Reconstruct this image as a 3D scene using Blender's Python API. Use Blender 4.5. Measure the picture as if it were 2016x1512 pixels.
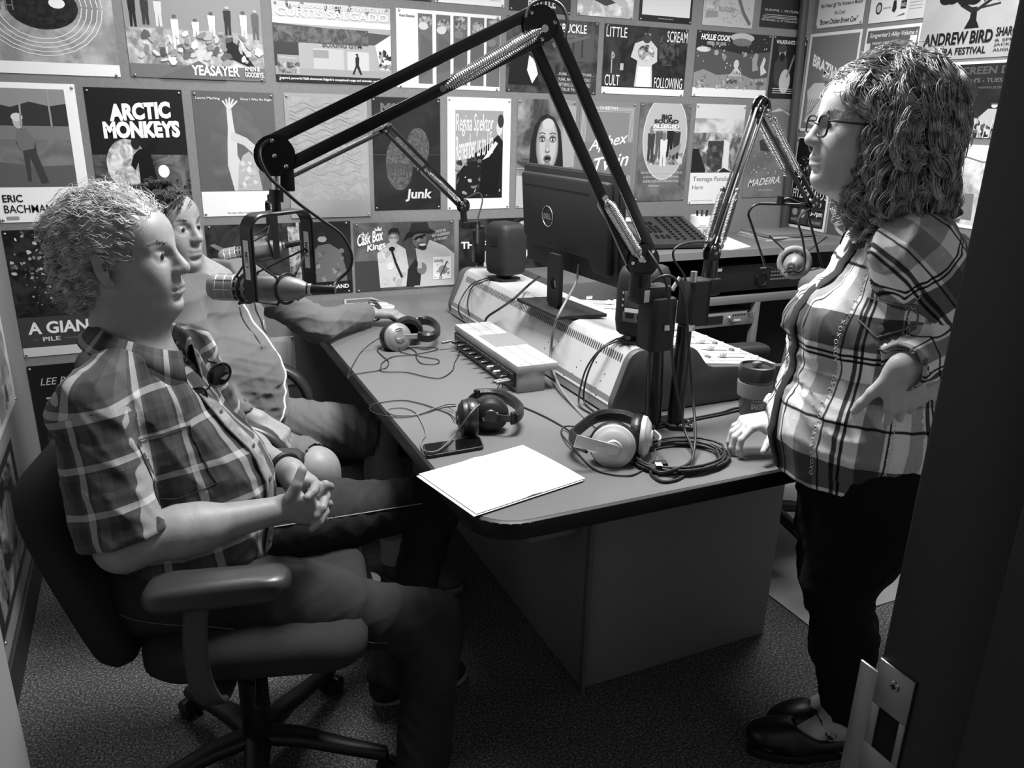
import bpy, bmesh, math, random
import numpy as np
from mathutils import Vector, Matrix

random.seed(7)
SC = bpy.context.scene
for _o in list(bpy.data.objects):
    bpy.data.objects.remove(_o)

# ---------------------------------------------------------------- camera
CAM_H = 1.47
FOC = 1557.0
def _rot(yaw, pitch, roll):
    cy, sy, cp, sp, cr, sr = (math.cos(yaw), math.sin(yaw), math.cos(pitch), math.sin(pitch), math.cos(roll), math.sin(roll))
    fwd = Vector((-sy * cp, cy * cp, -sp)); right = Vector((cy, sy, 0)); up = right.cross(fwd)
    return cr * right + sr * up, -sr * right + cr * up, fwd
CR, CU, CF = _rot(math.radians(-24.9), math.radians(18.71), math.radians(1.395))
cam_d = bpy.data.cameras.new('camera')
cam_d.sensor_width = 36.0
cam_d.lens = 36.0 * FOC / 2016.0
cam_d.clip_start = 0.02
cam = bpy.data.objects.new('camera', cam_d)
SC.collection.objects.link(cam)
cam.matrix_world = Matrix(((CR.x, CU.x, -CF.x, 0), (CR.y, CU.y, -CF.y, 0), (CR.z, CU.z, -CF.z, CAM_H), (0, 0, 0, 1)))
SC.camera = cam

# ---------------------------------------------------------------- world, lights, exposure
w = bpy.data.worlds.new('world'); SC.world = w; w.use_nodes = True
w.node_tree.nodes['Background'].inputs[0].default_value = (1, 1, 1, 1)
w.node_tree.nodes['Background'].inputs[1].default_value = 0.02
def area_light(name, loc, sx, sy, power, rot=(0, 0, 0), spread=180):
    d = bpy.data.lights.new(name, 'AREA'); d.shape = 'RECTANGLE'; d.size = sx; d.size_y = sy; d.energy = power
    d.spread = math.radians(spread)
    o = bpy.data.objects.new(name, d); SC.collection.objects.link(o); o.location = loc; o.rotation_euler = rot
    return o
area_light('ceiling_panel_light', (0.95, 1.75, 2.42), 0.6, 0.5, 40, spread=160)
area_light('ceiling_panel_light', (0.25, 2.70, 2.40), 0.6, 0.3, 6, spread=150)
area_light('ceiling_panel_light', (2.35, 2.15, 2.42), 0.6, 0.5, 14, spread=160)
area_light('hallway_light', (0.1, -0.9, 2.35), 0.6, 0.6, 2)
vs = SC.view_settings
vs.view_transform = 'Standard'; vs.look = 'None'; vs.gamma = 1.0; vs.use_curve_mapping = False
vs.exposure = 0.75

# ---------------------------------------------------------------- helpers
def ray(px, py):
    return CR * ((px - 1008) / FOC) + CU * ((756 - py) / FOC) + CF
def at(px, py, x=None, y=None, z=None):
    """world point that a pixel of the photograph hits on the plane x=, y= or z="""
    d = ray(px, py)
    t = (x / d.x) if x is not None else (y / d.y) if y is not None else ((z - CAM_H) / d.z)
    return Vector((0, 0, CAM_H)) + d * t

def lin(s):
    return s / 12.92 if s <= 0.04045 else ((s + 0.055) / 1.055) ** 2.4

MATS = {}
def mat(name, g, rough=0.6, metal=0.0, bump=0.0, bscale=200.0, var=0.0, vscale=20.0, spec=0.5, coat=0.0, sheen=0.0, trans=0.0, alpha=1.0, sss=0.0, emit=0.0):
    """grey procedural material; g is an sRGB grey 0..1"""
    if name in MATS: return MATS[name]
    m = bpy.data.materials.new(name); m.use_nodes = True
    nt = m.node_tree; b = nt.nodes['Principled BSDF']
    L = lin(g)
    b.inputs['Base Color'].default_value = (L, L, L, 1)
    b.inputs['Roughness'].default_value = rough
    b.inputs['Metallic'].default_value = metal
    b.inputs['Specular IOR Level'].default_value = spec
    b.inputs['Coat Weight'].default_value = coat
    b.inputs['Sheen Weight'].default_value = sheen
    b.inputs['Transmission Weight'].default_value = trans
    if sss:
        b.inputs['Subsurface Weight'].default_value = sss
        b.inputs['Subsurface Radius'].default_value = (0.012, 0.012, 0.012)
        b.inputs['Subsurface Scale'].default_value = 1.0
    if emit:
        b.inputs['Emission Color'].default_value = (1, 1, 1, 1); b.inputs['Emission Strength'].default_value = emit
    tc = nt.nodes.new('ShaderNodeTexCoord')
    if var:
        n = nt.nodes.new('ShaderNodeTexNoise'); n.inputs['Scale'].default_value = vscale; n.inputs['Detail'].default_value = 5
        nt.links.new(tc.outputs['Object'], n.inputs['Vector'])
        r = nt.nodes.new('ShaderNodeValToRGB')
        lo, hi = lin(max(0, g - var)), lin(min(1, g + var))
        r.color_ramp.elements[0].position = 0.3; r.color_ramp.elements[1].position = 0.7
        r.color_ramp.elements[0].color = (lo, lo, lo, 1); r.color_ramp.elements[1].color = (hi, hi, hi, 1)
        nt.links.new(n.outputs['Fac'], r.inputs['Fac']); nt.links.new(r.outputs['Color'], b.inputs['Base Color'])
    if bump:
        n2 = nt.nodes.new('ShaderNodeTexNoise'); n2.inputs['Scale'].default_value = bscale; n2.inputs['Detail'].default_value = 4
        nt.links.new(tc.outputs['Object'], n2.inputs['Vector'])
        bp = nt.nodes.new('ShaderNodeBump'); bp.inputs['Strength'].default_value = min(1.0, bump); bp.inputs['Distance'].default_value = 0.002
        nt.links.new(n2.outputs['Fac'], bp.inputs['Height']); nt.links.new(bp.outputs['Normal'], b.inputs['Normal'])
    MATS[name] = m
    return m

def frame_z(d):
    """rotation matrix whose z axis is d"""
    return Vector(d).normalized().to_track_quat('Z', 'Y').to_matrix().to_4x4()

class MB:
    """collects primitives into one mesh"""
    def __init__(s): s.v = []; s.f = []; s.mi = []; s.mats = []
    def _m(s, m):
        if m is None: return 0
        if m not in s.mats: s.mats.append(m)
        return s.mats.index(m)
    def add(s, vs, fs, m=None, M=None):
        b = len(s.v)
        if M is not None: vs = [M @ Vector(p) for p in vs]
        s.v.extend([tuple(p) for p in vs]); s.f.extend([tuple(i + b for i in f) for f in fs]); s.mi.extend([s._m(m)] * len(fs))
        return s
    def bm(s, bm, m=None, M=None):
        bm.verts.index_update()
        s.add([v.co.copy() for v in bm.verts], [[v.index for v in f.verts] for f in bm.faces], m, M); bm.free(); return s
    def box(s, c, size, m=None, bev=0.0, M=None, seg=2, R=None):
        bm = bmesh.new(); bmesh.ops.create_cube(bm, size=1.0)
        for v in bm.verts: v.co = Vector((v.co.x * size[0], v.co.y * size[1], v.co.z * size[2]))
        if bev: bmesh.ops.bevel(bm, geom=list(bm.edges), offset=min(bev, min(size) * 0.49), segments=seg, profile=0.5, affect='EDGES')
        T = Matrix.Translation(Vector(c))
        if R is not None: T = T @ R
        return s.bm(bm, m, (M @ T) if M is not None else T)
    def cyl(s, a, b, ra, rb=None, m=None, n=20, caps=True, M=None):
        rb = ra if rb is None else rb; a = Vector(a); b = Vector(b); R = frame_z(b - a).to_3x3()
        vs = []
        for c, r in ((a, ra), (b, rb)):
            for i in range(n):
                t = 2 * math.pi * i / n; vs.append(c + R @ Vector((math.cos(t) * r, math.sin(t) * r, 0)))
        fs = [(i, (i + 1) % n, n + (i + 1) % n, n + i) for i in range(n)]
        if caps: fs += [tuple(range(n - 1, -1, -1)), tuple(range(n, 2 * n))]
        return s.add(vs, fs, m, M)
    def lathe(s, prof, m=None, n=32, M=None, sx=1.0, sy=1.0):
        """profile of (r, z)"""
        vs = []; fs = []
        for r, z in prof:
            for i in range(n):
                t = 2 * math.pi * i / n; vs.append((math.cos(t) * r * sx, math.sin(t) * r * sy, z))
        for k in range(len(prof) - 1):
            for i in range(n):
                j = (i + 1) % n; fs.append((k * n + i, k * n + j, (k + 1) * n + j, (k + 1) * n + i))
        if prof[0][0] > 1e-5: fs.append(tuple(range(n - 1, -1, -1)))
        if prof[-1][0] > 1e-5: fs.append(tuple(range((len(prof) - 1) * n, len(prof) * n)))
        return s.add(vs, fs, m, M)
    def ell(s, c, r, m=None, M=None, n=20, R=None):
        bm = bmesh.new(); bmesh.ops.create_uvsphere(bm, u_segments=n, v_segments=max(6, n // 2), radius=1.0)
        for v in bm.verts: v.co = Vector((v.co.x * r[0], v.co.y * r[1], v.co.z * r[2]))
        T = Matrix.Translation(Vector(c))
        if R is not None: T = T @ R
        return s.bm(bm, m, (M @ T) if M is not None else T)
    def prism(s, poly, z0, z1, m=None, M=None, bev=0.0):
        n = len(poly); bm = bmesh.new()
        lo = [bm.verts.new((p[0], p[1], z0)) for p in poly]; hi = [bm.verts.new((p[0], p[1], z1)) for p in poly]
        bm.faces.new(lo[::-1]); bm.faces.new(hi)
        for i in range(n): bm.faces.new((lo[i], lo[(i + 1) % n], hi[(i + 1) % n], hi[i]))
        bmesh.ops.recalc_face_normals(bm, faces=bm.faces)
        if bev: bmesh.ops.bevel(bm, geom=list(bm.edges), offset=bev, segments=2, profile=0.5, affect='EDGES')
        return s.bm(bm, m, M)
    def tube(s, pts, r, m=None, n=8, M=None, closed=False):
        """round tube along points; r is a number or a list"""
        P = [Vector(p) for p in pts]; k = len(P)
        vs = []; fs = []; up = None
        for i, p in enumerate(P):
            a = P[i - 1] if (i > 0 or closed) else p; b = P[(i + 1) % k] if (i < k - 1 or closed) else p
            t = (b - a).normalized() if (b - a).length > 1e-9 else Vector((0, 0, 1))
            if up is None:
                up = Vector((0, 0, 1)) if abs(t.z) < 0.9 else Vector((1, 0, 0))
            sd = t.cross(up)
            if sd.length < 1e-6: sd = t.orthogonal()
            sd.normalize(); up = sd.cross(t).normalized()
            rr = r[i] if isinstance(r, (list, tuple)) else r
            for j in range(n):
                q = 2 * math.pi * j / n; vs.append(p + (sd * math.cos(q) + up * math.sin(q)) * rr)
        kk = k if closed else k - 1
        for i in range(kk):
            i2 = (i + 1) % k
            for j in range(n):
                j2 = (j + 1) % n; fs.append((i * n + j, i * n + j2, i2 * n + j2, i2 * n + j))
        if not closed: fs += [tuple(range(n - 1, -1, -1)), tuple(range((k - 1) * n, k * n))]
        return s.add(vs, fs, m, M)
    def strip(s, pts, wdir, wid, th, m=None, M=None, bev=True):
        """flat band: rectangle section swept along points, wide along wdir"""
        P = [Vector(p) for p in pts]; k = len(P); vs = []; fs = []
        W = Vector(wdir).normalized()
        for i, p in enumerate(P):
            t = (P[min(i + 1, k - 1)] - P[max(i - 1, 0)]).normalized()
            nn = t.cross(W).normalized(); ww = nn.cross(t).normalized()
            wd = wid[i] if isinstance(wid, (list, tuple)) else wid
            h, q = wd / 2, th / 2
            sec = [(-h, -q * .4), (-h + q * .6, -q), (h - q * .6, -q), (h, -q * .4), (h, q * .4), (h - q * .6, q), (-h + q * .6, q), (-h, q * .4)]
            for a, b in sec: vs.append(p + ww * a + nn * b)
        for i in range(k - 1):
            for j in range(8):
                j2 = (j + 1) % 8; fs.append((i * 8 + j, i * 8 + j2, (i + 1) * 8 + j2, (i + 1) * 8 + j))
        fs += [tuple(range(7, -1, -1)), tuple(range((k - 1) * 8, k * 8))]
        return s.add(vs, fs, m, M)
    def build(s, name, m=None, parent=None, smooth=40):
        me = bpy.data.meshes.new(name); me.from_pydata(s.v, [], s.f)
        mats = list(s.mats)
        if m is not None: mats = [m] + [x for x in mats]
        if not mats: mats = [mat('plain_grey', 0.5)]
        for x in mats: me.materials.append(x)
        if m is None and s.mats: me.polygons.foreach_set('material_index', s.mi)
        bm = bmesh.new(); bm.from_mesh(me); bmesh.ops.recalc_face_normals(bm, faces=bm.faces); bm.to_mesh(me); bm.free()
        if smooth:
            me.polygons.foreach_set('use_smooth', [True] * len(me.polygons)); me.set_sharp_from_angle(angle=math.radians(smooth))
        o = bpy.data.objects.new(name, me); SC.collection.objects.link(o)
        if parent is not None:
            o.parent = parent
            o.matrix_parent_inverse = parent_world(parent).inverted()
        return o

def parent_world(p):
    if p.parent is not None: return parent_world(p.parent) @ p.matrix_parent_inverse @ p.matrix_basis
    return p.matrix_basis.copy()

def tag(o, label=None, cat=None, group=None, kind=None):
    if label: o['label'] = label
    if cat: o['category'] = cat
    if group: o['group'] = group
    if kind: o['kind'] = kind
    return o
def thing(name, label, cat, loc=(0, 0, 0), group=None):
    o = bpy.data.objects.new(name, None); SC.collection.objects.link(o); o.location = loc; o.empty_display_size = 0.05
    return tag(o, label, cat, group)
def copy_tree(o, parent=None):
    c = o.copy(); SC.collection.objects.link(c)
    if parent is not None: c.parent = parent
    for ch in list(o.children): copy_tree(ch, c)
    return c
def crom(pts, per=8, closed=False):
    """smooth curve through points"""
    P = [Vector(p) for p in pts]; out = []; n = len(P)
    rng = n if closed else n - 1
    for i in range(rng):
        if closed: p0, p1, p2, p3 = P[i - 1], P[i], P[(i + 1) % n], P[(i + 2) % n]
        else: p0, p1, p2, p3 = P[max(i - 1, 0)], P[i], P[i + 1], P[min(i + 2, n - 1)]
        for k in range(per):
            t = k / per
            out.append(0.5 * ((2 * p1) + (p2 - p0) * t + (2 * p0 - 5 * p1 + 4 * p2 - p3) * t * t + (3 * p1 - p0 - 3 * p2 + p3) * t ** 3))
    if not closed: out.append(P[-1])
    return out

_tc = {}
def text_geo(s, off=0.0, slant=0.0, ext=0.0):
    """filled letters normalised to a unit box"""
    k = (s, off, slant, ext)
    if k in _tc: return _tc[k]
    c = bpy.data.curves.new('lettering_curve', 'FONT'); c.body = s; c.size = 1.0; c.offset = off; c.shear = slant; c.extrude = ext; c.resolution_u = 3
    o = bpy.data.objects.new('lettering_curve', c)
    SC.collection.objects.link(o)
    dg = bpy.context.evaluated_depsgraph_get()
    me = bpy.data.meshes.new_from_object(o.evaluated_get(dg))
    vs = np.array([v.co[:] for v in me.vertices]) if len(me.vertices) else np.zeros((1, 3))
    fs = [tuple(p.vertices) for p in me.polygons]
    bpy.data.meshes.remove(me); bpy.data.objects.remove(o); bpy.data.curves.remove(c)
    lo = vs.min(0); hi = vs.max(0); sz = np.maximum(hi - lo, 1e-4)
    out = ((vs[:, 0] - lo[0]) / sz[0], (vs[:, 1] - lo[1]) / sz[1], vs[:, 2], fs, sz[0] / sz[1])
    _tc[k] = out
    return out
def text_on(mb, s, O, U, V, x0, y0, x1, y1, m, off=0.0, slant=0.0, lift=0.0, skew=0.0):
    """letters filling the box x0..x1, y0..y1 of the plane O + U x + V y"""
    X, Y, Z, fs, asp = text_geo(s, off, slant)
    N = Vector(U).cross(Vector(V)).normalized()
    vs = [Vector(O) + Vector(U) * (x0 + (x1 - x0) * a) + Vector(V) * (y0 + (y1 - y0) * b + skew * (x1 - x0) * a) + N * lift for a, b in zip(X, Y)]
    mb.add(vs, fs, m)

WHITE = lambda: mat('white_ink', 0.93, 0.5)
T = 0.74       # desk top height
YB = 3.182     # back wall
XL = -0.45     # left wall
XR = 3.02      # right wall

# ---------------------------------------------------------------- the room
def carpet_material():
    m = bpy.data.materials.new('speckled_carpet'); m.use_nodes = True; nt = m.node_tree; b = nt.nodes['Principled BSDF']
    tc = nt.nodes.new('ShaderNodeTexCoord')
    n1 = nt.nodes.new('ShaderNodeTexNoise'); n1.inputs['Scale'].default_value = 170; n1.inputs['Detail'].default_value = 3; n1.inputs['Roughness'].default_value = 0.7
    n2 = nt.nodes.new('ShaderNodeTexNoise'); n2.inputs['Scale'].default_value = 6; n2.inputs['Detail'].default_value = 3
    r = nt.nodes.new('ShaderNodeValToRGB')
    e = r.color_ramp.elements
    e[0].position = 0.36; e[1].position = 0.66
    for el, g in zip(e, (0.22, 0.62)): el.color = (lin(g),) * 3 + (1,)
    el = r.color_ramp.elements.new(0.52); el.color = (lin(0.36),) * 3 + (1,)
    mx = nt.nodes.new('ShaderNodeMix'); mx.data_type = 'RGBA'; mx.blend_type = 'MULTIPLY'; mx.inputs[0].default_value = 0.35
    nt.links.new(tc.outputs['Object'], n1.inputs['Vector']); nt.links.new(tc.outputs['Object'], n2.inputs['Vector'])
    nt.links.new(n1.outputs['Fac'], r.inputs['Fac']); nt.links.new(r.outputs['Color'], mx.inputs[6]); nt.links.new(n2.outputs['Fac'], mx.inputs[7])
    nt.links.new(mx.outputs[2], b.inputs['Base Color'])
    bp = nt.nodes.new('ShaderNodeBump'); bp.inputs['Strength'].default_value = 0.8; bp.inputs['Distance'].default_value = 0.004
    nt.links.new(n1.outputs['Fac'], bp.inputs['Height']); nt.links.new(bp.outputs['Normal'], b.inputs['Normal'])
    b.inputs['Roughness'].default_value = 0.95; b.inputs['Specular IOR Level'].default_value = 0.1
    return m
def struct(name, mb, m, smooth=0):
    return tag(mb.build(name, m, smooth=smooth), kind='structure')
wall_m = mat('wall_covering', 0.49, 0.85, bump=0.35, bscale=260, var=0.015, vscale=90)
Y0 = 0.20
struct('floor', MB().box(((XL + XR) / 2, (YB - 1.5) / 2, -0.05), (XR - XL + 0.4, YB + 1.7, 0.1)), carpet_material())
struct('ceiling', MB().box(((XL + XR) / 2, (YB - 1.5) / 2, 2.50), (XR - XL + 0.4, YB + 1.7, 0.1)), mat('ceiling_tile', 0.75, 0.9, bump=0.4, bscale=120))
struct('wall_back', MB().box(((XL + XR) / 2, YB + 0.05, 1.2), (XR - XL + 0.4, 0.1, 2.5)), wall_m)
struct('wall_left', MB().box((XL - 0.05, (YB + Y0) / 2, 1.2), (0.1, YB - Y0, 2.5)), wall_m)
struct('wall_right', MB().box((XR + 0.05, (YB + Y0) / 2, 1.2), (0.1, YB - Y0, 2.5)), wall_m)
struct('wall_front', MB().box((0.62 + (XR - 0.62) / 2, Y0 + 0.08, 1.2), (XR - 0.62, 0.12, 2.5)).box((0.05, Y0 + 0.08, 2.33), (1.14, 0.12, 0.30)), wall_m)
bb = mat('rubber_cove_base', 0.16, 0.5)
struct('baseboard_left', MB().box((XL + 0.006, 1.85, 0.055), (0.012, 2.66, 0.11), bev=0.004), bb)
struct('baseboard_back', MB().box((1.3, YB - 0.006, 0.055), (XR - XL, 0.012, 0.11), bev=0.004), bb)
struct('baseboard_right', MB().box((XR - 0.006, 1.75, 0.055), (0.012, 2.8, 0.11), bev=0.004), bb)
# steel door frame, its strike plate beside the photographer
fr = mat('black_door_frame', 0.17, 0.42, spec=0.4, bump=0.1, bscale=400)
jx, jy = 0.50, 0.358
fm = MB().box((jx + 0.06, jy - 0.045, 1.2), (0.12, 0.09, 2.4), bev=0.003)
fm.box((jx + 0.052, jy - 0.135, 1.2), (0.136, 0.10, 2.4), bev=0.002)
fm.box((jx + 0.06, jy - 0.24, 1.2), (0.12, 0.11, 2.4), bev=0.003)
fm.box((0.02, jy - 0.1, 2.2), (1.06, 0.18, 0.06), bev=0.003)
fm.box((-0.48, jy - 0.1, 1.2), (0.05, 0.2, 2.4), bev=0.003)
door_frame = struct('trim_1', fm, fr, smooth=40)
sp_m = mat('brushed_strike_steel', 0.62, 0.38, metal=0.9, bump=0.05)
spz = 1.003
sp = MB()
yy = [jy - 0.001, jy - 0.034]
def sp_box(y0, y1, z0, z1): sp.box((jx - 0.0012, (y0 + y1) / 2, (z0 + z1) / 2), (0.0024, abs(y1 - y0), abs(z1 - z0)), bev=0.0006)
sp_box(yy[0], yy[1], spz + 0.020, spz + 0.062); sp_box(yy[0], yy[1], spz - 0.062, spz - 0.020)
sp_box(yy[0], yy[0] - 0.008, spz - 0.020, spz + 0.020); sp_box(yy[1] + 0.006, yy[1], spz - 0.020, spz + 0.020)
sp.box((jx - 0.0012, jy + 0.007, spz - 0.012), (0.0024, 0.018, 0.120), bev=0.0006)
sp.lathe([(0.0001, 0.0015), (0.004, 0.0012), (0.0046, 0)], n=16, M=Matrix.Translation((jx - 0.0025, jy - 0.018, spz + 0.047)) @ frame_z((-1, 0, 0)))
strike = sp.build('strike_plate', sp_m)
tag(strike, 'brushed steel strike plate screwed to the black door frame', 'strike plate')
hole = MB().box((jx - 0.0003, (yy[0] + yy[1]) / 2 - 0.001, spz), (0.0008, 0.021, 0.040), bev=0.0003).build('latch_hole', mat('deep_black', 0.03, 0.9), strike)
scr = MB()
for a in (0, 90): scr.box((jx - 0.0042, jy - 0.018, spz + 0.047), (0.0006, 0.0009, 0.0045), R=Matrix.Rotation(math.radians(a), 4, 'X'))
scr.build('screw_slot', mat('deep_black', 0.03, 0.9), strike)
# open door along the left wall
dd = Vector((0.12, 0.90, 0)).normalized(); dc = Vector((-0.41, 0.36, 0)) + dd * 0.45
Rd = Matrix.Rotation(math.atan2(dd.y, dd.x), 4, 'Z')
door = struct('door_1', MB().box((dc.x, dc.y, 1.02), (0.90, 0.044, 2.03), bev=0.008, R=Rd), mat('pale_door_paint', 0.62, 0.45), smooth=40)
# dark conduit in the back right corner
struct('trim_2', MB().cyl((2.985, YB - 0.026, 0.945), (2.905, YB - 0.026, 2.44), 0.021, n=20), mat('conduit_paint', 0.26, 0.5), smooth=40)
# ---------------------------------------------------------------- posters
# picture elements, in units of the sheet (0..1 left-right, 0..1 bottom-top):
# r rectangle, e ellipse, p polygon, t text (x0,y0,x1,y1), l line, n mottled patch, s scatter of small shapes
def ink(g, kind='i'):
    g = round(g * 25) / 25
    return mat('printing_ink_%02d' % round(g * 100), g, 0.42, spec=0.45)
def mottle(g0, g1, sc, key=''):
    k = 'printed_photo_%02d_%02d_%d' % (g0 * 100, g1 * 100, sc)
    if k in MATS: return MATS[k]
    m = bpy.data.materials.new(k); m.use_nodes = True; nt = m.node_tree; b = nt.nodes['Principled BSDF']
    tc = nt.nodes.new('ShaderNodeTexCoord'); n = nt.nodes.new('ShaderNodeTexNoise'); n.inputs['Scale'].default_value = sc; n.inputs['Detail'].default_value = 6
    n.inputs['Roughness'].default_value = 0.6; n.inputs['Distortion'].default_value = 0.8
    r = nt.nodes.new('ShaderNodeValToRGB'); r.color_ramp.elements[0].position = 0.40; r.color_ramp.elements[1].position = 0.62
    for el, g in zip(r.color_ramp.elements, (g0, g1)): el.color = (lin(g),) * 3 + (1,)
    nt.links.new(tc.outputs['Object'], n.inputs['Vector']); nt.links.new(n.outputs['Fac'], r.inputs['Fac']); nt.links.new(r.outputs['Color'], b.inputs['Base Color'])
    b.inputs['Roughness'].default_value = 0.42; MATS[k] = m
    return m
PIN = MB().lathe([(0.0001, 0.0052), (0.0022, 0.0048), (0.0040, 0.0034), (0.0048, 0.0014), (0.0048, 0.0)], n=12)
def poster(label, wall, x0, x1, z0, z1, g, els, pins='tlr', margin=None, tilt=0.0, group='posters pinned to the studio walls', name='poster', cat='poster'):
    """wall B: x0..x1 along the back wall; wall R / L: x0..x1 are y values from the picture's left to its right"""
    if wall == 'B': O = Vector((x0, YB - 0.0015, z0)); U = Vector((x1 - x0, 0, 0))
    elif wall == 'R': O = Vector((XR - 0.0015, x0, z0)); U = Vector((0, x1 - x0, 0))
    else: O = Vector((XL + 0.0015, x0, z0)); U = Vector((0, x1 - x0, 0))
    V = Vector((0, 0, z1 - z0)); N = U.cross(V).normalized()
    if tilt:
        q = Matrix.Rotation(math.radians(tilt), 3, N); U = q @ U; V = q @ V
    O = O + N * random.uniform(0.0002, 0.0012)
    Wd, Ht = U.length, V.length
    sheet = MB(); lets = []
    lay = [0.0006]
    def P(a, b, h): return O + U * a + V * b + N * h
    # slightly curled sheet with thickness
    nx, ny = 8, 8; vs = []; fs = []
    ph = random.uniform(0, 6)
    cur = lambda a, b: 0.0009 * math.sin(a * 5 + ph) * 0
    base = ink(g)
    for h in (0.0, 0.0005):
        for p_ in ((0, 0), (1, 0), (1, 1), (0, 1)): vs.append(P(p_[0], p_[1], h))
    fs = [(3, 2, 1, 0), (4, 5, 6, 7), (0, 1, 5, 4), (1, 2, 6, 5), (2, 3, 7, 6), (3, 0, 4, 7)]
    sheet.add(vs, fs, base)
    def poly(pts, m, mb=sheet):
        h = lay[0]; lay[0] += 0.00011
        mb.add([P(min(1, max(0, a)), min(1, max(0, b)), h) for a, b in pts], [tuple(range(len(pts)))], m)
    asp = Wd / Ht
    for e in els:
        k = e[0]
        if k == 'r': poly([(e[1], e[2]), (e[3], e[2]), (e[3], e[4]), (e[1], e[4])], ink(e[5]))
        elif k == 'n': poly([(e[1], e[2]), (e[3], e[2]), (e[3], e[4]), (e[1], e[4])], mottle(e[5], e[6], e[7]))
        elif k in 'eE':
            rot = math.radians(e[6]) if len(e) > 6 and k == 'e' else 0
            n = 28; pts = []
            for i in range(n):
                t = 2 * math.pi * i / n; a = math.cos(t) * e[3]; b = math.sin(t) * e[4] / asp
                pts.append((e[1] + a * math.cos(rot) - b * math.sin(rot), e[2] + (a * math.sin(rot) + b * math.cos(rot)) * asp))
            poly(pts, ink(e[5]) if k == 'e' else mottle(e[5], e[6], e[7]))
        elif k == 'p': poly(e[1], ink(e[2]) if len(e) < 4 else mottle(e[2], e[3], e[4]))
        elif k == 'l':
            pts, wd, gg = e[1], e[2], e[3]
            h = lay[0]; lay[0] += 0.00011
            for (a, b), (c, d) in zip(pts[:-1], pts[1:]):
                A, B = P(a, b, h), P(c, d, h); s_ = (B - A)
                if s_.length < 1e-6: continue
                s_ = s_.cross(N).normalized() * wd * Wd / 2
                sheet.add([A - s_, B - s_, B + s_, A + s_], [(0, 1, 2, 3)], ink(gg))
        elif k == 's':     # scatter: x0,y0,x1,y1,n,rmin,rmax,g0,g1,seed
            rr = random.Random(e[10]); h = lay[0]; lay[0] += 0.00011
            for i in range(e[5]):
                cx, cy = rr.uniform(e[1], e[3]), rr.uniform(e[2], e[4]); r1 = rr.uniform(e[6], e[7]); r2 = rr.uniform(e[6], e[7]); t0 = rr.uniform(0, 3)
                pts = []
                for q in range(6):
                    t = q * math.pi / 3; rq = rr.uniform(.6, 1.1)
                    a, b = math.cos(t) * r1 * rq, math.sin(t) * r2 * rq
                    pts.append(P(min(1, max(0, cx + a * math.cos(t0) - b * math.sin(t0))), min(1, max(0, cy + (a * math.sin(t0) + b * math.cos(t0)) * asp)), h + 0.000003 * i))
                sheet.add(pts, [tuple(range(6))], ink(rr.uniform(e[8], e[9])))
        elif k == 't':     # text, x0, y0, x1, y1, g, bold, slant, skew
            gg = e[6]; off = e[7] if len(e) > 7 else 0.0; sl = e[8] if len(e) > 8 else 0.0; sk = e[9] if len(e) > 9 else 0.0
            let = MB(); lets.append(let)
            text_on(let, e[1], O, U, V, e[2], e[3], e[4], e[5], ink(gg), off, sl, lift=lay[0] + 0.0004, skew=sk)
    s = sheet.build(name, smooth=0)
    tag(s, label, cat, group)
    for let in lets:
        if let.v: let.build('lettering', parent=s, smooth=0)
    pm = mat('steel_pin', 0.75, 0.25, metal=0.9)
    for c in pins:
        a, b = {'t': (0.03, 0.975), 'T': (0.97, 0.975), 'b': (0.03, 0.02), 'B': (0.97, 0.02), 'l': (0.5, 0.985)}.get(c, (None, None))
        if a is None: continue
        mb = MB(); mb.add(PIN.v, PIN.f, None, Matrix.Translation(P(a, b, 0.0012)) @ frame_z(N))
        mb.build('push_pin', pm, s)
    return s

def person_fig(cx, y0, h, g, w=0.10, gh=None, legs=True):
    """simple standing figure for the printed pictures"""
    gh = g if gh is None else gh
    o = [('p', [(cx - w * .5, y0 + h * .45), (cx + w * .5, y0 + h * .45), (cx + w * .55, y0 + h * .82), (cx - w * .55, y0 + h * .82)], g)]
    if legs: o += [('p', [(cx - w * .45, y0), (cx - w * .12, y0), (cx, y0 + h * .4), (cx + w * .12, y0), (cx + w * .45, y0), (cx + w * .45, y0 + h * .48), (cx - w * .45, y0 + h * .48)], g)]
    o += [('e', cx, y0 + h * .91, w * .3, w * .34, gh)]
    return o
B1, T1 = 1.568, 1.850
B2, T2 = 1.092, 1.535
B3, T3 = 0.767, 1.048
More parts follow.
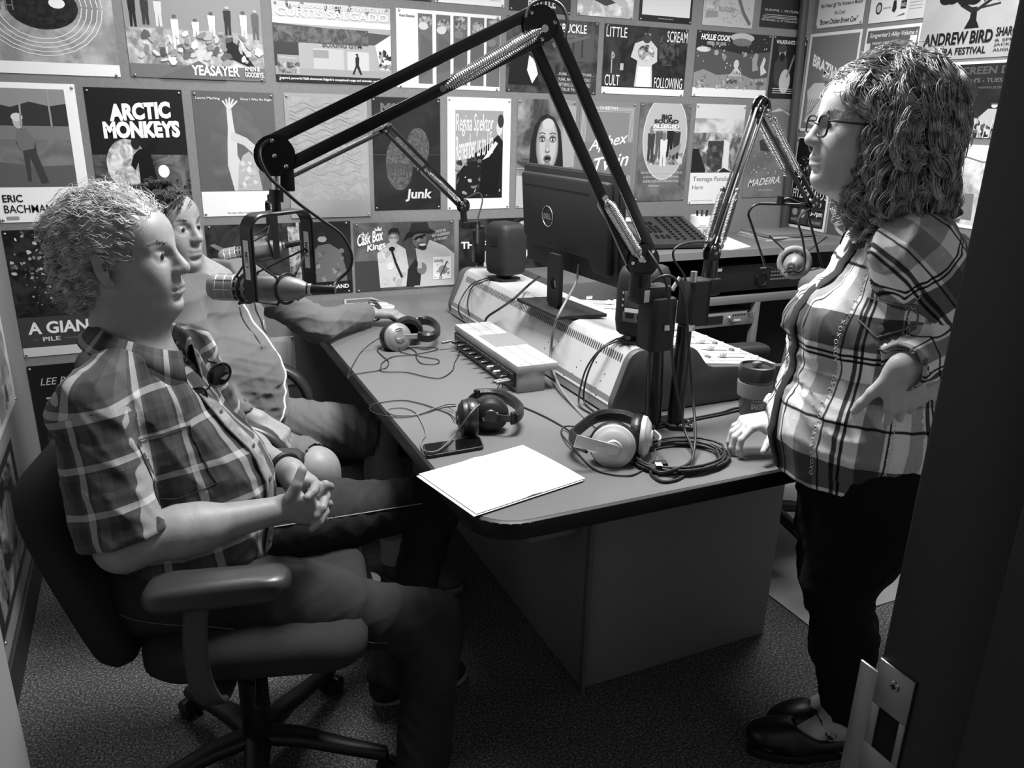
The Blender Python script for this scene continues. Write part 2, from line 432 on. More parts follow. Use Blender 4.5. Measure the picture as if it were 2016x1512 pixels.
# --- top row, cut by the frame
poster('black record poster with swirling light rings at the far left of the top row', 'B', -0.445, -0.02, 1.565, 1.85, .62,
  [('n', 0, .13, 1, 1, .52, .72, 9), ('r', 0, 0, 1, .13, .93)] + [('l', [(.5 + .46 * math.cos(t) * k, .74 + .58 * math.sin(t) * k) for t in [i * .26 for i in range(25)]], .006, .88) for k in (.62, .7, .78, .86, .93)] +
  [('E', .52, .72, .24, .24, .05, .16, 60), ('e', .62, .76, .055, .055, .93), ('t', 'OLD', .16, .82, .36, .93, .9), ('t', 'TH', .22, .66, .33, .76, .45)], 'B')
poster('wide poster of a crowd of small posed figures, second from left in the top row', 'B', 0.012, 0.457, 1.568, 1.84, .60,
  [('r', 0, .55, 1, 1, .55), ('n', 0, .15, 1, .58, .50, .80, 16), ('r', 0, 0, 1, .16, .45)] +
  sum([person_fig(x, y, h, g, .05, .35 if g > .5 else .7) for x, y, h, g in ((.06, .58, .4, .12), (.24, .6, .35, .8), (.35, .35, .42, .9), (.5, .5, .22, .85), (.62, .52, .3, .92), (.74, .55, .35, .15), (.86, .5, .36, .9), (.95, .52, .36, .35), (.15, .62, .33, .2))], []) +
  [('p', [(.68, .25), (.74, .55), (.78, .5), (.92, .18), (.88, .18), (.76, .26)], .1), ('s', .02, .2, .98, .55, 60, .01, .05, .3, .95, 3), ('p', [(.2, 0), (.5, .22), (.62, .1), (.7, 0)], .42),
   ('t', 'YEASAYER', .44, .045, .80, .17, .96, .03), ('t', 'AMEN &', .84, .12, .96, .18, .9, .03), ('t', 'GOODBYE.', .84, .045, .99, .11, .9, .03)], 'bB')
poster('poster of a boxing gym shopfront with one walking figure, third in the top row', 'B', 0.495, 0.930, 1.571, 1.842, .62,
  [('r', 0, .80, 1, 1, .76), ('r', 0, .73, 1, .80, .86), ('s', .05, .92, .9, 1, 10, .01, .04, .2, .5, 9), ('p', [(0, .73), (1, .66), (.86, .52), (0, .48)], .28), ('n', 0, .5, .8, .7, .2, .42, 40),
   ('p', [(.86, .52), (1, .66), (1, .2), (.9, .2)], .86), ('r', .2, .16, .86, .50, .66), ('r', 0, .2, .2, .5, .2), ('r', .32, .18, .58, .44, .72), ('r', .61, .18, .80, .42, .76), ('r', .32, .32, .45, .42, .55),
   ('r', 0, 0, 1, .09, .06), ('r', 0, .09, 1, .18, .6), ('s', .9, .22, 1, .45, 20, .01, .03, .1, .7, 4), ('r', .02, .11, .20, .34, .6), ('n', .02, .11, .2, .25, .25, .7, 50),
   ('p', [(.665, .12), (.69, .22), (.72, .12), (.735, .13), (.71, .25), (.715, .34), (.70, .38), (.68, .34), (.68, .24), (.65, .13)], .05), ('e', .695, .385, .012, .012, .1),
   ('t', 'CURTIS SALGADO', .03, .82, .98, .92, .98, .02), ('t', 'THE BEAUTIFUL LOWDOWN', .12, .935, .98, .985, .9), ('t', 'BOXING GYM', .40, .46, .74, .52, .3, .02), ('t', 'CURTIS SALGADO', .035, .29, .18, .315, .9),
   ('t', 'Inspired, powerful R&B showcases Salgado\'s exceptional range and muscular, soulful vocals', .03, .025, .97, .065, .95, .015)], 'tTbB')
def strips():
    o = []
    for i, x in enumerate((.20, .37, .535, .70, .86)):
        o += [('r', x, .06, x + .135, .955, .42)]
        o += [('E', x + .07, .86 - .05 * (i % 2), .06, .09, .3, .75, 60), ('p', [(x, .1 + .1 * i), (x + .135, .25), (x + .135, .6), (x + .03, .7)], .36)]
        o += [('e', x + .05, .8 - .04 * i, .045, .05, .82 if i < 2 else .5)]
    return o
poster('white poster with five narrow grey portrait strips, behind the big black boom arm', 'B', 0.953, 1.387, 1.566, 1.848, .93, strips() + [('t', 'Real Estate', .03, .90, .17, .93, .35, .02)], 'tTbB')
poster('dark poster of a harmonica player in a suit, under the big boom arm elbow', 'B', 1.415, 1.842, 1.566, 1.853, .22,
  [('n', 0, 0, 1, 1, .12, .32, 12), ('r', .55, .45, .95, .85, .30), ('l', [(.62, .5), (.62, .8)], .02, .2), ('l', [(.72, .5), (.72, .8)], .02, .2), ('l', [(.82, .5), (.82, .8)], .02, .2), ('e', .14, .68, .07, .08, .78), ('e', .12, .75, .06, .04, .25), ('e', .19, .62, .05, .03, .85),
   ('p', [(.02, .1), (.05, .5), (.14, .58), (.3, .5), (.36, .1)], .06), ('p', [(.24, .5), (.3, .44), (.34, .25), (.28, .12), (.22, .3)], .88), ('p', [(.5, .62), (.9, .78), (.9, .82), (.48, .68)], .4),
   ('t', 'K ARBUCKLE', .42, .83, .86, .95, .95, .02), ('t', 'COMING SOON 8-BOB BOBBY', .42, .77, .76, .80, .6), ('t', '...FUNK AND INJECTIONS...', .55, .24, .96, .29, .9), ('t', 'FUNK, RHYTHM & VOCALS', .57, .17, .93, .22, .9), ('t', 'RETURN U.S-8PM RECORD', .57, .10, .93, .15, .85), ('t', 'TRUE MAN', .6, .035, .8, .08, .85)], 'tTbB')
poster('dark poster of a pale robed singer with ragged white capitals in its four corners', 'B', 1.870, 2.303, 1.573, 1.852, .10,
  [('n', 0, .1, 1, 1, .05, .2, 14), ('r', 0, 0, 1, .1, .92), ('p', [(.38, .12), (.40, .5), (.32, .55), (.36, .75), (.46, .8), (.47, .9), (.54, .9), (.55, .8), (.63, .7), (.64, .5), (.58, .45), (.6, .12)], .80), ('p', [(.4, .12), (.41, .42), (.57, .42), (.58, .12)], .92), ('e', .5, .83, .05, .07, .25), ('E', .5, .62, .1, .12, .2, .85, 40),
   ('n', .66, .45, .9, .9, .05, .35, 30), ('l', [(.1, .3), (.1, .62), (.13, .55), (.1, .5)], .012, .7), ('r', .2, .35, .24, .45, .7),
   ('t', 'LITTLE', .02, .82, .26, .96, .95, .0), ('t', 'SCREAM', .74, .80, .99, .96, .95, .0), ('t', 'CULT', .03, .12, .2, .28, .95, .0), ('t', 'FOLLOWING', .62, .11, .97, .27, .95, .0)], 'tTbB')
def sea():
    o = [('r', 0, .1, 1, 1, .16), ('p', [(0, .72), (.3, .74), (.6, .68), (1, .74), (1, .1), (0, .1)], .34), ('p', [(0, .36), (.12, .42), (.3, .34), (.6, .38), (.8, .30), (1, .34), (1, .13), (0, .13)], .58), ('r', 0, 0, 1, .135, .92)]
    o += [('e', .1, .72, .09, .04, .85), ('e', .6, .93, .16, .07, .72), ('e', .6, .86, .13, .06, .45), ('e', .27, .68, .03, .04, .62), ('e', .66, .68, .025, .035, .6), ('e', .38, .62, .03, .04, .55)]
    o += [('p', [(.78, .42), (.76, .62), (.8, .72), (.84, .68), (.83, .55), (.86, .45)], .60), ('p', [(.9, .36), (.88, .5), (.92, .66), (.95, .62), (.93, .5), (.98, .42)], .8)]
    o += [('e', .55, .52, .035, .07, .78)] + [('l', [(.55, .48), (.5 + .025 * i, .38), (.46 + .03 * i, .33)], .012, .8) for i in range(6)]
    o += [('r', .44, .22, .58, .28, .3), ('e', .9, .24, .06, .03, .35), ('s', .02, .4, .98, .8, 26, .006, .014, .6, .85, 5), ('s', .02, .14, .98, .32, 40, .01, .03, .45, .75, 6), ('s', .05, .78, .98, .98, 14, .003, .006, .8, .95, 8)]
    return o
poster('poster of an undersea drawing with seahorse and jellyfish, top row toward the corner', 'B', 2.350, 2.779, 1.577, 1.856, .2, sea() + [('t', 'HOLLIE COOK', .05, .86, .44, .95, .96, .035, .2), ('t', 'VESSEL OF LOVE', .13, .79, .38, .84, .85, .02)], 'tTbB')
poster('small dark poster of a bearded banjo player, beside the pipe in the corner', 'B', 2.793, 3.002, 1.581, 1.857, .13,
  [('p', [(.12, .3), (.1, .55), (.2, .68), (.45, .66), (.5, .4), (.5, .25), (.2, .2)], .22), ('e', .3, .74, .1, .1, .6), ('e', .27, .81, .13, .07, .25), ('e', .3, .67, .08, .07, .12), ('e', .45, .28, .16, .2, .72), ('l', [(.5, .35), (.66, .72)], .05, .5), ('p', [(.7, .3), (.72, .62), (.9, .66), (.95, .3)], .3), ('e', .83, .76, .08, .09, .65),
   ('t', 'WALKER-KATZ-WILSON', .08, .88, .95, .94, .95, .01)] + [('l', [(.12, .16 - .035 * i), (.75, .16 - .035 * i)], .012, .85) for i in range(3)], 'tT')
# --- strip of posters cut by the top of the picture
def cut(label, x0, x1, z0, g, els, pins='bB', h=.30): poster(label, 'B', x0, x1, z0, z0 + h, g, els, pins)
cut('black edge of a poster cut by the top of the picture, above the boxing gym', 0.80, 1.094, 1.879, .08, [])
cut('white poster sheet with a small stamp in its corner, cut by the top edge', 1.110, 1.401, 1.880, .93, [('t', 'presented by', .8, .06, .95, .08, .5), ('r', .78, .1, .95, .115, .6)])
cut('black poster with white scrawled letters, just behind the elbow of the big boom arm', 1.423, 1.701, 1.873, .07, [('t', 'BOTTLE', .3, .06, .75, .2, .85, .02)])
cut('pale poster of a person reclining on bedding, cut by the top edge', 1.732, 2.006, 1.876, .78, [('n', 0, 0, 1, .3, .7, .95, 20), ('p', [(.3, .2), (.5, .14), (.7, .2), (.95, .3), (.9, .4), (.35, .4)], .2), ('p', [(.6, .22), (.85, .13), (.9, .2), (.75, .3)], .75)])
cut('white sheet in a black border, cut by the top edge, above the corner capitals poster', 2.037, 2.312, 1.875, .08, [('r', .05, .08, .96, 1, .9), ('t', 'THE MUSIC HALL PRESENTS', .35, .035, .65, .05, .8)], 'tTbB')
cut('pale grey poster with dotted shapes, cut by the top edge', 2.371, 2.655, 1.878, .72, [('p', [(.05, .1), (.3, .12), (.25, .4), (.1, .45)], .55), ('s', .4, .04, .9, .35, 60, .008, .014, .5, .6, 12), ('l', [(.68, .4), (.8, .2), (.95, .05)], .06, .4), ('t', 'SLUGGER', .3, .2, .62, .27, .55, .03), ('n', .02, .2, .3, .45, .55, .8, 30)], '')
cut('dark poster with small spaced white capitals, cut by the top edge beside the corner pipe', 2.696, 2.937, 1.891, .14, [('t', 'SURVIVE  |  MUTUAL', .1, .22, .95, .26, .85), ('t', 'SEPTEMBER 23 AT VOLCANIC', .04, .09, .95, .115, .8), ('l', [(.1, .18), (.9, .18)], .01, .7), ('l', [(.06, .155), (.92, .155)], .01, .7), ('l', [(.06, .135), (.92, .135)], .01, .7)], '')
# --- middle row
poster('white framed poster of a batter standing on a field, at the far left', 'B', -0.445, -0.165, 1.088, 1.537, .94,
  [('n', .0, .26, .88, .96, .40, .50, 12), ('r', 0, .80, .88, .96, .55), ('p', [(0, .82), (.1, .86), (.3, .83), (.5, .87), (.7, .84), (.88, .86), (.88, .70), (0, .70)], .20), ('r', 0, .6, .88, .70, .50), ('p', [(0, .45), (.5, .41), (.88, .42), (.88, .26), (0, .26)], .36), ('l', [(.7, .96), (.7, .7)], .02, .6),
   ('p', [(.36, .30), (.40, .30), (.42, .48), (.50, .28), (.58, .29), (.5, .5), (.5, .58), (.42, .68), (.34, .66), (.3, .58), (.36, .52)], .25), ('p', [(.3, .6), (.34, .69), (.44, .67), (.5, .6), (.48, .54), (.34, .52)], .45), ('e', .35, .73, .05, .05, .72), ('e', .35, .76, .06, .03, .85), ('l', [(.38, .70), (.4, .85)], .02, .6),
   ('t', 'ERIC', .06, .15, .27, .205, .1, .02), ('t', 'BACHMANN', .06, .07, .66, .13, .1, .005), ('r', .07, .02, .2, .045, .6)], 'TBb')
poster('dark poster of a singer with raised fist before a crowd under big white block letters', 'B', -0.139, 0.167, 1.092, 1.530, .10,
  [('n', 0, .15, 1, .5, .12, .45, 12), ('E', .35, .42, .22, .2, .55, .9, 30), ('e', .72, .37, .06, .05, .95), ('n', 0, .02, 1, .22, .05, .5, 60), ('s', 0, .05, 1, .3, 70, .01, .03, .04, .3, 22),
   ('p', [(.42, .08), (.5, .1), (.56, .24), (.62, .08), (.72, .08), (.64, .3), (.6, .5), (.66, .56), (.7, .62), (.66, .64), (.58, .56), (.48, .54), (.42, .5), (.38, .42), (.42, .38), (.46, .44), (.46, .3)], .03), ('e', .45, .585, .045, .045, .12),
   ('t', 'ARCTIC', .22, .75, .86, .88, .97, .06, .0, .05), ('t', 'MONKEYS', .14, .62, .94, .75, .97, .06, .0, .02)], 'tT')
poster('grey poster of a long-haired figure arching back with one hand raised, white strip below', 'B', 0.200, 0.480, 1.090, 1.530, .36,
  [('E', .5, .5, .35, .4, .34, .40, 6), ('r', 0, 0, 1, .205, .91), ('p', [(.40, .87), (.46, .87), (.475, .72), (.50, .62), (.49, .5), (.54, .42), (.57, .21), (.42, .21), (.36, .42), (.38, .6), (.40, .72)], .78),
   ('p', [(.44, .69), (.62, .64), (.76, .56), (.78, .42), (.7, .40), (.68, .52), (.58, .58), (.42, .62)], .76), ('p', [(.50, .42), (.56, .50), (.64, .53), (.72, .46), (.78, .21), (.46, .21)], .68), ('s', .5, .22, .75, .45, 30, .006, .05, .6, .85, 31)] +
  [('l', [(.43, .86), (.36 + .045 * i, .93 + .012 * (2 - abs(i - 2)))], .022, .8) for i in range(5)] +
  [('t', 'Laura Marling', .04, .93, .33, .955, .9, .01), ('t', 'Once I Was An Eagle', .58, .93, .97, .955, .9, .01), ('t', 'The New Album Available Now', .3, .02, .72, .035, .4)], 'tTbB')
poster('pale grey poster of faint wavy scribbles with a plain band at its foot', 'B', 0.517, 0.830, 1.075, 1.533, .60,
  [('n', .04, .14, .98, .97, .585, .64, 30)] + [('l', [(.06 + .06 * i, y + .02 * math.sin(i * 1.3 + j)) for i in range(15)], .006, .66 if j % 2 else .56) for j, y in enumerate([.2 + .042 * q for q in range(18)])] + [('r', 0, 0, 1, .13, .585)], 'tB')
poster('near-black poster with a shaggy round shape and grey hand lettering at its foot', 'B', 0.848, 1.128, 1.097, 1.529, .12,
  [('n', 0, 0, 1, 1, .10, .16, 8), ('E', .38, .42, .20, .24, .24, .40, 90), ('E', .66, .56, .17, .18, .24, .38, 90)] +
  [('p', [(.18 + .045 * i, .42), (.2 + .045 * i, .26 + .02 * (i % 3)), (.225 + .045 * i, .42)], .28) for i in range(9)] + [('l', [(0, .5), (1, .5)], .004, .4)] +
  [('t', 'M83', .12, .86, .46, .95, .4, .05), ('t', 'Junk', .46, .075, .86, .19, .82, .03, .12)], 'tTbB')
poster('white bordered poster of a figure in a flowing black gown with tall handwritten lettering', 'B', 1.159, 1.440, 1.092, 1.538, .95,
  [('r', .12, .10, .88, .89, .60), ('p', [(.14, .32), (.4, .5), (.66, .6), (.80, .68), (.88, .62), (.88, .1), (.12, .1)], .1), ('s', .15, .12, .85, .48, 40, .01, .06, .03, .8, 41), ('p', [(.5, .12), (.55, .5), (.75, .62), (.85, .5), (.8, .15)], .05), ('p', [(.55, .45), (.76, .62), (.8, .60), (.66, .48)], .85), ('e', .82, .74, .05, .07, .8), ('e', .84, .8, .05, .06, .2),
   ('t', 'Regina Spektor', .13, .66, .72, .86, .97, .0, .1), ('t', 'Remember us to Life', .13, .44, .72, .66, .97, .0, .1, .12)], 'tTbB')
def girl():
    o = [('n', 0, .3, 1, 1, .25, .66, 5), ('r', 0, 0, 1, .3, .72), ('r', .78, .38, 1, .95, .66), ('p', [(.20, .3), (.23, .6), (.29, .76), (.40, .85), (.50, .87), (.62, .84), (.74, .72), (.79, .52), (.82, .3)], .13)]
    for k, (w_, h_, g_) in enumerate(((.195, .26, .46), (.182, .248, .56), (.165, .232, .64), (.140, .205, .70))): o.append(('e', .515 + .004 * k, .585 + .004 * k, w_, h_, g_))
    o += [('p', [(.33, .70), (.40, .80), (.51, .835), (.62, .80), (.70, .70), (.66, .80), (.52, .87), (.37, .80)], .16), ('e', .52, .78, .10, .05, .76)]
    for x in (.425, .605):
        o += [('e', x, .645, .060, .034, .50), ('e', x, .640, .046, .024, .42), ('e', x, .638, .036, .015, .78), ('e', x, .639, .017, .018, .12), ('e', x + .006, .644, .005, .005, .9), ('l', [(x - .045, .652), (x - .01, .664), (x + .042, .652)], .012, .18), ('l', [(x - .055, .690), (x, .702), (x + .05, .688)], .014, .30)]
    o += [('p', [(.495, .64), (.475, .54), (.50, .525), (.535, .525), (.56, .54), (.54, .64), (.52, .65)], .66), ('e', .518, .533, .040, .018, .52), ('e', .518, .545, .024, .020, .74), ('e', .500, .526, .010, .006, .22), ('e', .536, .526, .010, .006, .22), ('e', .52, .462, .066, .034, .36), ('e', .52, .462, .046, .017, .10), ('e', .52, .440, .044, .012, .44), ('e', .52, .415, .05, .012, .52), ('l', [(0, .37), (1, .37)], .005, .8)]
    return o
poster('poster of a long-haired woman\'s face staring out, behind the monitor', 'B', 1.472, 1.750, 1.092, 1.540, .6, girl(), 'tTb')
def aphex():
    o = [('r', 0, 0, 1, 1, .52)]
    for i in range(4):
        d = .04 + .022 * i
        o.append(('l', [(d, .1), (d, .97 - d * .6), (1 - d, .97 - d * .6), (1 - d, .1)], .007, .8))
    return o + [('r', .02, .3, .98, .62, .50), ('t', 'CHEETAH', .34, .925, .66, .955, .9, .02), ('t', 'Aphex', .18, .50, .88, .64, .93, .01, .3, .12), ('t', 'Twin', .28, .32, .92, .46, .93, .01, .3, .12)]
poster('plain mid-grey poster with rounded line border and slanted script, crossed by the big boom arm', 'B', 1.770, 2.055, 1.092, 1.540, .52, aphex(), 'tT')
poster('tall grey poster with a round band picture and old western lettering', 'B', 2.078, 2.356, 1.107, 1.541, .45,
  [('n', 0, 0, 1, 1, .34, .48, 8), ('e', .52, .66, .44, .44, .85), ('e', .52, .66, .425, .425, .72), ('n', .2, .38, .9, .5, .3, .8, 30)] + sum([person_fig(x, y, .34, g, .13, .5) for x, y, g in ((.25, .42, .25), (.4, .44, .35), (.62, .46, .12), (.75, .44, .2), (.5, .36, .9))], []) +
  [('p', [(.6, .52), (.85, .6), (.82, .52), (.66, .46)], .55), ('t', 'BIG', .42, .84, .62, .89, .15, .04), ('t', 'SOUND', .28, .80, .76, .84, .15, .04), ('t', 'ALLEGED', .26, .75, .78, .79, .96, .04), ('l', [(.26, .735), (.78, .735)], .02, .9),
   ('t', '"ELECTRIFYING, RAUCOUS, PURE CHICAGO BLUES.', .08, .285, .92, .31, .85), ('t', 'LIL\' ED IS A GUITARIST EXTRAORDINAIRE,', .14, .24, .86, .265, .85), ('t', 'SLASHING SLIDE AND FLAMBOYANT STAGE', .14, .195, .86, .22, .85), ('t', 'PERSONA."', .26, .15, .48, .17, .85)], 'tTbB')
poster('poster of a waterfall between dark cliffs above a white caption panel', 'B', 2.383, 2.672, 1.088, 1.545, .92,
  [('r', .0, .72, 1, 1, .85), ('n', 0, .72, 1, .86, .60, .85, 9), ('n', 0, .32, 1, .72, .35, .85, 14), ('p', [(0, .32), (0, .56), (.12, .56), (.2, .46), (.3, .34), (.28, .32)], .12), ('p', [(.3, .64), (.62, .64), (.62, .36), (.46, .33), (.3, .4)], .24), ('s', .32, .36, .6, .62, 30, .004, .07, .15, .45, 51), ('p', [(.62, .66), (.74, .62), (.76, .34), (.64, .34)], .86), ('p', [(.55, .32), (.66, .37), (.85, .32)], .15), ('r', 0, 0, 1, .32, .93),
   ('t', 'Teenage Fanclub', .06, .22, .84, .28, .35), ('t', 'Here', .06, .15, .28, .195, .35), ('t', 'The new album out now on all formats', .06, .03, .5, .042, .5)], 'tTbB')
poster('mid-grey poster with white brush script, partly behind the small boom arm', 'B', 2.707, 2.985, 1.113, 1.546, .46,
  [('n', 0, 0, 1, .96, .42, .50, 6), ('p', [(.4, .93), (.6, .98), (.95, .9), (.96, .87), (.7, .95)], .7), ('p', [(.25, .62), (.5, .7), (.8, .62), (.6, .5), (.3, .52)], .25), ('s', .15, .25, .75, .5, 26, .008, .02, .6, .85, 61), ('t', 'MADEIRA.', .1, .12, .85, .20, .93, .01, .3, .05), ('t', 'BAD HUMORS', .36, .07, .68, .09, .8)], '')
# --- lower row
poster('dark poster of foliage in sun with shaky white capitals, left of the plaid shirt shoulder', 'B', -0.448, -0.17, 0.612, 1.062, .14,
  [('n', 0, .32, 1, 1, .03, .18, 20), ('s', .02, .62, 1, .98, 110, .01, .035, .25, .85, 71), ('s', .1, .4, 1, .7, 60, .005, .02, .2, .7, 72), ('p', [(.86, .55), (.93, .58), (.96, .45), (.92, .38), (.87, .42)], .85), ('r', 0, .075, 1, .32, .24), ('r', 0, 0, 1, .075, .78), ('t', 'A GIANT', .09, .18, .92, .28, .92, .03, .05), ('t', 'PILE', .24, .12, .44, .155, .85, .02), ('l', [(.14, .135), (.2, .135)], .01, .4), ('l', [(.48, .135), (.9, .14)], .01, .4)], 'tb')
poster('wide dark poster of a man in a denim jacket, behind the two left microphones', 'B', 0.198, 0.745, 0.770, 1.058, .16,
  [('n', 0, 0, .58, 1, .06, .26, 9), ('E', .36, .78, .1, .07, .3, .62, 30), ('p', [(.02, .74), (.05, .76), (.3, .5), (.27, .44)], .5), ('r', .61, .2, .63, 1, .7), ('n', .55, .2, .63, .95, .3, .8, 40), ('r', .64, .12, 1, 1, .12),
   ('p', [(.70, .12), (.70, .55), (.76, .68), (.84, .70), (.92, .6), (.96, .3), (.96, .12)], .42), ('s', .72, .15, .94, .6, 24, .006, .03, .3, .6, 81), ('e', .79, .765, .032, .042, .66), ('e', .79, .83, .036, .03, .15), ('r', 0, 0, 1, .17, .05), ('t', 'THE JERRY DOUGLAS BAND', .44, .05, .97, .125, .95, .02)], 'tTB')
def cask():
    o = [('n', 0, 0, 1, 1, .30, .42, 8), ('r', 0, 0, .25, .45, .26)]
    o += [('p', [(.24, .04), (.22, .55), (.3, .66), (.42, .68), (.5, .6), (.53, .3), (.5, .04)], .78), ('e', .385, .76, .050, .072, .58), ('e', .378, .755, .040, .062, .74), ('p', [(.33, .81), (.335, .88), (.37, .92), (.43, .91), (.45, .80), (.425, .85), (.36, .85)], .12), ('e', .36, .775, .018, .016, .12), ('e', .36, .775, .013, .011, .6), ('e', .405, .775, .018, .016, .12), ('e', .405, .775, .013, .011, .6), ('s', .24, .1, .5, .6, 16, .004, .05, .62, .88, 94), ('e', .365, .66, .06, .05, .7), ('e', .365, .61, .03, .035, .1), ('l', [(.365, .58), (.4, .4), (.46, .18)], .022, .12)]
    o += [('p', [(.58, .02), (.62, .35), (.6, .6), (.75, .72), (.9, .62), (1, .5), (1, .02)], .76), ('p', [(.5, .04), (.52, .3), (.6, .45), (.66, .3), (.64, .04)], .14), ('e', .650, .72, .085, .13, .30, -15), ('e', .640, .725, .070, .115, .44, -15), ('e', .625, .74, .03, .04, .56, -15), ('e', .600, .735, .016, .012, .12), ('e', .665, .755, .018, .012, .14), ('p', [(.47, .70), (.52, .84), (.62, .90), (.74, .90), (.8, .84), (.76, .82), (.62, .82), (.52, .76)], .12), ('p', [(.54, .84), (.56, .98), (.72, .99), (.75, .86), (.64, .86)], .14), ('e', .67, .63, .045, .055, .2, -20), ('e', .67, .655, .035, .018, .92), ('l', [(.60, .755), (.70, .80)], .02, .08), ('e', .66, .3, .05, .09, .5), ('r', .62, .30, .66, .40, .7)]
    o += [('r', .775, .12, .965, .46, .92), ('e', .88, .26, .05, .07, .6), ('l', [(.85, .16), (.92, .38)], .015, .3), ('s', .79, .14, .95, .4, 14, .004, .02, .3, .7, 93)]
    o += [('t', 'the', .06, .79, .14, .87, .96, .02), ('t', 'Cask Box', .03, .66, .28, .83, .96, .03, .1, .35), ('t', 'Kings', .12, .56, .3, .68, .96, .03, .1, .3), ('p', [(.2, .88), (.2, .93), (.22, .9), (.235, .95), (.25, .91), (.27, .94), (.265, .88)], .9),
          ('t', '"ONE OF THE', .80, .82, .91, .86, .75, .01, .2, .2), ('t', 'BEST BLUES BANDS', .77, .76, .95, .80, .75, .01, .2, .2), ('t', 'IN THE LAND."', .79, .70, .93, .74, .75, .01, .2, .2), ('t', 'Cask Box Kings', .785, .37, .88, .43, .1, .01, .1)]
    return o
poster('wide poster of a harmonica player and a laughing singer in a black hat', 'B', 0.757, 1.188, 0.768, 1.048, .36, cask(), 'tTbB')
poster('dark poster with broken white capitals, behind the round-shouldered speaker', 'B', 1.210, 1.70, 0.772, 1.050, .13,
  [('n', 0, 0, 1, 1, .06, .22, 10), ('t', 'THE FOLEY KING', .02, .55, .72, .66, .95, .03), ('p', [(.15, .2), (.2, .5), (.26, .5), (.27, .25)], .75), ('p', [(.5, .18), (.55, .25), (.66, .5), (.68, .44), (.6, .22)], .88), ('e', .62, .9, .05, .05, .7), ('t', 'HE IS A DREAM VOICE, AND KINDRED', .3, .1, .74, .14, .9), ('t', 'BLUE CAPTAIN', .3, .03, .5, .07, .9)], 'tb')
poster('black poster with thin handwritten white name, low on the wall behind the plaid shirt', 'B', -0.447, -0.17, 0.13, 0.578, .06,
  [('t', 'LEE RANALDO', .12, .83, .95, .89, .7, .0, .3), ('r', .16, .71, .32, .725, .7), ('n', .1, .1, .9, .6, .03, .25, 20), ('e', .3, .5, .14, .12, .5)], 't')
poster('small framed notice pinned below desk level, behind the near arm of the far chair', 'B', 0.215, 0.497, 0.40, 0.607, .74,
  [('r', .04, .05, .9, .9, .62), ('t', 'VOLUME', .3, .62, .66, .74, .35, .02), ('t', 'ON & ABOUT', .3, .46, .66, .56, .35, .01), ('r', .2, .42, .22, .78, .1)], 'T', name='notice_sheet', cat='notice')
# --- right wall (x0 > x1: the picture's left is far)
poster('white notice with a calendar grid and black marker handwriting, top of the right wall', 'R', 3.155, 2.875, 1.898, 2.33, .90,
  [('r', .05, .30, .95, .95, .75)] + [('l', [(.05, .3 + .11 * i), (.95, .3 + .11 * i)], .006, .3) for i in range(6)] + [('t', 'JULY', .25, .31, .45, .36, .2), ('t', '- 1013', .6, .31, .85, .36, .2), ('t', 'This Friday! @ The Women in Motion', .05, .19, .95, .24, .1, .01, .2), ('t', 'No Cover', .38, .12, .62, .16, .2, .0, .2), ('t', '"Brown Chicken Brown Cow"', .08, .03, .9, .085, .05, .015, .2)], 'bB')
poster('white sheet with three round sponsor stamps, top of the right wall', 'R', 2.842, 2.557, 1.894, 2.30, .90,
  [('r', .7, 0, 1, 1, .8), ('r', .05, .25, .68, .6, .8), ('l', [(.1, .25), (.6, .25)], .02, .3), ('e', .17, .14, .06, .06, .2), ('e', .17, .14, .04, .04, .7), ('t', 'Jackson Hole', .25, .12, .4, .15, .3), ('p', [(.42, .1), (.47, .08), (.5, .12), (.48, .2), (.43, .2)], .15), ('r', .57, .11, .67, .19, .15), ('t', 'KHOL', .58, .13, .66, .17, .9), ('p', [(.5, .04), (.66, .07), (.66, .05)], .4)] + [('l', [(.73, .1 + .03 * i), (.95, .1 + .03 * i)], .006, .6) for i in range(12)], '')
tr = random.Random(5)
def tree_bird():
    o = [('n', 0, 0, 1, 1, .64, .68, 6), ('p', [(.33, .27), (.44, .27), (.41, .34), (.40, .46), (.36, .46), (.36, .36)], .1), ('l', [(.38, .42), (.28, .5)], .03, .12), ('l', [(.39, .42), (.5, .52)], .02, .12), ('l', [(.39, .44), (.56, .47)], .012, .15)]
    for i in range(16): o.append(('e', .26 + tr.uniform(-.1, .13), .62 + tr.uniform(-.11, .16), .055, .06, .08))
    o.append(('s', .35, .5, .62, .8, 60, .004, .016, .08, .3, 101)); o.append(('s', .55, .6, .99, .99, 80, .004, .010, .25, .4, 102))
    return o + [('t', 'ANDREW BIRD', .04, .135, .55, .25, .08, .03), ('t', 'CALDERA FESTIVAL', .04, .04, .52, .105, .1, .02), ('t', 'SHARON VAN ETTEN', .57, .18, .99, .26, .1, .02), ('t', '& SPECIAL GUEST', .57, .135, .99, .16, .2, .01), ('t', 'JACKSON HOLE', .57, .09, .9, .12, .15, .01), ('t', 'AUGUST 18, 2012', .57, .045, .9, .075, .15, .01)]
poster('grey poster with a black tree shedding a cloud of birds, upper right wall', 'R', 2.556, 1.96, 1.726, 2.13, .66, tree_bird(), '')
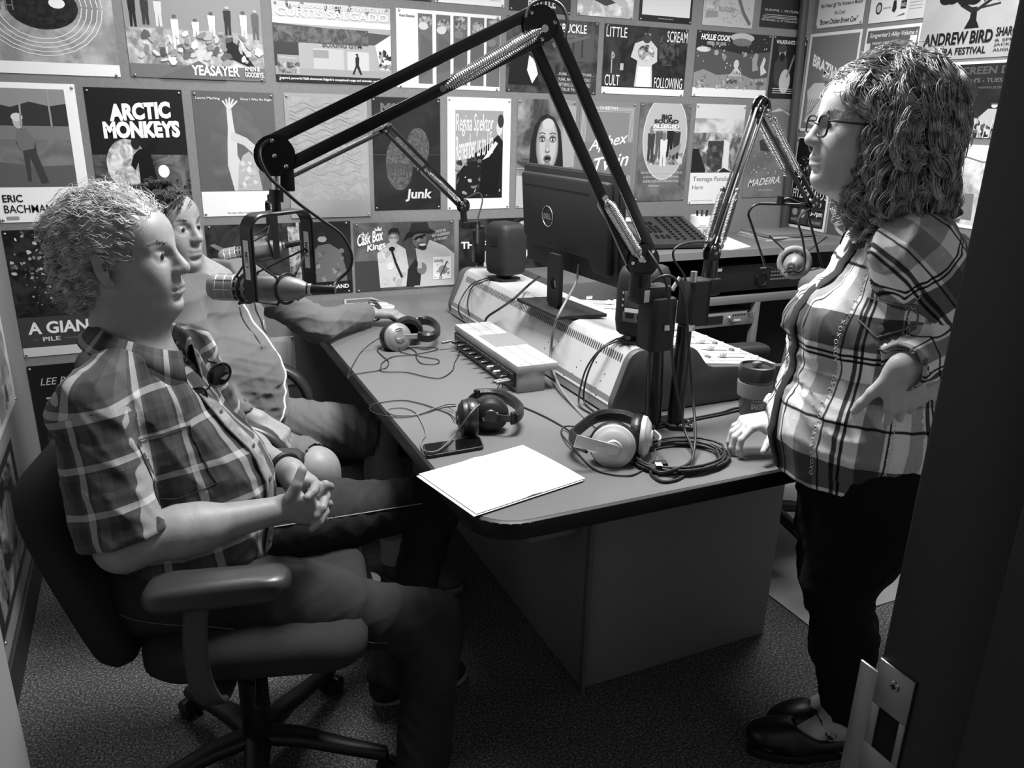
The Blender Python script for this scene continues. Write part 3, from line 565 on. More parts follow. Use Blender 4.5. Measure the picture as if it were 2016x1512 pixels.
poster('white bordered grey poster with slanted lettering and a pale head in profile, near the corner', 'R', 3.181, 2.866, 1.433, 1.876, .92,
  [('r', .04, .03, .96, .97, .46), ('t', 'BRAZILYN', .12, .68, .78, .80, .95, .04, .0, -.32), ('t', '5.19', .36, .56, .62, .65, .93, .03, .0, -.2), ('p', [(.3, .58), (.4, .52), (.8, .42), (.85, .5), (.6, .56)], .55), ('t', 'art', .42, .46, .66, .54, .4, .02, 0, -.2), ('p', [(.1, .1), (.12, .3), (.08, .42), (.2, .5), (.4, .5), (.6, .42), (.66, .3), (.6, .1), (.4, .05)], .82)] + [('l', [(.1 + .03 * i, .12 + .02 * i), (.16 + .05 * i, .34)], .014, .5) for i in range(5)], 'b')
poster('white bordered leaflet with a grey header and a small photograph, above the woman\'s hair', 'R', 2.842, 2.557, 1.56, 1.875, .93,
  [('r', .03, .66, .97, .96, .36), ('t', "Songwriter's Alley Volume 6", .08, .85, .95, .93, .88, .01, .2), ('t', 'FRIDAY, MARCH 23, 7 PM HR', .15, .77, .85, .81, .9, .01), ('t', 'Center for the Arts', .32, .70, .62, .73, .8), ('r', .03, .66, .11, .80, .85), ('r', .83, .7, .95, .86, .9), ('t', 'Luke Hendon', .55, .57, .92, .62, .15, .02, .2), ('r', .56, .3, .86, .56, .15), ('e', .72, .42, .08, .1, .6)] + [('l', [(.06, .6 - .028 * i), (.5, .6 - .028 * i)], .005, .5) for i in range(18)], '')
def band():
    o = [('n', 0, 0, 1, 1, .10, .16, 6), ('r', 0, .965, 1, 1, .9), ('r', 0, 0, 1, .01, .9), ('t', 'SCREEN DOOR PORCH', .34, .83, 1.2, .93, .33, .03), ('t', "DORNAN'S - TUES. OCT 19 - 7PM", .28, .72, 1.0, .78, .4, .02), ('t', 'WWW.SCREENDOORPORCH.COM', .52, .64, 1.0, .67, .45), ('l', [(.7, .97), (.71, .83)], .008, .8)]
    o += [('e', .36, .55, .025, .03, .85), ('p', [(.3, .1), (.32, .45), (.38, .5), (.46, .35), (.5, .3), (.42, .28), (.4, .1)], .35), ('s', .3, .1, .5, .5, 30, .008, .03, .1, .8, 111), ('e', .66, .42, .022, .028, .8), ('r', .635, .435, .69, .455, .3), ('p', [(.56, .26), (.62, .38), (.7, .38), (.76, .26), (.74, .15), (.6, .15)], .72), ('e', .76, .35, .05, .012, .9), ('s', .55, .02, .9, .25, 60, .006, .03, .05, .85, 112)]
    o += [('l', [(.54 + .04 * i, .0), (.55 + .04 * i, .24)], .008, .8) for i in range(8)] + [('p', [(.93, .1), (.92, .5), (.97, .6), (1, .1)], .5), ('s', .9, .1, 1, .6, 20, .006, .02, .2, .9, 113)]
    return o
poster('dark poster of a band with a drummer, right of the woman\'s curls', 'R', 2.556, 1.96, 1.432, 1.714, .13, band(), '')
poster('pale washed-out poster of a hazy street scene, behind the woman\'s collar', 'R', 2.50, 2.02, 1.083, 1.405, .88,
  [('n', .0, .0, 1, .95, .62, .92, 7), ('l', [(.4, .9), (.7, .8), (1, .84)], .012, .5), ('p', [(.55, .1), (.6, .42), (.68, .42), (.7, .1)], .5), ('p', [(.38, .05), (.4, .32), (.46, .36), (.5, .2), (.48, .05)], .2), ('n', .3, .05, .6, .35, .25, .75, 20), ('r', 0, 0, 1, .04, .95)], '')
poster('black music bash poster with white borders, standing on the counter in the corner', 'R', 3.176, 2.92, 0.965, 1.404, .90,
  [('r', .03, .03, .95, .99, .10), ('s', .1, .55, .9, .8, 90, .006, .03, .1, .8, 121), ('e', .5, .92, .2, .1, .4), ('e', .5, .92, .17, .08, .15), ('l', [(.34, .92), (.66, .92)], .02, .5), ('t', 'H A R D', .12, .43, .8, .53, .9, .0, .3), ('t', 'FITZGERALD\'S', .06, .34, .97, .44, .85, .02), ('t', 'bash', .5, .26, .85, .33, .75, .01, .3),
   ('r', .05, .05, .52, .22, .24), ('r', .56, .05, .93, .24, .24), ('r', .58, .13, .91, .23, .08), ('t', '3-7pm', .6, .14, .9, .22, .95, .02), ('e', .18, .18, .07, .04, .6), ('e', .4, .17, .06, .05, .65), ('t', 'BASKET', .1, .08, .3, .11, .7), ('t', 'SUNDAY HARVEST', .58, .07, .9, .1, .7)] + [('l', [(.08, .29 - .02 * i), (.45, .29 - .02 * i)], .006, .7) for i in range(3)], 't')
poster('dark poster with pale script and a looping emblem, beside the woman\'s neck', 'R', 2.912, 2.63, 0.965, 1.40, .32,
  [('t', 'Suite', .2, .50, .55, .57, .88, .02, .3), ('e', .45, .2, .32, .2, .7), ('e', .45, .2, .27, .16, .3), ('e', .5, .24, .2, .1, .65), ('e', .5, .24, .16, .07, .3), ('r', 0, 0, .03, 1, .6)], '')
poster('black poster with white capitals low on the right wall, behind the woman\'s hip', 'R', 2.52, 2.02, 0.13, 0.432, .10,
  [('t', 'WASHINGTON', .15, .78, .78, .90, .92, .03), ('r', .1, .70, .95, .73, .85), ('r', .1, .3, .95, .34, .8), ('n', .1, .35, .95, .68, .08, .5, 20), ('t', 'LIVE IN CONCERT', .2, .15, .8, .23, .8, .01)], '')
# --- left wall (x0 < x1 runs away from the camera)
poster('pale poster seen almost edge on, high on the left wall', 'L', 2.30, 2.86, 0.56, 1.00, .80, [('n', .05, .05, .95, .95, .5, .82, 8), ('s', .1, .1, .9, .5, 12, .02, .06, .3, .6, 131)], 'bB')
poster('dark poster with pale streaks seen almost edge on, lower on the left wall', 'L', 2.05, 2.66, 0.16, 0.52, .5, [('r', .02, .03, .98, .97, .18), ('n', .1, .1, .9, .9, .08, .6, 9)], 'bB')
poster('dark poster with a thin white border, nearest the door on the left wall', 'L', 1.45, 2.01, 0.16, 0.52, .6, [('r', .02, .03, .98, .97, .15), ('n', .1, .1, .9, .9, .05, .45, 9)], 'bB')
# ---------------------------------------------------------------- materials
M_top = mat("desk_laminate", 0.395, 0.40, spec=0.4, bump=0.03, bscale=300, var=0.008, vscale=200)
M_edge = mat('black_bullnose_edge', 0.08, 0.45, spec=0.3)
M_cab = mat('cabinet_laminate', 0.52, 0.6)
M_cab2 = mat('cabinet_side_laminate', 0.40, 0.6)
M_blk = mat('black_plastic', 0.10, 0.42, spec=0.45)
M_blk2 = mat('matt_black_plastic', 0.13, 0.6, spec=0.35, bump=0.1, bscale=500)
M_blkm = mat('black_painted_metal', 0.08, 0.33, spec=0.5)
M_dark = mat('deep_black', 0.03, 0.9)
M_chrome = mat('chrome', 0.85, 0.18, metal=1.0)
M_steel = mat('satin_steel', 0.72, 0.35, metal=0.95)
M_silver = mat('silver_paint', 0.74, 0.32, metal=0.35)
M_pad = mat('black_leatherette', 0.09, 0.38, bump=0.5, bscale=120, spec=0.5)
M_cable = mat('black_cable_rubber', 0.12, 0.5)
M_cream = mat('console_enamel', 0.68, 0.36, spec=0.5)
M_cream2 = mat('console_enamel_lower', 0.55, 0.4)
M_cend = mat('console_end_cheek', 0.30, 0.5, bump=0.15, bscale=500)
M_grille = mat('microphone_grey', 0.56, 0.42, metal=0.25, bump=0.4, bscale=700)
M_mic = mat('microphone_body', 0.50, 0.42, metal=0.3)
M_white = mat('white_label', 0.93, 0.5)

# ---------------------------------------------------------------- the desk
dx0, dx1, dy0, dy1 = 0.503, 1.66, 1.200, YB - 0.002
def desk_outline(ins=0.0, r=0.10):
    pts = []
    x0, x1, y0, y1 = dx0 + ins, dx1 - ins, dy0 + ins, dy1
    for (cx, cy, a0) in ((x0 + r, y0 + r, 180), (x1 - r, y0 + r, 270)):
        for i in range(9):
            t = math.radians(a0 + i * 90 / 8); pts.append((cx + r * math.cos(t), cy + r * math.sin(t)))
    return pts + [(x1, y1), (x0, y1)]
desk = thing('studio_desk', 'grey laminate studio desk with thick black rounded edge and a pale cabinet base', 'desk', (1.05, 2.1, 0))
o = MB().prism(desk_outline(0.0), T - 0.040, T - 0.0005, bev=0.008).build('edge_band', M_edge, desk)
MB().prism(desk_outline(0.010, .092), T - 0.006, T, bev=0.0).build('tabletop', M_top, desk)
cab = MB().box(((0.934 + 1.568) / 2, 1.52 + 0.75, 0.349), (0.634, 1.50, 0.698), bev=0.003)
cab.build('cabinet', M_cab, desk)
MB().box((1.25, 1.512, 0.35), (0.60, 0.012, 0.66), bev=0.003).build('front_panel', M_cab, desk) if False else None
MB().box((0.86, 1.62, 0.575), (0.146, 0.10, 0.245), bev=0.003).build('cable_box', M_cab, desk)
MB().box((0.93, 1.51, 0.349), (0.012, 0.02, 0.698), bev=0.003).build('corner_strip', M_cab2, desk)

# ---------------------------------------------------------------- broadcast console
cons = thing('mixing_console', 'long cream broadcast mixing console with grey end cheek and white sliders', 'mixing console', (1.3, 2.2, T))
cy0, cy1 = 1.632, 2.80
prof = [(1.045, T + .004), (1.033, T + .030), (1.082, .878), (1.088, .895), (1.100, .909), (1.118, .9145), (1.270, .905), (1.300, .880), (1.325, .852), (1.585, .822), (1.600, .812), (1.605, T + .004)]
My = Matrix(((1, 0, 0, 0), (0, 0, 1, 0), (0, 1, 0, 0), (0, 0, 0, 1)))      # x,y(profile) -> x,z ; extrude -> y
MB().prism(prof, cy0, cy1, M=My, bev=0.0).build('casing', M_cream, cons, smooth=25)
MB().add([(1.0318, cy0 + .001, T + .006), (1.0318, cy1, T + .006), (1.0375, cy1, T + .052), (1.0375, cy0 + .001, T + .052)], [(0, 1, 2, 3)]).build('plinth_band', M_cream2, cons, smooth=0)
vent = MB()
for k in range(104):
    y = cy0 + 0.03 + k * (cy1 - cy0 - 0.06) / 104
    a = Vector((1.0795, y, .873)); b = Vector((1.0865, y, .8935))
    n = Vector((-1, 0, .33)).normalized() * 0.0006
    vent.add([a + n, a + n + Vector((0, .0045, 0)), b + n + Vector((0, .0045, 0)), b + n], [(0, 1, 2, 3)])
vent.build('vent_slots', mat('vent_shadow', 0.25, 0.9), cons, smooth=0)
seam = MB()
for zz, xx in ((.862, 1.0762), (.855, 1.0738)):
    seam.box((xx - .0002, (cy0 + cy1) / 2, zz), (.0016, cy1 - cy0 - .004, .0022))
seam.build('panel_seam', mat('seam_grey', 0.30, 0.8), cons, smooth=0)
holes = MB()
for y in (2.05, 1.85, 1.72):
    for z in (.79, .81, .83): holes.box((1.033 + (z - .77) * .453 - .0004, y - (z - .77) * .3, z), (.0014, .003, .003))
for y, z in ((1.98, .845), (1.76, .845), (1.88, .775), (1.70, .775)): holes.box((1.033 + (z - .77) * .453 - .0004, y, z), (.0014, .004, .004))
holes.build('rivet_holes', M_dark, cons, smooth=0)
# end cheek: rounded grey panel, a little proud of the casing
def rounded(poly, r, n=5):
    out = []; k = len(poly)
    for i in range(k):
        p0, p1, p2 = Vector(poly[i - 1]), Vector(poly[i]), Vector(poly[(i + 1) % k])
        rr = r[i] if isinstance(r, (list, tuple)) else r
        a = p1 + (p0 - p1).normalized() * min(rr, (p0 - p1).length * .49); b = p1 + (p2 - p1).normalized() * min(rr, (p2 - p1).length * .49)
        for j in range(n + 1):
            t = j / n; out.append(tuple((1 - t) ** 2 * a + 2 * t * (1 - t) * p1 + t * t * b))
    return out
chk = rounded([(1.040, T + .002), (1.026, T + .035), (1.078, .918), (1.272, .912), (1.322, .850), (1.615, .822), (1.615, T + .002)], [.015, .02, .035, .03, .02, .012, .01])
MB().prism(chk, cy0 - .024, cy0, M=My, bev=0.004).build('end_cheek', M_cend, cons)
MB().prism(chk, cy1, cy1 + .024, M=My, bev=0.004).build('end_cheek', M_cend, cons)
# control surface: slope from (1.325,.852) to (1.585,.822)
def surf(x, y, h=0.0):
    t = (x - 1.325) / (1.585 - 1.325)
    return Vector((x + h * .115, y, .852 - .030 * t + h))
lines = MB()
for k in range(15):
    y = cy0 + .025 + k * .078
    lines.add([surf(1.33, y, .0006), surf(1.58, y, .0006), surf(1.58, y + .0015, .0006), surf(1.33, y + .0015, .0006)], [(0, 1, 2, 3)])
for x in (1.372, 1.405, 1.55):
    lines.add([surf(x, cy0 + .01, .0006), surf(x + .0015, cy0 + .01, .0006), surf(x + .0015, cy1 - .01, .0006), surf(x, cy1 - .01, .0006)], [(0, 1, 2, 3)])
lines.build('panel_lines', mat('panel_line_grey', 0.42, 0.6), cons, smooth=0)
fader_m = mat('white_fader_cap', 0.84, 0.35); slot_m = mat('fader_slot', 0.10, 0.8); btn_m = mat('clear_button', 0.88, 0.2, spec=0.6); btn_d = mat('grey_button', 0.36, 0.4); knob_m = mat('grey_knob', 0.55, 0.45)
fpos = [.0, .25, .62, .2, .8, .35, .1, .9, .5, .7, .2, .6, .4, .8]
for k in range(14):
    y = cy0 + .064 + k * .078
    s = MB(); s.add([surf(1.425, y - .002, .0008), surf(1.520, y - .002, .0008), surf(1.520, y + .002, .0008), surf(1.425, y + .002, .0008)], [(0, 1, 2, 3)])
    s.build('fader_slot', slot_m, cons, smooth=0)
    x = 1.435 + fpos[k] * .075
    f = MB(); c = surf(x, y, .007); f.box(c, (.026, .014, .010), bev=.002); f.box(c + Vector((.0, 0, .006)), (.006, .014, .006), bev=.002); f.box(c + Vector((.010, 0, .005)), (.006, .014, .006), bev=.002); f.box(c + Vector((-.010, 0, .005)), (.006, .014, .006), bev=.002)
    f.build('fader_cap', fader_m, cons)
    for xx, mm in ((1.537, btn_d if k % 3 else btn_m), (1.562, btn_m)):
        b = MB(); b.lathe([(.0001, .006), (.006, .0055), (.0085, .003), (.009, 0)], n=16, M=Matrix.Translation(surf(xx, y, .0006)))
        b.build('push_button', mm, cons)
    b = MB(); b.box(surf(1.388, y, .002), (.012, .018, .004), bev=.0018); b.build('push_button', btn_d, cons)
    if k % 2 == 0 or k > 8:
        for xx in (1.345, 1.362) if k > 7 else (1.352,):
            kn = MB(); kn.lathe([(.0065, 0), (.0058, .013), (.005, .0145), (.0001, .0145)], n=16, M=Matrix.Translation(surf(xx, y + .02, .0006))); kn.build('knob', knob_m, cons)

MB().box((1.455, 2.63, .868), (.26, .32, .075), bev=.006).build('blank_module', mat('module_grey', .30, .5), cons)

# ---------------------------------------------------------------- monitor on the console
def local(c, U, N, V):
    """matrix with columns U (x), N (y), V (z)"""
    U, N, V = Vector(U).normalized(), Vector(N).normalized(), Vector(V).normalized()
    return Matrix(((U.x, N.x, V.x, c[0]), (U.y, N.y, V.y, c[1]), (U.z, N.z, V.z, c[2]), (0, 0, 0, 1)))
mon = thing('monitor', 'black flat monitor seen from behind, its stand on the long cream console', 'monitor', (1.12, 2.05, .915))
ya = math.radians(-86.6)
U = Vector((math.cos(ya), math.sin(ya), 0)); Bk = Vector((U.y, -U.x, 0))
tl_ = math.radians(4.1)
V = Vector((0, 0, 1)) * math.cos(tl_) + Bk * math.sin(tl_)
N = U.cross(V)                      # towards the back of the monitor
if N.dot(Bk) < 0: N = -N
ML = local((1.121, 2.048, 1.183), U, N, V)
pan = MB().box((0, -.010, 0), (.510, .018, .300), bev=.003, M=ML)
hp_ = [(-.225, -.120), (-.19, -.085), (.15, -.085), (.175, -.13), (.248, -.145), (.250, .146), (-.250, .146), (-.250, -.05)]
pan.prism([(x, y) for x, y in [(-.252, -.147), (.252, -.147), (.252, .147), (-.252, .147)]], 0, .006, M=ML @ Matrix(((1, 0, 0, 0), (0, 0, 1, 0), (0, 1, 0, 0), (0, 0, 0, 1))), bev=.003)
pan.build('panel', M_blk2, mon)
MX = ML @ Matrix(((1, 0, 0, 0), (0, 0, 1, 0), (0, 1, 0, 0), (0, 0, 0, 1)))
MB().prism([(-.235, -.06), (-.20, -.085), (.135, -.085), (.165, -.12), (.235, -.12), (.235, .13), (-.235, .13)], .004, .028, M=MX, bev=.010).build('rear_housing', M_blk2, mon)
MB().box((-.03, .0285, .095), (.36, .001, .003), M=ML).build('vent_slot', M_dark, mon)
lg = MB(); n = 40
ringp = [Vector((-.075 + .030 * math.cos(t), .0288, .010 + .030 * math.sin(t))) for t in [2 * math.pi * i / n for i in range(n)]]
lg.tube([ML @ p for p in ringp], .0014, n=6, closed=True)
text_on(lg, 'DELL', ML @ Vector((-.075, .0292, .010)), ML.to_3x3() @ Vector((-1, 0, 0)) if False else ML.to_3x3() @ Vector((1, 0, 0)), ML.to_3x3() @ Vector((0, 0, 1)), -.021, -.008, .021, .008, None, off=.03)
lg.build('logo', mat('logo_silver', .62, .35, metal=.4), mon)
bz = .9155
bp_ = [(1.040, 2.222), (1.052, 1.962), (1.206, 1.945), (1.186, 2.205)]
MB().prism(bp_, bz, bz + .011, bev=.0025).build('stand_base', M_blk2, mon)
col = MB()
c0 = Vector((1.105, 2.075, bz + .010)); c1 = Vector((1.086, 2.045, 1.10))
MC = local(c0, U, Bk, (c1 - c0))
MC2 = MC @ Matrix(((1, 0, 0, 0), (0, 0, 1, 0), (0, 1, 0, 0), (0, 0, 0, 1)))
hw = .034; ring = []
outer = [(-hw, 0), (hw, 0), (hw, .17), (-hw, .17)]
# column with an oval cable hole: frame of four pieces around the hole
hz, hr = .075, .019
nn = 24; vs = []; fs = []
for side in (0.0, .014):
    for i in range(nn):
        t = 2 * math.pi * i / nn; dx, dz = math.cos(t), math.sin(t)
        vs.append(MC2 @ Vector((dx * hr * .8, hz + dz * hr * 1.1, side)))
    for i in range(nn):
        t = 2 * math.pi * i / nn; dx, dz = math.cos(t), math.sin(t)
        k = 1 / max(abs(dx) / hw, (dz / .095 if dz > 0 else -dz / .075) if dz else 0)
        vs.append(MC2 @ Vector((dx * k, hz + dz * k, side)))
for i in range(nn):
    j = (i + 1) % nn
    fs += [(i, j, nn + j, nn + i), (2 * nn + j, 2 * nn + i, 3 * nn + i, 3 * nn + j), (i, 2 * nn + i, 2 * nn + j, j), (nn + i, nn + j, 3 * nn + j, 3 * nn + i)]
col.add(vs, fs); col.build('stand_column', M_blk2, mon, smooth=30)

# ---------------------------------------------------------------- speakers
def speaker(label, loc, yaw, detail):
    root = thing('studio_speaker', label, 'speaker', loc, 'round-shouldered studio speakers')
    M = Matrix.Translation(Vector(loc)) @ Matrix.Rotation(yaw, 4, 'Z')     # front looks along local +Y
    sec = rounded([(-.060, -.050), (.060, -.050), (.062, .055), (-.062, .055)], [.030, .030, .012, .012], 6)
    b = MB(); lev = [(0.022, .80), (.030, .93), (.060, 1.0), (.150, 1.0), (.180, .95), (.196, .84), (.202, .66)]
    vs = []; fs = []; k = len(sec)
    for z, s_ in lev:
        for x, y in sec: vs.append(M @ Vector((x * s_, y * s_, z)))
    for a in range(len(lev) - 1):
        for i in range(k): fs.append((a * k + i, a * k + (i + 1) % k, (a + 1) * k + (i + 1) % k, (a + 1) * k + i))
    fs += [tuple(range(k - 1, -1, -1)), tuple(range((len(lev) - 1) * k, len(lev) * k))]
    b.add(vs, fs); b.build('enclosure', M_blk2, root)
    MB().prism(rounded([(-.045, -.045), (.045, -.045), (.045, .045), (-.045, .045)], .012), 0, .010, M=M, bev=.003).cyl((0, 0, .008), (0, 0, .026), .030, .022, M=M).build('rubber_foot', M_blk, root)
    MB().box((0, .052, .11), (.10, .004, .15), bev=.0015, M=M).build('front_grille', mat('speaker_grille', .16, .5, metal=.4, bump=.6, bscale=900), root)
    MB().box((0, -.047, .145), (.050, .012, .045), bev=.004, M=M).build('rear_bracket', M_blk, root)
    if detail:
        MB().box((.0, -.0515, .120), (.062, .004, .040), bev=.001, M=M).build('heat_plate', mat('heat_plate_grey', .32, .4, metal=.3), root)
        s_ = MB()
        for x in (-.034, .034):
            for z in (.104, .120, .137): s_.lathe([(.0001, .002), (.003, .0015), (.0034, 0)], n=10, M=M @ Matrix.Translation((x, -.0535, z)) @ frame_z((0, -1, 0)))
        s_.build('screw_heads', M_chrome, root)
        MB().box((-.008, -.0525, .092), (.040, .003, .010), M=M).build('label_strip', M_white, root)
        MB().box((.0, -.0505, .074), (.066, .004, .026), bev=.001, M=M).build('input_plate', mat('input_plate_grey', .40, .4, metal=.4), root)
        MB().box((-.014, -.0532, .078), (.022, .002, .013), M=M).box((.016, -.0532, .076), (.020, .002, .012), M=M).build('socket', M_dark, root)
    return root
speaker('black round-shouldered speaker at the far end of the cream console', (1.148, 2.565, .915), math.radians(-75), False)
speaker('black round-shouldered speaker with rear plates at the near end of the console', (1.150, 1.690, .915), math.radians(-50), True)

# ---------------------------------------------------------------- headphone splitter in a wooden riser
spl = thing('headphone_amplifier', 'pale wooden riser box holding a black strip of headphone sockets and knobs', 'headphone amplifier', (.93, 2.1, T))
wood = mat('pale_pine', .62, .5, var=.05, vscale=14)
wood2 = mat('pale_pine_edge', .54, .55, var=.05, vscale=14)
z1 = .820
MB().box(((.884 + 1.008) / 2, (1.87 + 2.361) / 2, z1 - .011), (.124, .491, .022), bev=.0015).build('top_board', wood, spl)
MB().box(((.886 + .972) / 2, (1.872 + 2.36) / 2, T + .0295), (.084, .486, .057), bev=.001).build('side_board', wood2, spl)
gr = MB()
for x in (.926, .967): gr.box((x, 2.115, z1 + .0001), (.0012, .49, .0004))
for x in (.902, .93, .965):
    for y in (1.882, 2.35): gr.lathe([(.0001, .0004), (.0025, .0004), (.0025, 0)], n=10, M=Matrix.Translation((x, y, z1)))
gr.build('board_joint', mat('joint_shadow', .36, .7), spl, smooth=0)
MB().box((.958, 2.137, z1 + .0003), (.108, .135, .0006)).build('tape_patch', mat('grey_tape', .48, .5), spl, smooth=0)
MB().box((.8815, (1.884 + 2.35) / 2, T + .036), (.006, .466, .042), bev=.0008).build('socket_panel', M_blkm, spl)
ticks = MB()
for k in range(44):
    y = 1.895 + k * .0102
    ticks.box((.8782, y, T + .053), (.0006, .0022 + .003 * (k % 3 == 0), .0016)); 
    if k % 2: ticks.box((.8782, y, T + .020), (.0006, .003, .0014))
ticks.build('panel_markings', mat('panel_print', .75, .5), spl, smooth=0)
for k in range(9):
    y = 1.93 + k * .048
    kk = MB(); kk.cyl((.879, y, T + .034), (.866, y, T + .034), .0058, .0058, n=14).cyl((.866, y, T + .034), (.858, y, T + .034), .0065, .0050, n=14); kk.build('knob', M_steel if k in (1, 2) else M_blkm, spl)
plugs = [(2.345, .856), (1.918, .857), (1.905, .860)]
for y, x in plugs:
    c_ = MB(); c_.cyl((.880, y, T + .030), (x, y, T + .029), .0042, n=12).cyl((x, y, T + .029), (x - .024, y, T + .027), .0055, .0048, n=12); c_.build('jack_plug', mat('dull_plug', .40, .45, metal=.6), spl)

# ---------------------------------------------------------------- counter along the back right, with equipment rack
ctr = thing('counter', 'grey laminate counter in the back right corner with an equipment rack under it', 'counter', (2.35, 2.95, 0))
MB().box(((1.72 + XR) / 2, (2.705 + YB) / 2, .930), (XR - 1.722, YB - 2.707, .030), bev=.002).build('countertop', mat('counter_laminate', .42, .5), ctr)
MB().box(((1.72 + XR) / 2, 2.703, .930), (XR - 1.724, .004, .031)).build('front_edging', mat('counter_edging', .50, .5), ctr, smooth=0)
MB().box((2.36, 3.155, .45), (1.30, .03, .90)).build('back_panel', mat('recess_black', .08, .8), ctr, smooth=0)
MB().box((1.745, 2.95, .457), (.03, .42, .914)).build('side_panel', M_cab2, ctr)
rk = thing('equipment_rack', 'low grey metal equipment rack standing under the counter', 'equipment rack', (2.35, 2.92, 0))
rg = mat('rack_grey_metal', .50, .45, metal=.2)
for x in (2.03, 2.487, 2.86): MB().box((x, 2.745, .35), (.030, .03, .70), bev=.002).build('upright', rg, rk)
MB().box((2.445, 2.745, .715), (.87, .03, .035), bev=.002).build('crossbar', rg, rk)
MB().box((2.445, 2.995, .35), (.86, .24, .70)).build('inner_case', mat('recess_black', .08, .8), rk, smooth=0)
MB().box((2.205, 2.752, .80), (.014, .03, .150), bev=.001).build('rack_ear', rg, rk)
cdp = thing('disc_player', 'black rack disc player with a big jog wheel and rows of small keys', 'disc player', (2.48, 2.9, .75))
MB().box((2.49, 2.87, .812), (.545, .26, .118), bev=.004).build('case', mat('player_front', .13, .4), cdp)
MB().box((2.255, 2.738, .855), (.026, .004, .012)).build('label_strip', M_white, cdp)
MB().lathe([(.034, 0), (.033, .010), (.028, .012), (.026, .007), (.0001, .007)], M=Matrix.Translation((2.495, 2.740, .800)) @ frame_z((0, -1, 0))).build('jog_wheel', M_blkm, cdp)
for r_ in range(3):
    for c_ in range(6):
        MB().box((2.555 + c_ * .017, 2.738, .830 - r_ * .017), (.012, .006, .009), bev=.002).build('key', mat('key_grey', .42, .4), cdp)
for c_ in range(3): MB().box((2.487 + c_ * .012, 2.738, .852), (.008, .004, .005)).build('indicator', mat('indicator_white', .8, .4), cdp)
for r_ in range(4): MB().box((2.225, 2.738, .852 - r_ * .022), (.012, .005, .013), bev=.001).build('key', mat('key_dark', .22, .4), cdp)
tun = thing('rack_receiver', 'slim silver rack unit with a dark display and two knobs, low under the counter', 'rack unit', (2.3, 2.85, .6))
MB().box((2.31, 2.79, .628), (.35, .12, .058), bev=.002).build('case', mat('brushed_face', .62, .35, metal=.5), tun)
MB().box((2.245, 2.729, .632), (.10, .003, .036)).build('display', M_dark, tun, smooth=0)
for x, z in ((2.335, .635), (2.44, .655)): MB().lathe([(.012, 0), (.011, .014), (.0001, .015)], n=18, M=Matrix.Translation((x, 2.729, z)) @ frame_z((0, -1, 0))).build('knob', M_chrome, tun)
for k in range(6): MB().box((2.352 + k * .013, 2.728, .648), (.006, .003, .006)).build('key', M_blk, tun, smooth=0)
MB().box((2.37, 2.728, .622), (.05, .003, .008)).build('key_strip', mat('indicator_white', .8, .4), tun, smooth=0)

# things on the counter
ph = thing('desk_phone', 'wide dark console telephone with rows of keys and a small lit display, on the counter', 'telephone', (2.15, 2.9, .945))
pa = math.radians(-9)
MP = Matrix.Translation((2.115, 2.935, .962)) @ Matrix.Rotation(pa, 4, 'Z') @ Matrix.Rotation(math.radians(15), 4, 'X')
pm_ = mat('phone_dark_grey', .20, .45)
MB().prism(rounded([(-.20, -.15), (.135, -.15), (.135, .16), (-.20, .16)], .012), .028, .050, M=MP, bev=.003).build('housing', pm_, ph)
MB().prism(rounded([(-.18, -.13), (.115, -.13), (.115, .10), (-.18, .10)], .01), .0, .028, M=Matrix.Translation((2.115, 2.935, .9455)) @ Matrix.Rotation(pa, 4, 'Z'), bev=.002).build('foot_wedge', M_blk, ph)
MB().box((-.145, .120, .0505), (.060, .045, .002), M=MP).build('display', mat('display_grey', .85, .4, emit=.15), ph, smooth=0)
MB().box((-.175, -.045, .054), (.045, .19, .018), bev=.008, M=MP).build('handset_rest', mat('phone_shine', .36, .25), ph)
def key(x, y, sx=.013, sy=.011): MB().box((x, y, .0535), (sx, sy, .007), bev=.002, M=MP).build('key', mat('phone_key', .09, .4), ph, smooth=0)
for r_ in range(2):
    for c_ in range(3): key(-.115 + c_ * .022, .078 - r_ * .015, .016, .007)
for r_ in range(4):
    for c_ in range(3): key(-.112 + c_ * .026, .035 - r_ * .020, .015, .011)
for r_ in range(2):
    for c_ in range(3): key(-.100 + c_ * .026, -.070 - r_ * .020, .015, .008)
for cc in range(4):
    for r_ in range(10):
        if cc == 1 and False: continue
        key((-.015, .020, .065, .100)[cc] , .130 - r_ * .026, .015, .010)
mug = thing('mug', 'white mug holding pens with a printed badge, on the counter against the wall', 'mug', (2.385, 3.05, .945))
MM = Matrix.Translation((2.352, 3.03, .9455)) @ Matrix.Scale(1.12, 4)
MB().lathe([(.038, 0), (.041, .003), (.042, .05), (.042, .096), (.0395, .097), (.0385, .09), (.038, .008), (.0001, .006)], M=MM, n=36).build('cup', mat('white_glaze', .93, .2, spec=.6), mug)
hd = [Vector((.040 + .026 * math.sin(t), .0, .052 - .030 * math.cos(t))) for t in [math.pi * i / 10 for i in range(11)]]
MB().tube([MM @ (Matrix.Rotation(math.radians(-12), 4, 'Z') @ p) for p in hd], .0055, n=10).build('handle', mat('white_glaze', .93, .2, spec=.6), mug)
bd = MB()
for i, (t, x0, z0, x1, z1, b_) in enumerate((('KHOL', .002, .030, .026, .046, .03), ('RADIO', -.022, .032, -.002, .044, .02), ('COMMUNITY', -.014, .056, .018, .061, 0), ('JACKSON', -.018, .018, .020, .023, 0))):
    X, Y, Z, fs_, asp_ = text_geo(t, b_, 0)
    vs = []
    for a, b in zip(X, Y):
        u = x0 + (x1 - x0) * a; v = z0 + (z1 - z0) * b; th = -math.pi / 2 - .38 + u / .0425
        vs.append(MM @ Vector((.0427 * math.cos(th), .0427 * math.sin(th), v)))
    bd.add(vs, fs_)
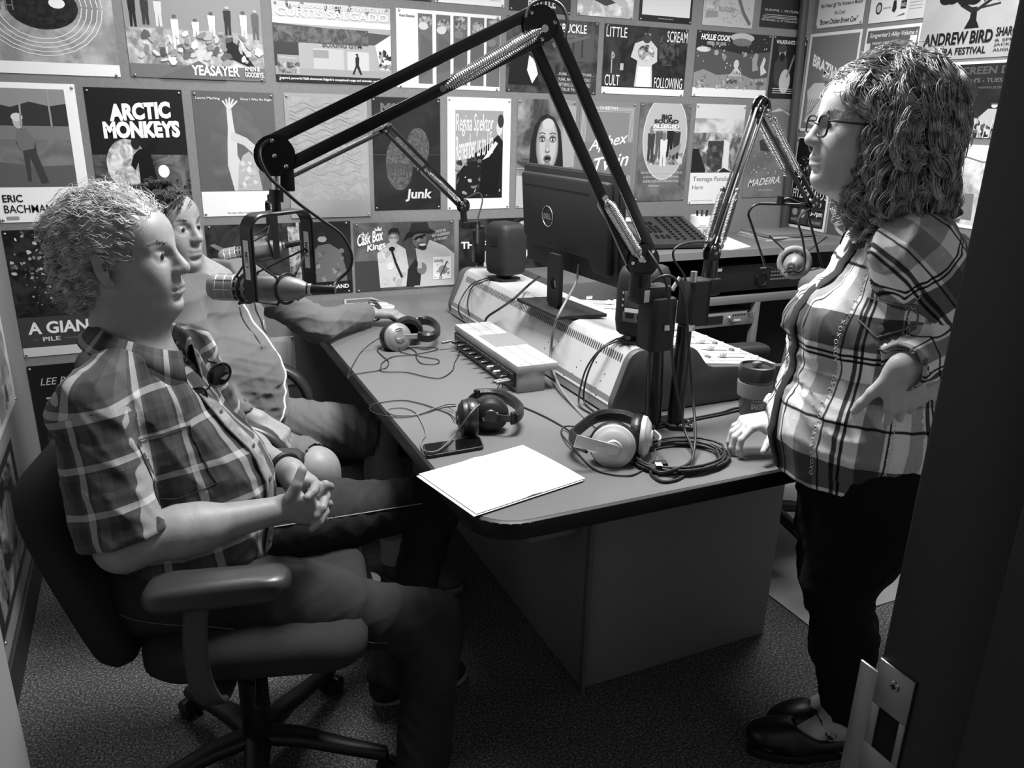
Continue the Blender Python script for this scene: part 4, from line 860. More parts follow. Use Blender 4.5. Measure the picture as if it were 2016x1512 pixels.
for zz in (.026, .050):
    vs = []
    for i in range(13):
        th = -math.pi / 2 - .38 + (-.026 + .054 * i / 12) / .0425
        for dz in (0, .0016): vs.append(MM @ Vector((.0428 * math.cos(th), .0428 * math.sin(th), zz + dz)))
    bd.add(vs, [(2 * i, 2 * i + 2, 2 * i + 3, 2 * i + 1) for i in range(12)])
bd.build('badge', mat('badge_ink', .2, .5), mug, smooth=0)
for i, (dx_, dy_, tx, g_) in enumerate(((-.018, -.004, -.018, .1), (.020, -.006, .022, .12), (.010, .010, .012, .25))):
    p_ = MB().tube([MM @ Vector((dx_ * .5, dy_, .012)), MM @ Vector((dx_ + tx * .3, dy_, .118))], [.0042, .0050], n=10)
    tag(p_.build('pen', mat('pen_%d' % i, g_, .3)), ['dark thick pen leaning left in the white mug', 'dark thick pen leaning right in the white mug', 'grey pen behind the other two in the white mug'][i], 'pen', 'pens in the mug')
pw = MB().prism([tuple(at(px, py, z=.946)[:2]) for px, py in ((1396, 470), (1423, 463), (1478, 486), (1440, 492), (1385, 490))], .9455, .9480).build('notepad', mat('paper_white', .93, .7))
tag(pw, 'loose white paper sheets on the counter beside the white mug', 'papers')
mg = random.Random(4)
for i in range(5):
    a = mg.uniform(-.12, .12); cx_, cy_ = 2.785 + mg.uniform(-.01, .01), 2.975 + mg.uniform(-.01, .01)
    w_, h_ = (.30, .225) if i < 4 else (.28, .215)
    m_ = MB().box((cx_, cy_, .9475 + i * .0062), (w_, h_, .0056), bev=.0012, R=Matrix.Rotation(a, 4, 'Z')).build('magazine', mat(['magazine_paper', 'magazine_cover_pale', 'magazine_paper', 'magazine_cover_mid', 'magazine_cover_top'][i], [.75, .6, .8, .5, .46][i], .4))
    tag(m_, ['bottom magazine of the pile on the counter in the corner', 'second lowest magazine of the pile on the counter in the corner', 'middle magazine of the pile on the counter in the corner', 'second magazine from the top of the corner counter pile', 'glossy grey magazine on top of the corner counter pile'][i], 'magazine', 'magazines piled on the counter')
gl = tag(MB().lathe([(.026, 0), (.034, .01), (.040, .045), (.030, .085), (.0001, .092)], M=Matrix.Translation((1.800, 2.86, .9455)), n=28).build('white_bottle', mat('white_glaze', .93, .2, spec=.6)), 'rounded white object on the counter just right of the monitor', 'bottle')

# ---------------------------------------------------------------- travel cup
cup = thing('travel_cup', 'grey reusable coffee cup with a dark lid and paler band, beside the woman\'s hand', 'cup', (1.400, 1.512, T))
MQ = Matrix.Translation((1.402, 1.512, T)); cs = .98
def sc_(pr): return [(r * cs, z * cs) for r, z in pr]
MB().lathe(sc_([(.030, .0), (.033, .002), (.0345, .006), (.0405, .060), (.0435, .100), (.041, .100), (.036, .06), (.031, .008), (.0001, .006)]), M=MQ, n=48).build('tumbler', mat('smoky_grey_cup', .40, .15, spec=.6), cup)
MB().lathe(sc_([(.0400, .052), (.0438, .054), (.0462, .082), (.0462, .092), (.0430, .094)]), M=MQ, n=48).build('band', mat('grip_band', .54, .6), cup)
MB().lathe(sc_([(.0440, .100), (.0478, .104), (.0482, .126), (.0455, .136), (.0400, .138), (.0380, .131), (.0001, .128)]), M=MQ, n=48).build('lid', mat('lid_dark', .20, .35), cup)
MB().box((1.402 + .002, 1.512 + .004, T + .136), (.024, .016, .012), bev=.004).build('sip_plug', mat('plug_grey', .45, .3), cup)
tx = MB()
for t, u0, u1, v0, v1, b_ in (('BAKERY', -.006, .034, .024, .040, .03), ('Persephone', -.004, .026, .043, .049, .01)):
    X, Y, Z, fs_, asp_ = text_geo(t, b_, 0.2 if t[0] == 'P' else 0)
    vs = []
    for a, b in zip(X, Y):
        u = u0 + (u1 - u0) * a; v = v0 + (v1 - v0) * b; rr = .0352 + (v / .054) * .0055; th = math.radians(-128) + u / .038
        vs.append(MQ @ Vector((rr * math.cos(th), rr * math.sin(th), v)))
    tx.add(vs, fs_)
tx.build('lettering', mat('badge_pale', .78, .5), cup, smooth=0)

# ---------------------------------------------------------------- papers, phone, newspaper on the desk
pr_ = random.Random(2)
base_c = [at(820, 938, z=T + .002), at(1028, 880, z=T + .002), at(1141, 946, z=T + .002), at(935, 1022, z=T + .002)]
A_ = base_c[0]; Ux = Vector((.990, .12, 0)).normalized()
Ux = (base_c[1] - base_c[0]); Ux.z = 0; Ux.normalize(); Vy = Vector((-Ux.y, Ux.x, 0)) * -1
for i in range(3):
    off = Vector((pr_.uniform(-.003, .003), pr_.uniform(-.003, .003), 0)) + Ux * .002 * i
    m_ = MB(); n_ = 10; vs = []; fs = []
    for s_ in (0, 1):
        for a in range(n_ + 1):
            for b in range(n_ + 1):
                u, v = a / n_, b / n_
                z = T + .0006 + i * .0022 + .0012 * s_ + .003 * max(0, u - .75) * (i + 1) * math.sin(v * 3) + .0025 * math.exp(-((u - .5) / .06) ** 2) * (i == 2)
                p = A_ + off + Ux * u * .279 + Vy * v * .216; vs.append((p.x, p.y, z))
    K = (n_ + 1) ** 2
    for a in range(n_):
        for b in range(n_):
            q = a * (n_ + 1) + b
            fs += [(K + q, K + q + 1, K + q + n_ + 2, K + q + n_ + 1), (q, q + n_ + 1, q + n_ + 2, q + 1)]
    m_.add(vs, fs); s = m_.build('paper_sheet', mat('paper_white', .93, .7))
    if i == 2:
        hw_ = MB(); rr = random.Random(8)
        for row in range(12):
            for (ux0, ux1, vv0) in ((.30, .62, .12), (.62, .97, .30)):
                if rr.random() < .15: continue
                u = ux0 + rr.uniform(0, .04); v = vv0 + row * .048
                if v > .85: continue
                while u < ux1 - .03:
                    lw = rr.uniform(.010, .035); pts = []
                    for q in range(7):
                        p = A_ + off + Ux * (u + lw * q / 6) * .279 + Vy * (v + rr.uniform(-.008, .008)) * .216; pts.append((p.x, p.y, T + .0096 + .003 * math.exp(-((u - .5) / .06) ** 2)))
                    hw_.tube(pts, .00030, n=3); u += lw + .014
        hw_.build('handwriting', mat('pencil_grey', .45, .7), s, smooth=0)
    tag(s, ['bottom sheet of the white papers at the desk corner', 'middle sheet of the white papers at the desk corner', 'top white sheet with faint handwritten lines at the desk corner'][i], 'paper', 'sheets of paper at the desk corner')
pc = [(.523, 1.612), (.666, 1.610), (.652, 1.548), (.512, 1.544)]
pho = thing('mobile_phone', 'black mobile phone lying face up on the desk above the papers', 'phone', (.59, 1.58, T))
MB().prism(rounded(pc, .010), T + .0005, T + .0085, bev=.002).build('case', M_blk, pho)
pin_ = [( .59 + (x - .59) * .95, 1.579 + (y - 1.579) * .90) for x, y in pc]
MB().prism(rounded(pin_, .008), T + .0084, T + .0092).build('screen', mat('phone_glass', .05, .06, spec=.7), pho)
nz = thing('newspaper', 'folded local newspaper with upside-down white masthead lying under the stretched arm', 'newspaper', (.78, 3.0, T))
nc = [(.700, 3.150), (.815, 3.150), (.862, 2.975), (.846, 2.935), (.660, 2.960)]
MB().prism(nc, T + .0005, T + .009, bev=.001).build('folded_pages', mat('newsprint', .70, .7), nz)
ln = MB(); ln.prism([(.705, 3.13), (.80, 3.13), (.84, 3.06), (.69, 3.07)], T + .009, T + .0093, mat('news_photo', .38, .6)); ln.build('cover_photo', mat('news_photo', .38, .6), nz, smooth=0)
tt = MB(); text_on(tt, 'Jackson Hole', (.848, 3.035, T + .0096), (-1, -.06, 0), (-.15, -1, 0), 0, 0, .175, .050, None, off=.04); tt.build('lettering', M_white, nz, smooth=0)
# ---------------------------------------------------------------- boom arms
def helix(a, b, r, turns, wire, mb, n=5, taper=.12):
    a, b = Vector(a), Vector(b); R = frame_z(b - a).to_3x3(); L = (b - a).length
    pts = []; k = int(turns * 9)
    for i in range(k + 1):
        t = i / k
        rr = r * min(1, t / taper if t < taper else (1 - t) / taper if t > 1 - taper else 1) + .0008
        q = 2 * math.pi * turns * t
        pts.append(a + R @ Vector((math.cos(q) * rr, math.sin(q) * rr, L * t)))
    mb.tube(pts, wire, n=n)
def disc_pair(mb, c, n, r, gap, th=.003, seg=24):
    for s in (-1, 1):
        mb.cyl(c + n * (s * gap), c + n * (s * (gap + th)), r, n=seg)
def boom(label, base, hub, end, d=.020, bw=.022, bt=.012, pr=.034, gap=.016, sA=(0.0, .34), sB=(0.0, .40), sr=.0075, turns=34, sideB=1, bars_only=False):
    base, hub, end = Vector(base), Vector(hub), Vector(end)
    n = (hub - base).cross(end - hub).normalized()
    if n.dot(-base) < 0: n = -n          # towards the camera side
    root = thing('boom_arm', label, 'microphone arm', base)
    for nm, a, b in (('lower_arm', base, hub), ('upper_arm', hub, end)):
        u = (b - a).normalized(); w_ = u.cross(n).normalized()
        for s in (-1, 1):
            mb = MB(); p0 = a + w_ * d * s + u * .006; p1 = b + w_ * d * s - u * .006
            M = local((p0 + p1) / 2, u, n, w_)
            mb.box((0, 0, 0), ((p1 - p0).length, bt, bw), bev=.0025, M=M); mb.build(nm + '_bar', M_blkm, root)
    mb = MB(); disc_pair(mb, hub, n, pr * .95, gap * .55); mb.build('elbow_plate', M_blkm, root)
    mb = MB(); disc_pair(mb, base, n, pr, gap * .55); mb.build('shoulder_plate', M_blkm, root)
    mb = MB(); disc_pair(mb, end, n, pr * 1.05, gap * .55); mb.cyl(end - n * gap * .5, end + n * gap * .5, pr * .8, n=20); mb.build('wrist_plate', M_blkm, root)
    ub, ua = (end - hub).normalized(), (hub - base).normalized()
    wb, wa = ub.cross(n).normalized(), ua.cross(n).normalized()
    for c, u, w_, k in ((hub, ub, wb, 1), (hub, -ua, wa, 1), (end, -ub, wb, 1), (base, ua, wa, 1)):
        for s in (-1, 1):
            p = c + u * .010 + w_ * d * s + n * (gap * .55 + .003)
            MB().lathe([(.0048, 0), (.0042, .0022), (.0001, .0034)], n=12, M=Matrix.Translation(p) @ frame_z(n)).build('bolt', M_chrome, root)
    for c in (base, end): MB().lathe([(.0048, 0), (.0042, .0022), (.0001, .0034)], n=12, M=Matrix.Translation(c + n * (gap * .55 + .003)) @ frame_z(n)).build('bolt', M_chrome, root)
    lenA, lenB = (hub - base).length, (end - hub).length
    for sd in (-1, 1):
        o = n * (gap + .007) * sd
        s = MB(); a = base + ua * (.012 + lenA * sA[0]) + o - wa * d * .3; b = base + ua * lenA * sA[1] + o - wa * d
        helix(a, b, sr, turns, .0013, s); s.tube([a, b], .0022, n=6); s.lathe([(.0075, -.003), (.0075, .003)], n=12, M=Matrix.Translation(a) @ frame_z(n)); s.lathe([(.0065, -.003), (.0065, .003)], n=12, M=Matrix.Translation(b) @ frame_z(n))
        s.build('spring', M_chrome, root)
        s = MB(); a = hub + ub * lenB * sB[0] + o + wb * d * .4 * sideB; b = hub + ub * lenB * sB[1] + o + wb * d * sideB
        helix(a, b, sr, turns + 6, .0013, s); s.tube([a, b], .0022, n=6); s.lathe([(.0075, -.003), (.0075, .003)], n=12, M=Matrix.Translation(a) @ frame_z(n)); s.lathe([(.0065, -.003), (.0065, .003)], n=12, M=Matrix.Translation(b) @ frame_z(n))
        s.build('spring', M_chrome, root)
    return root, n
def on_plane(px, py, base, phi):
    nrm = Vector((-math.sin(phi), math.cos(phi), 0)); dr = ray(px, py); o_ = Vector((0, 0, CAM_H))
    return o_ + dr * (nrm.dot(Vector(base) - o_) / nrm.dot(dr))

b1 = at(1264, 512, y=1.53)
h1 = on_plane(1062, 48, b1, math.radians(169)); e1 = on_plane(541, 306, b1, math.radians(169))
arm1, n1 = boom('big black sprung boom arm reaching across the whole desk to the front microphone', b1, h1, e1, d=.027, bw=.024, bt=.015, pr=.038, gap=.017, sA=(0.0, .32), sB=(0.0, .40), sr=.0120, turns=46, sideB=-1)
# swivel under the shoulder plate and the wrist
MB().cyl(b1 + Vector((0, 0, -.085)), b1 + Vector((0, 0, -.03)), .026, .024, n=24).build('swivel', M_blkm, arm1)
w1 = at(541, 385, y=e1.y)
cl = MB(); cl.cyl(e1 + Vector((.0, 0, -.028)), e1 + Vector((-.002, 0, -.070)), .011, .010, n=18); cl.build('chrome_sleeve', M_chrome, arm1)
MB().cyl(e1 + Vector((-.002, 0, -.066)), e1 + Vector((-.003, 0, -.090)), .014, .014, n=18).box(e1 + Vector((.022, 0, -.045)), (.026, .010, .050), bev=.003).build('wrist_clamp', M_blkm, arm1)
hub_loop = [h1 + n1 * .03 + CR * x + CU * y for x, y in ((-.035, .010), (-.025, .035), (.005, .047), (.035, .035), (.048, .005), (.043, -.03))]
MB().tube(crom(hub_loop, 6), .0035, n=8).build('cable_loop', M_cable, arm1)

b2 = at(912, 405, y=2.95)
h2 = on_plane(757, 248, b2, math.radians(200)); e2 = on_plane(548, 350, b2, math.radians(200))
arm2, n2 = boom('thin black boom arm folded in front of the shaggy-shape poster, rising behind the console', b2, h2, e2, d=.015, bw=.012, bt=.010, pr=.026, gap=.013, sA=(.03, .52), sB=(.0, .46), sr=.006, turns=34, sideB=1)
ps = MB(); f2 = Vector((at(945, 545, y=2.95).x, 2.95, T + .001))
px_ = at(941, 440, y=2.95)
MB().cyl(b2 + Vector((.0, 0, -.02)), b2 + Vector((.004, 0, -.06)), .013, n=16).box((b2 + px_) / 2 + Vector((0, 0, -.040)), (.075, .030, .030), bev=.004).build('swivel', M_blkm, arm2)
ps.cyl((f2.x, f2.y, T + .001), (f2.x, f2.y, px_.z - .01), .015, n=18).cyl((f2.x, f2.y, T + .001), (f2.x, f2.y, T + .012), .035, n=24).box((f2.x - .008, f2.y, px_.z - .09), (.045, .040, .13), bev=.006)
ps.build('stand_pole', M_blkm, arm2)
MB().tube(crom([b2 + CR * .012 + CU * .03, b2 + CR * .06 + CU * .05, b2 + CR * .075 + CU * .02, b2 + CR * .06 - CU * .04, b2 + CR * .055 - CU * .08], 8), .003, n=8).cyl(b2 + CR * .055 - CU * .075, b2 + CR * .055 - CU * .15, .008, n=12).build('arm_cable', M_cable, arm2)

b3 = at(1402, 498, y=1.52)
h3 = on_plane(1497, 212, b3, math.radians(20)); e3 = on_plane(1600, 400, b3, math.radians(20))
arm3, n3 = boom('small black and chrome boom arm holding the microphone near the woman', b3, h3, e3, d=.013, bw=.010, bt=.009, pr=.024, gap=.013, sA=(.02, .42), sB=(.02, .62), sr=.0065, turns=38, sideB=1)
MB().cyl(b3 + Vector((-.002, 0, -.065)), b3 + Vector((0, 0, -.015)), .019, .017, n=20).build('swivel', M_blkm, arm3)
rail = MB(); ua_ = (h3 - b3).normalized(); wa_ = ua_.cross(n3).normalized()
for s in (-1, 1): rail.tube([b3 + ua_ * .05 + n3 * .016 * s - wa_ * .006, h3 + n3 * .016 * s - wa_ * .006], .0028, n=8)
rail.tube([h3 + wa_ * .012 * s_ + n3 * .006 for s_ in (-1.2, 1.2)], .006, n=10)
rail.build('chrome_rail', M_chrome, arm3)
MB().tube(crom([h3 + CR * x + CU * y for x, y in ((-.015, -.02), (-.014, .012), (0, .026), (.018, .016), (.022, -.01))], 6), .0045, n=8).build('cable_loop', M_blkm, arm3)

# desk posts with their clamps
pst = thing('microphone_post', 'left black floor-thick post on the desk carrying the big boom arm', 'microphone post', (1.102, 1.53, T))
MB().cyl((1.102, 1.53, T + .012), (1.088, 1.53, 1.02), .0205, n=28).build('pole', M_blkm, pst)
q_ = at(1280, 625, y=1.53)
MB().prism(rounded([(1.052, 1.495), (1.122, 1.495), (1.122, 1.565), (1.052, 1.565)], .014), .945, 1.075, bev=.006).build('clamp_housing', M_blk2, pst)
MB().box((b1.x + .028, 1.53, 1.082), (.095, .052, .042), bev=.008).build('bracket', M_blk2, pst)
MB().box((b1.x + .003, 1.5035, 1.082), (.014, .002, .028), bev=.0005).build('label', mat('label_grey', .8, .5), pst)
MB().box((1.092, 1.493, 1.005), (.016, .006, .014), bev=.002).build('clamp_screw', M_steel, pst); MB().cyl((1.145, 1.53, 1.115), (1.125, 1.53, 1.085), .006, n=10).build('clamp_screw', M_steel, pst)
pst2 = thing('microphone_post', 'right black post on the desk carrying the small boom arm, bolted to a plate', 'microphone post', (1.165, 1.50, T))
MB().cyl((1.155, 1.510, T + .012), (1.160, 1.514, 1.00), .0205, .0175, n=28).build('pole', M_blkm, pst2)
MB().prism(rounded([(1.152, 1.49), (1.212, 1.49), (1.212, 1.545), (1.152, 1.545)], .010), 1.000, 1.112, bev=.005).box((1.207, 1.515, 1.093), (.072, .045, .042), bev=.007).build('clamp_housing', M_blk2, pst2)
MB().box((1.160, 1.492, .999), (.022, .012, .016), bev=.003).build('clamp_screw', M_steel, pst2); MB().cyl((1.158, 1.495, 1.11), (1.158, 1.495, 1.135), .008, n=12).build('clamp_screw', M_steel, pst2)
bpz = MB().prism([(1.126, 1.490), (1.176, 1.462), (1.205, 1.505), (1.165, 1.56), (1.128, 1.558)], T + .0005, T + .012, bev=.002); bpz.build('base_plate', M_blkm, pst2)
for x, y in ((1.136, 1.490), (1.152, 1.482), (1.176, 1.474), (1.186, 1.50)): MB().lathe([(.0065, 0), (.006, .004), (.0001, .0055)], n=14, M=Matrix.Translation((x, y, T + .012))).build('bolt', M_chrome, pst2)

# ---------------------------------------------------------------- microphones
def microphone(label, head, tail, yoke_top, axis_side, d=.0545, k=1.0, yoke_w=None, leg_th=.005, leg_w=.020, ring=False, labels=False):
    head, tail = Vector(head), Vector(tail); u = (tail - head).normalized(); L = (tail - head).length; r = d / 2
    root = thing('microphone', label, 'microphone', (head + tail) / 2)
    F = Matrix.Translation(head) @ frame_z(u)
    MB().lathe([(.0001, .0), (r * .75, .002), (r * .97, .010), (r, .020), (r, .058)], M=F, n=40).build('head_grille', M_grille, root)
    rg_ = MB()
    for z in (.022, .040, .057): rg_.lathe([(r * 1.0, z - .0015), (r * 1.04, z), (r * 1.0, z + .0015)], M=F, n=40)
    for j in range(8):
        a = 2 * math.pi * j / 8; c_, s_ = math.cos(a) * r * 1.01, math.sin(a) * r * 1.01
        rg_.tube([F @ Vector((c_, s_, .020)), F @ Vector((c_, s_, .058))], .0012, n=5)
    rg_.build('grille_ribs', mat('microphone_rib', .66, .4, metal=.3), root)
    MB().lathe([(r * .96, .058), (r * .97, L * .50), (r * 1.0, L * .51), (r * .98, L * .80), (r * .80, L * .93), (r * .5, L), (.0001, L)], M=F, n=40).build('body', M_mic, root)
    sl = MB()
    for j in range(10):
        for q in range(5):
            a = 2 * math.pi * j / 10 + .2; z = L * .30 + q * .011
            c = F @ Vector((math.cos(a) * r * .975, math.sin(a) * r * .975, z)); nn_ = F.to_3x3() @ Vector((math.cos(a), math.sin(a), 0)); tt_ = F.to_3x3() @ Vector((-math.sin(a), math.cos(a), 0))
            sl.box((0, 0, 0), (.010, .0012, .0035), M=local(c, tt_, nn_, u))
    sl.build('vent_slots', M_dark, root, smooth=0)
    MB().cyl(tail, tail + u * .018, .011, .010, n=18).cyl(tail + u * .018, tail + u * .060, .0095, .0085, n=18).build('plug', M_blkm, root)
    MB().lathe([(.0125, 0), (.0125, .006)], n=20, M=Matrix.Translation(tail + u * .004) @ frame_z(u)).build('locking_ring', M_steel, root)
    # shock mount: yoke, rings and elastic cords
    mid = (head * .42 + tail * .58) if not ring else (head * .45 + tail * .55)
    sd = Vector(axis_side).normalized(); up = u.cross(sd).normalized()
    if up.z < 0: up = -up
    yw = yoke_w or .075
    yt = Vector(yoke_top)
    hgt = (yt - mid).dot(Vector((0, 0, 1)))
    P = []
    topc = yt
    for s in (1, -1):
        pass
    low = mid.copy() if ring else Vector((yt.x, yt.y, mid.z))
    A = low + sd * yw / 2 - Vector((0, 0, .012)); B = low - sd * yw / 2 - Vector((0, 0, .012))
    A1 = Vector((topc.x, topc.y, 0)) + sd * yw / 2; B1_ = Vector((topc.x, topc.y, 0)) - sd * yw / 2
    rc = .030 if yw > .06 else .02
    pts = [A, Vector((A1.x, A1.y, topc.z - rc))] + [Vector((topc.x, topc.y, topc.z - rc)) + sd * (yw / 2 - rc + rc * math.cos(t)) + Vector((0, 0, rc * math.sin(t))) for t in [math.pi / 2 * i / 5 for i in range(1, 6)]]
    pts2 = [B, Vector((B1_.x, B1_.y, topc.z - rc))] + [Vector((topc.x, topc.y, topc.z - rc)) - sd * (yw / 2 - rc + rc * math.cos(t)) + Vector((0, 0, rc * math.sin(t))) for t in [math.pi / 2 * i / 5 for i in range(1, 6)]]
    yk = MB()
    fr_n = Vector((0, 0, 1)).cross(sd).normalized()
    if leg_w > .009: yk.strip(pts + pts2[::-1], fr_n, leg_w, leg_th)
    else: yk.tube(pts + pts2[::-1], leg_w / 2, n=10)
    yk.cyl(topc, topc + Vector((0, 0, .022)), .009, n=16)
    yk.build('shock_mount_yoke', M_blkm, root)
    rgs = MB()
    for z in ((-.035, .045) if not ring else (-.01,)):
        c = mid + u * z; rr = r * 1.15
        rgs.tube([c + sd * math.cos(t) * rr + up * math.sin(t) * rr for t in [2 * math.pi * i / 28 for i in range(28)]], .0032, n=8, closed=True)
        for t in (45, 135, 225, 315):
            a = math.radians(t); rgs.tube([c + sd * math.cos(a) * rr + up * math.sin(a) * rr, c + sd * math.cos(a) * rr * 1.35 + up * math.sin(a) * rr * 1.35], .0028, n=6)
    rgs.build('shock_mount_ring', M_blkm, root)
    cd = MB()
    for z in ((-.035, .045) if not ring else (-.01,)):
        for t in (45, 135, 225, 315):
            a = math.radians(t); c = mid + u * z + sd * math.cos(a) * r * 1.5 + up * math.sin(a) * r * 1.5
            s = 1 if math.cos(a) > 0 else -1
            tgt = low + sd * s * yw / 2 + Vector((0, 0, .075 if math.sin(a) > 0 else -.012))
            cd.tube([c, tgt], .0022, n=6)
    cd.build('elastic_cord', M_cable, root)
    if labels:
        for s in (1, -1):
            a_lo = A if s > 0 else B; a_hi = pts[1] if s > 0 else pts2[1]; zt = topc.z - .085
            c = a_lo.lerp(a_hi, (zt - a_lo.z) / (a_hi.z - a_lo.z))
            out = sd if sd.dot(-c) > 0 else -sd
            vx = fr_n if fr_n.dot(CR) > 0 else -fr_n
            O_ = c + out * (leg_th / 2 + .0006)
            lb = MB(); lb.box((0, 0, 0), (.014, .0008, .078), M=local(O_, vx, out, (0, 0, 1)))
            l_ = lb.build('label', mat('label_tape', .84, .5), root, smooth=0)
            t_ = MB(); text_on(t_, 'MIC 1', O_ + out * .0009, (0, 0, -1), -vx if False else vx, -.016, -.004, .014, .004, None, off=.02); t_.build('lettering', mat('badge_ink', .2, .5), l_, smooth=0)
    return root
dir1 = Vector((.905, -.425, 0)).normalized()
c1 = at(510, 567, y=1.70)
fwh = Vector((CF.x, CF.y, 0)).normalized(); rth = Vector((CR.x, CR.y, 0)).normalized()
microphone('grey broadcast microphone hanging nearest the camera in a labelled black yoke', c1 - dir1 * .106, c1 + dir1 * .100, e1 + Vector((-.004, 0, -.112)), -rth * .5 - fwh * .866, yoke_w=.165, leg_w=.034, leg_th=.008, labels=True)
c2 = at(478, 500, y=e2.y + .02); d2 = (CR * .95 + CU * .20 + CF * .05).normalized()
microphone('grey broadcast microphone hanging behind the labelled one, near the hooded man', c2 - d2 * .075, c2 + d2 * .130, Vector((e2.x - .03, e2.y, e2.z - .075)), (0, 1, 0), yoke_w=.12, leg_w=.020, leg_th=.005)
yp2 = MB().tube([e2, Vector((e2.x - .01, e2.y, e2.z - .03)), Vector((e2.x - .03, e2.y, e2.z - .06))], .009, n=12); yp2.build('wrist_clamp', M_blkm, arm2)
c3 = at(1562, 520, y=1.70); d3 = (Vector((.66, .72, 0)) * .97 + CR * .10).normalized()
m3top = at(1535, 402, y=1.70)
mic3 = microphone('grey microphone seen from its plug end in a thin arched yoke, near the woman\'s chest', c3 + d3 * .13, c3 - d3 * .05, m3top, rth, yoke_w=.165, leg_w=.007, ring=True)
u3 = (c3 - d3 * .05 - (c3 + d3 * .13)).normalized(); s3 = u3.cross(Vector((0, 0, 1))).normalized(); v3 = s3.cross(u3)
MB().tube([c3 + d3 * .03 + (s3 * math.cos(t) + v3 * math.sin(t)) * .040 for t in [2 * math.pi * i / 36 for i in range(36)]], .0085, n=10, closed=True).build('windscreen_ring', mat('ring_grey', .50, .7), mic3)
MB().tube(crom([e3, Vector((e3.x, e3.y, e3.z - .02)), m3top + Vector((.03, 0, .012)), m3top], 5), .006, n=10).build('wrist_clamp', M_blkm, arm3)

# ---------------------------------------------------------------- headphones
def headphones(label, A, nA, B, nB, band, m_cup, m_band, rc=.042, pad=.018, tr=.9, plate=None, bw=.032, up=(0, 0, 1)):
    """A, B: cup centres, nA, nB: outward directions of the cups; band: control points from arm A to arm B"""
    A, B, nA, nB = Vector(A), Vector(B), Vector(nA).normalized(), Vector(nB).normalized()
    root = thing('headphones', label, 'headphones', (A.x, A.y, T))
    for C, nn_, k in ((A, nA, 0), (B, nB, 1)):
        F = Matrix.Translation(C) @ frame_z(nn_)
        MB().lathe([(.0001, .018), (rc * .35, .0175), (rc * .40, .014), (rc * .72, .011), (rc * .78, .008), (rc * .97, .002), (rc * 1.0, -.006), (rc * .97, -.012)], M=F, n=44).build('ear_cup', m_cup, root)
        MB().lathe([(rc * 1.0, -.008), (rc * 1.06, -.013), (rc * 1.07, -.013 - pad * .5), (rc * .98, -.013 - pad), (rc * .70, -.014 - pad), (rc * .58, -.012 - pad * .6), (.0001, -.012)], M=F, n=44).build('ear_pad', M_pad, root)
        F2 = F @ Matrix.Translation((0, 0, .0185))
        if plate == 'badge': MB().box((0, 0, -.004), (.010, .040, .003), M=F2 @ Matrix.Rotation(math.radians(-70), 4, 'Z'), bev=.0008).build('badge', mat('badge_silver', .62, .4, metal=.4), root)
        elif plate == 'ribs':
            rb = MB()
            for q in range(3): rb.tube([F2 @ Vector((rc * (.35 + .14 * q) * math.cos(t), rc * (.35 + .14 * q) * math.sin(t), -.001 - .0015 * q)) for t in [1.1 + .9 * i / 8 for i in range(9)]], .0014, n=6)
            rb.box((0, -.008, -.001), (.026, .010, .0025), M=F2, bev=.001); rb.build('trim', M_steel, root)
        elif plate == 'arm':
            pass
    pts = crom(band, 8)
    n_ = len(pts); q0, q1 = int(n_ * .16), int(n_ * .84)
    upv = Vector(up)
    MB().strip(pts[q0:q1], upv, bw, .010).build('headband', m_band, root)
    MB().strip(pts[q0 + 3:q1 - 3], upv, bw * .86, .018).build('headband_pad', M_pad, root)
    for seg in (pts[:q0 + 2], pts[q1 - 2:]):
        MB().strip(seg, upv, bw * .55, .004).build('slider_arm', m_cup if plate != 'badge' else M_blk, root)
    return root
zc = T + .044
P = lambda px, py, z=zc: at(px, py, z=z)
silver = mat('headphone_silver', .50, .40, metal=.3, spec=.5)
# nearest pair, silver
A3 = P(1207, 880); B3 = P(1272, 868); view = Vector((-CF.x, -CF.y, 0)).normalized()
nA3 = (view * .92 - rth * .10 + Vector((0, 0, .12))).normalized()
headphones('silver headphones with black padded band, nearest the desk front beside the cable coil', A3, nA3, B3 + fwh * .02, rth * .92 - fwh * .25, [A3 + nA3 * .020, A3 - rth * .045 + nA3 * .018, P(1128, 862), P(1142, 843), P(1180, 829) + fwh * .03, P(1230, 828) + fwh * .03, P(1268, 845) + fwh * .03, P(1290, 868) + fwh * .02 + rth * .012, P(1292, 872) + rth * .006], mat('headphone_silver_light', .80, .34, metal=.2, spec=.6), M_blk, rc=.050, plate='arm')
sa = MB(); F = local(A3 + nA3 * .021, -rth, nA3, (0, 0, 1)) @ Matrix.Rotation(math.radians(-13), 4, 'Y')
sa.prism(rounded([(-.012, -.012), (.086, -.015), (.086, .015), (-.012, .012)], [.010, .002, .002, .010]), 0, .003, M=F @ Matrix(((1, 0, 0, 0), (0, 0, 1, 0), (0, 1, 0, 0), (0, 0, 0, 1))), bev=.001)
hp3 = [o for o in SC.objects if o.type == 'EMPTY' and o.name.startswith('headphones')][-1]
sa.build('side_plate', mat('plate_silver', .82, .35, metal=.3), hp3)
# silver pair under the stretched hand
A1_ = P(784, 664); B1h = P(798, 656); nA1 = (view * .70 + rth * .45 + Vector((0, 0, .22))).normalized()
headphones('silver headphones lying on the desk under the hand that wears a watch', A1_, nA1, B1h + fwh * .050, (fwh * .9 - rth * .2).normalized(), [A1_ + nA1 * .012, P(820, 662), P(845, 664), P(861, 655), P(858, 640), P(840, 634) + fwh * .02, P(815, 634) + fwh * .02, P(785, 640) + fwh * .05], silver, M_blk, rc=.047, pad=.034, plate='ribs')
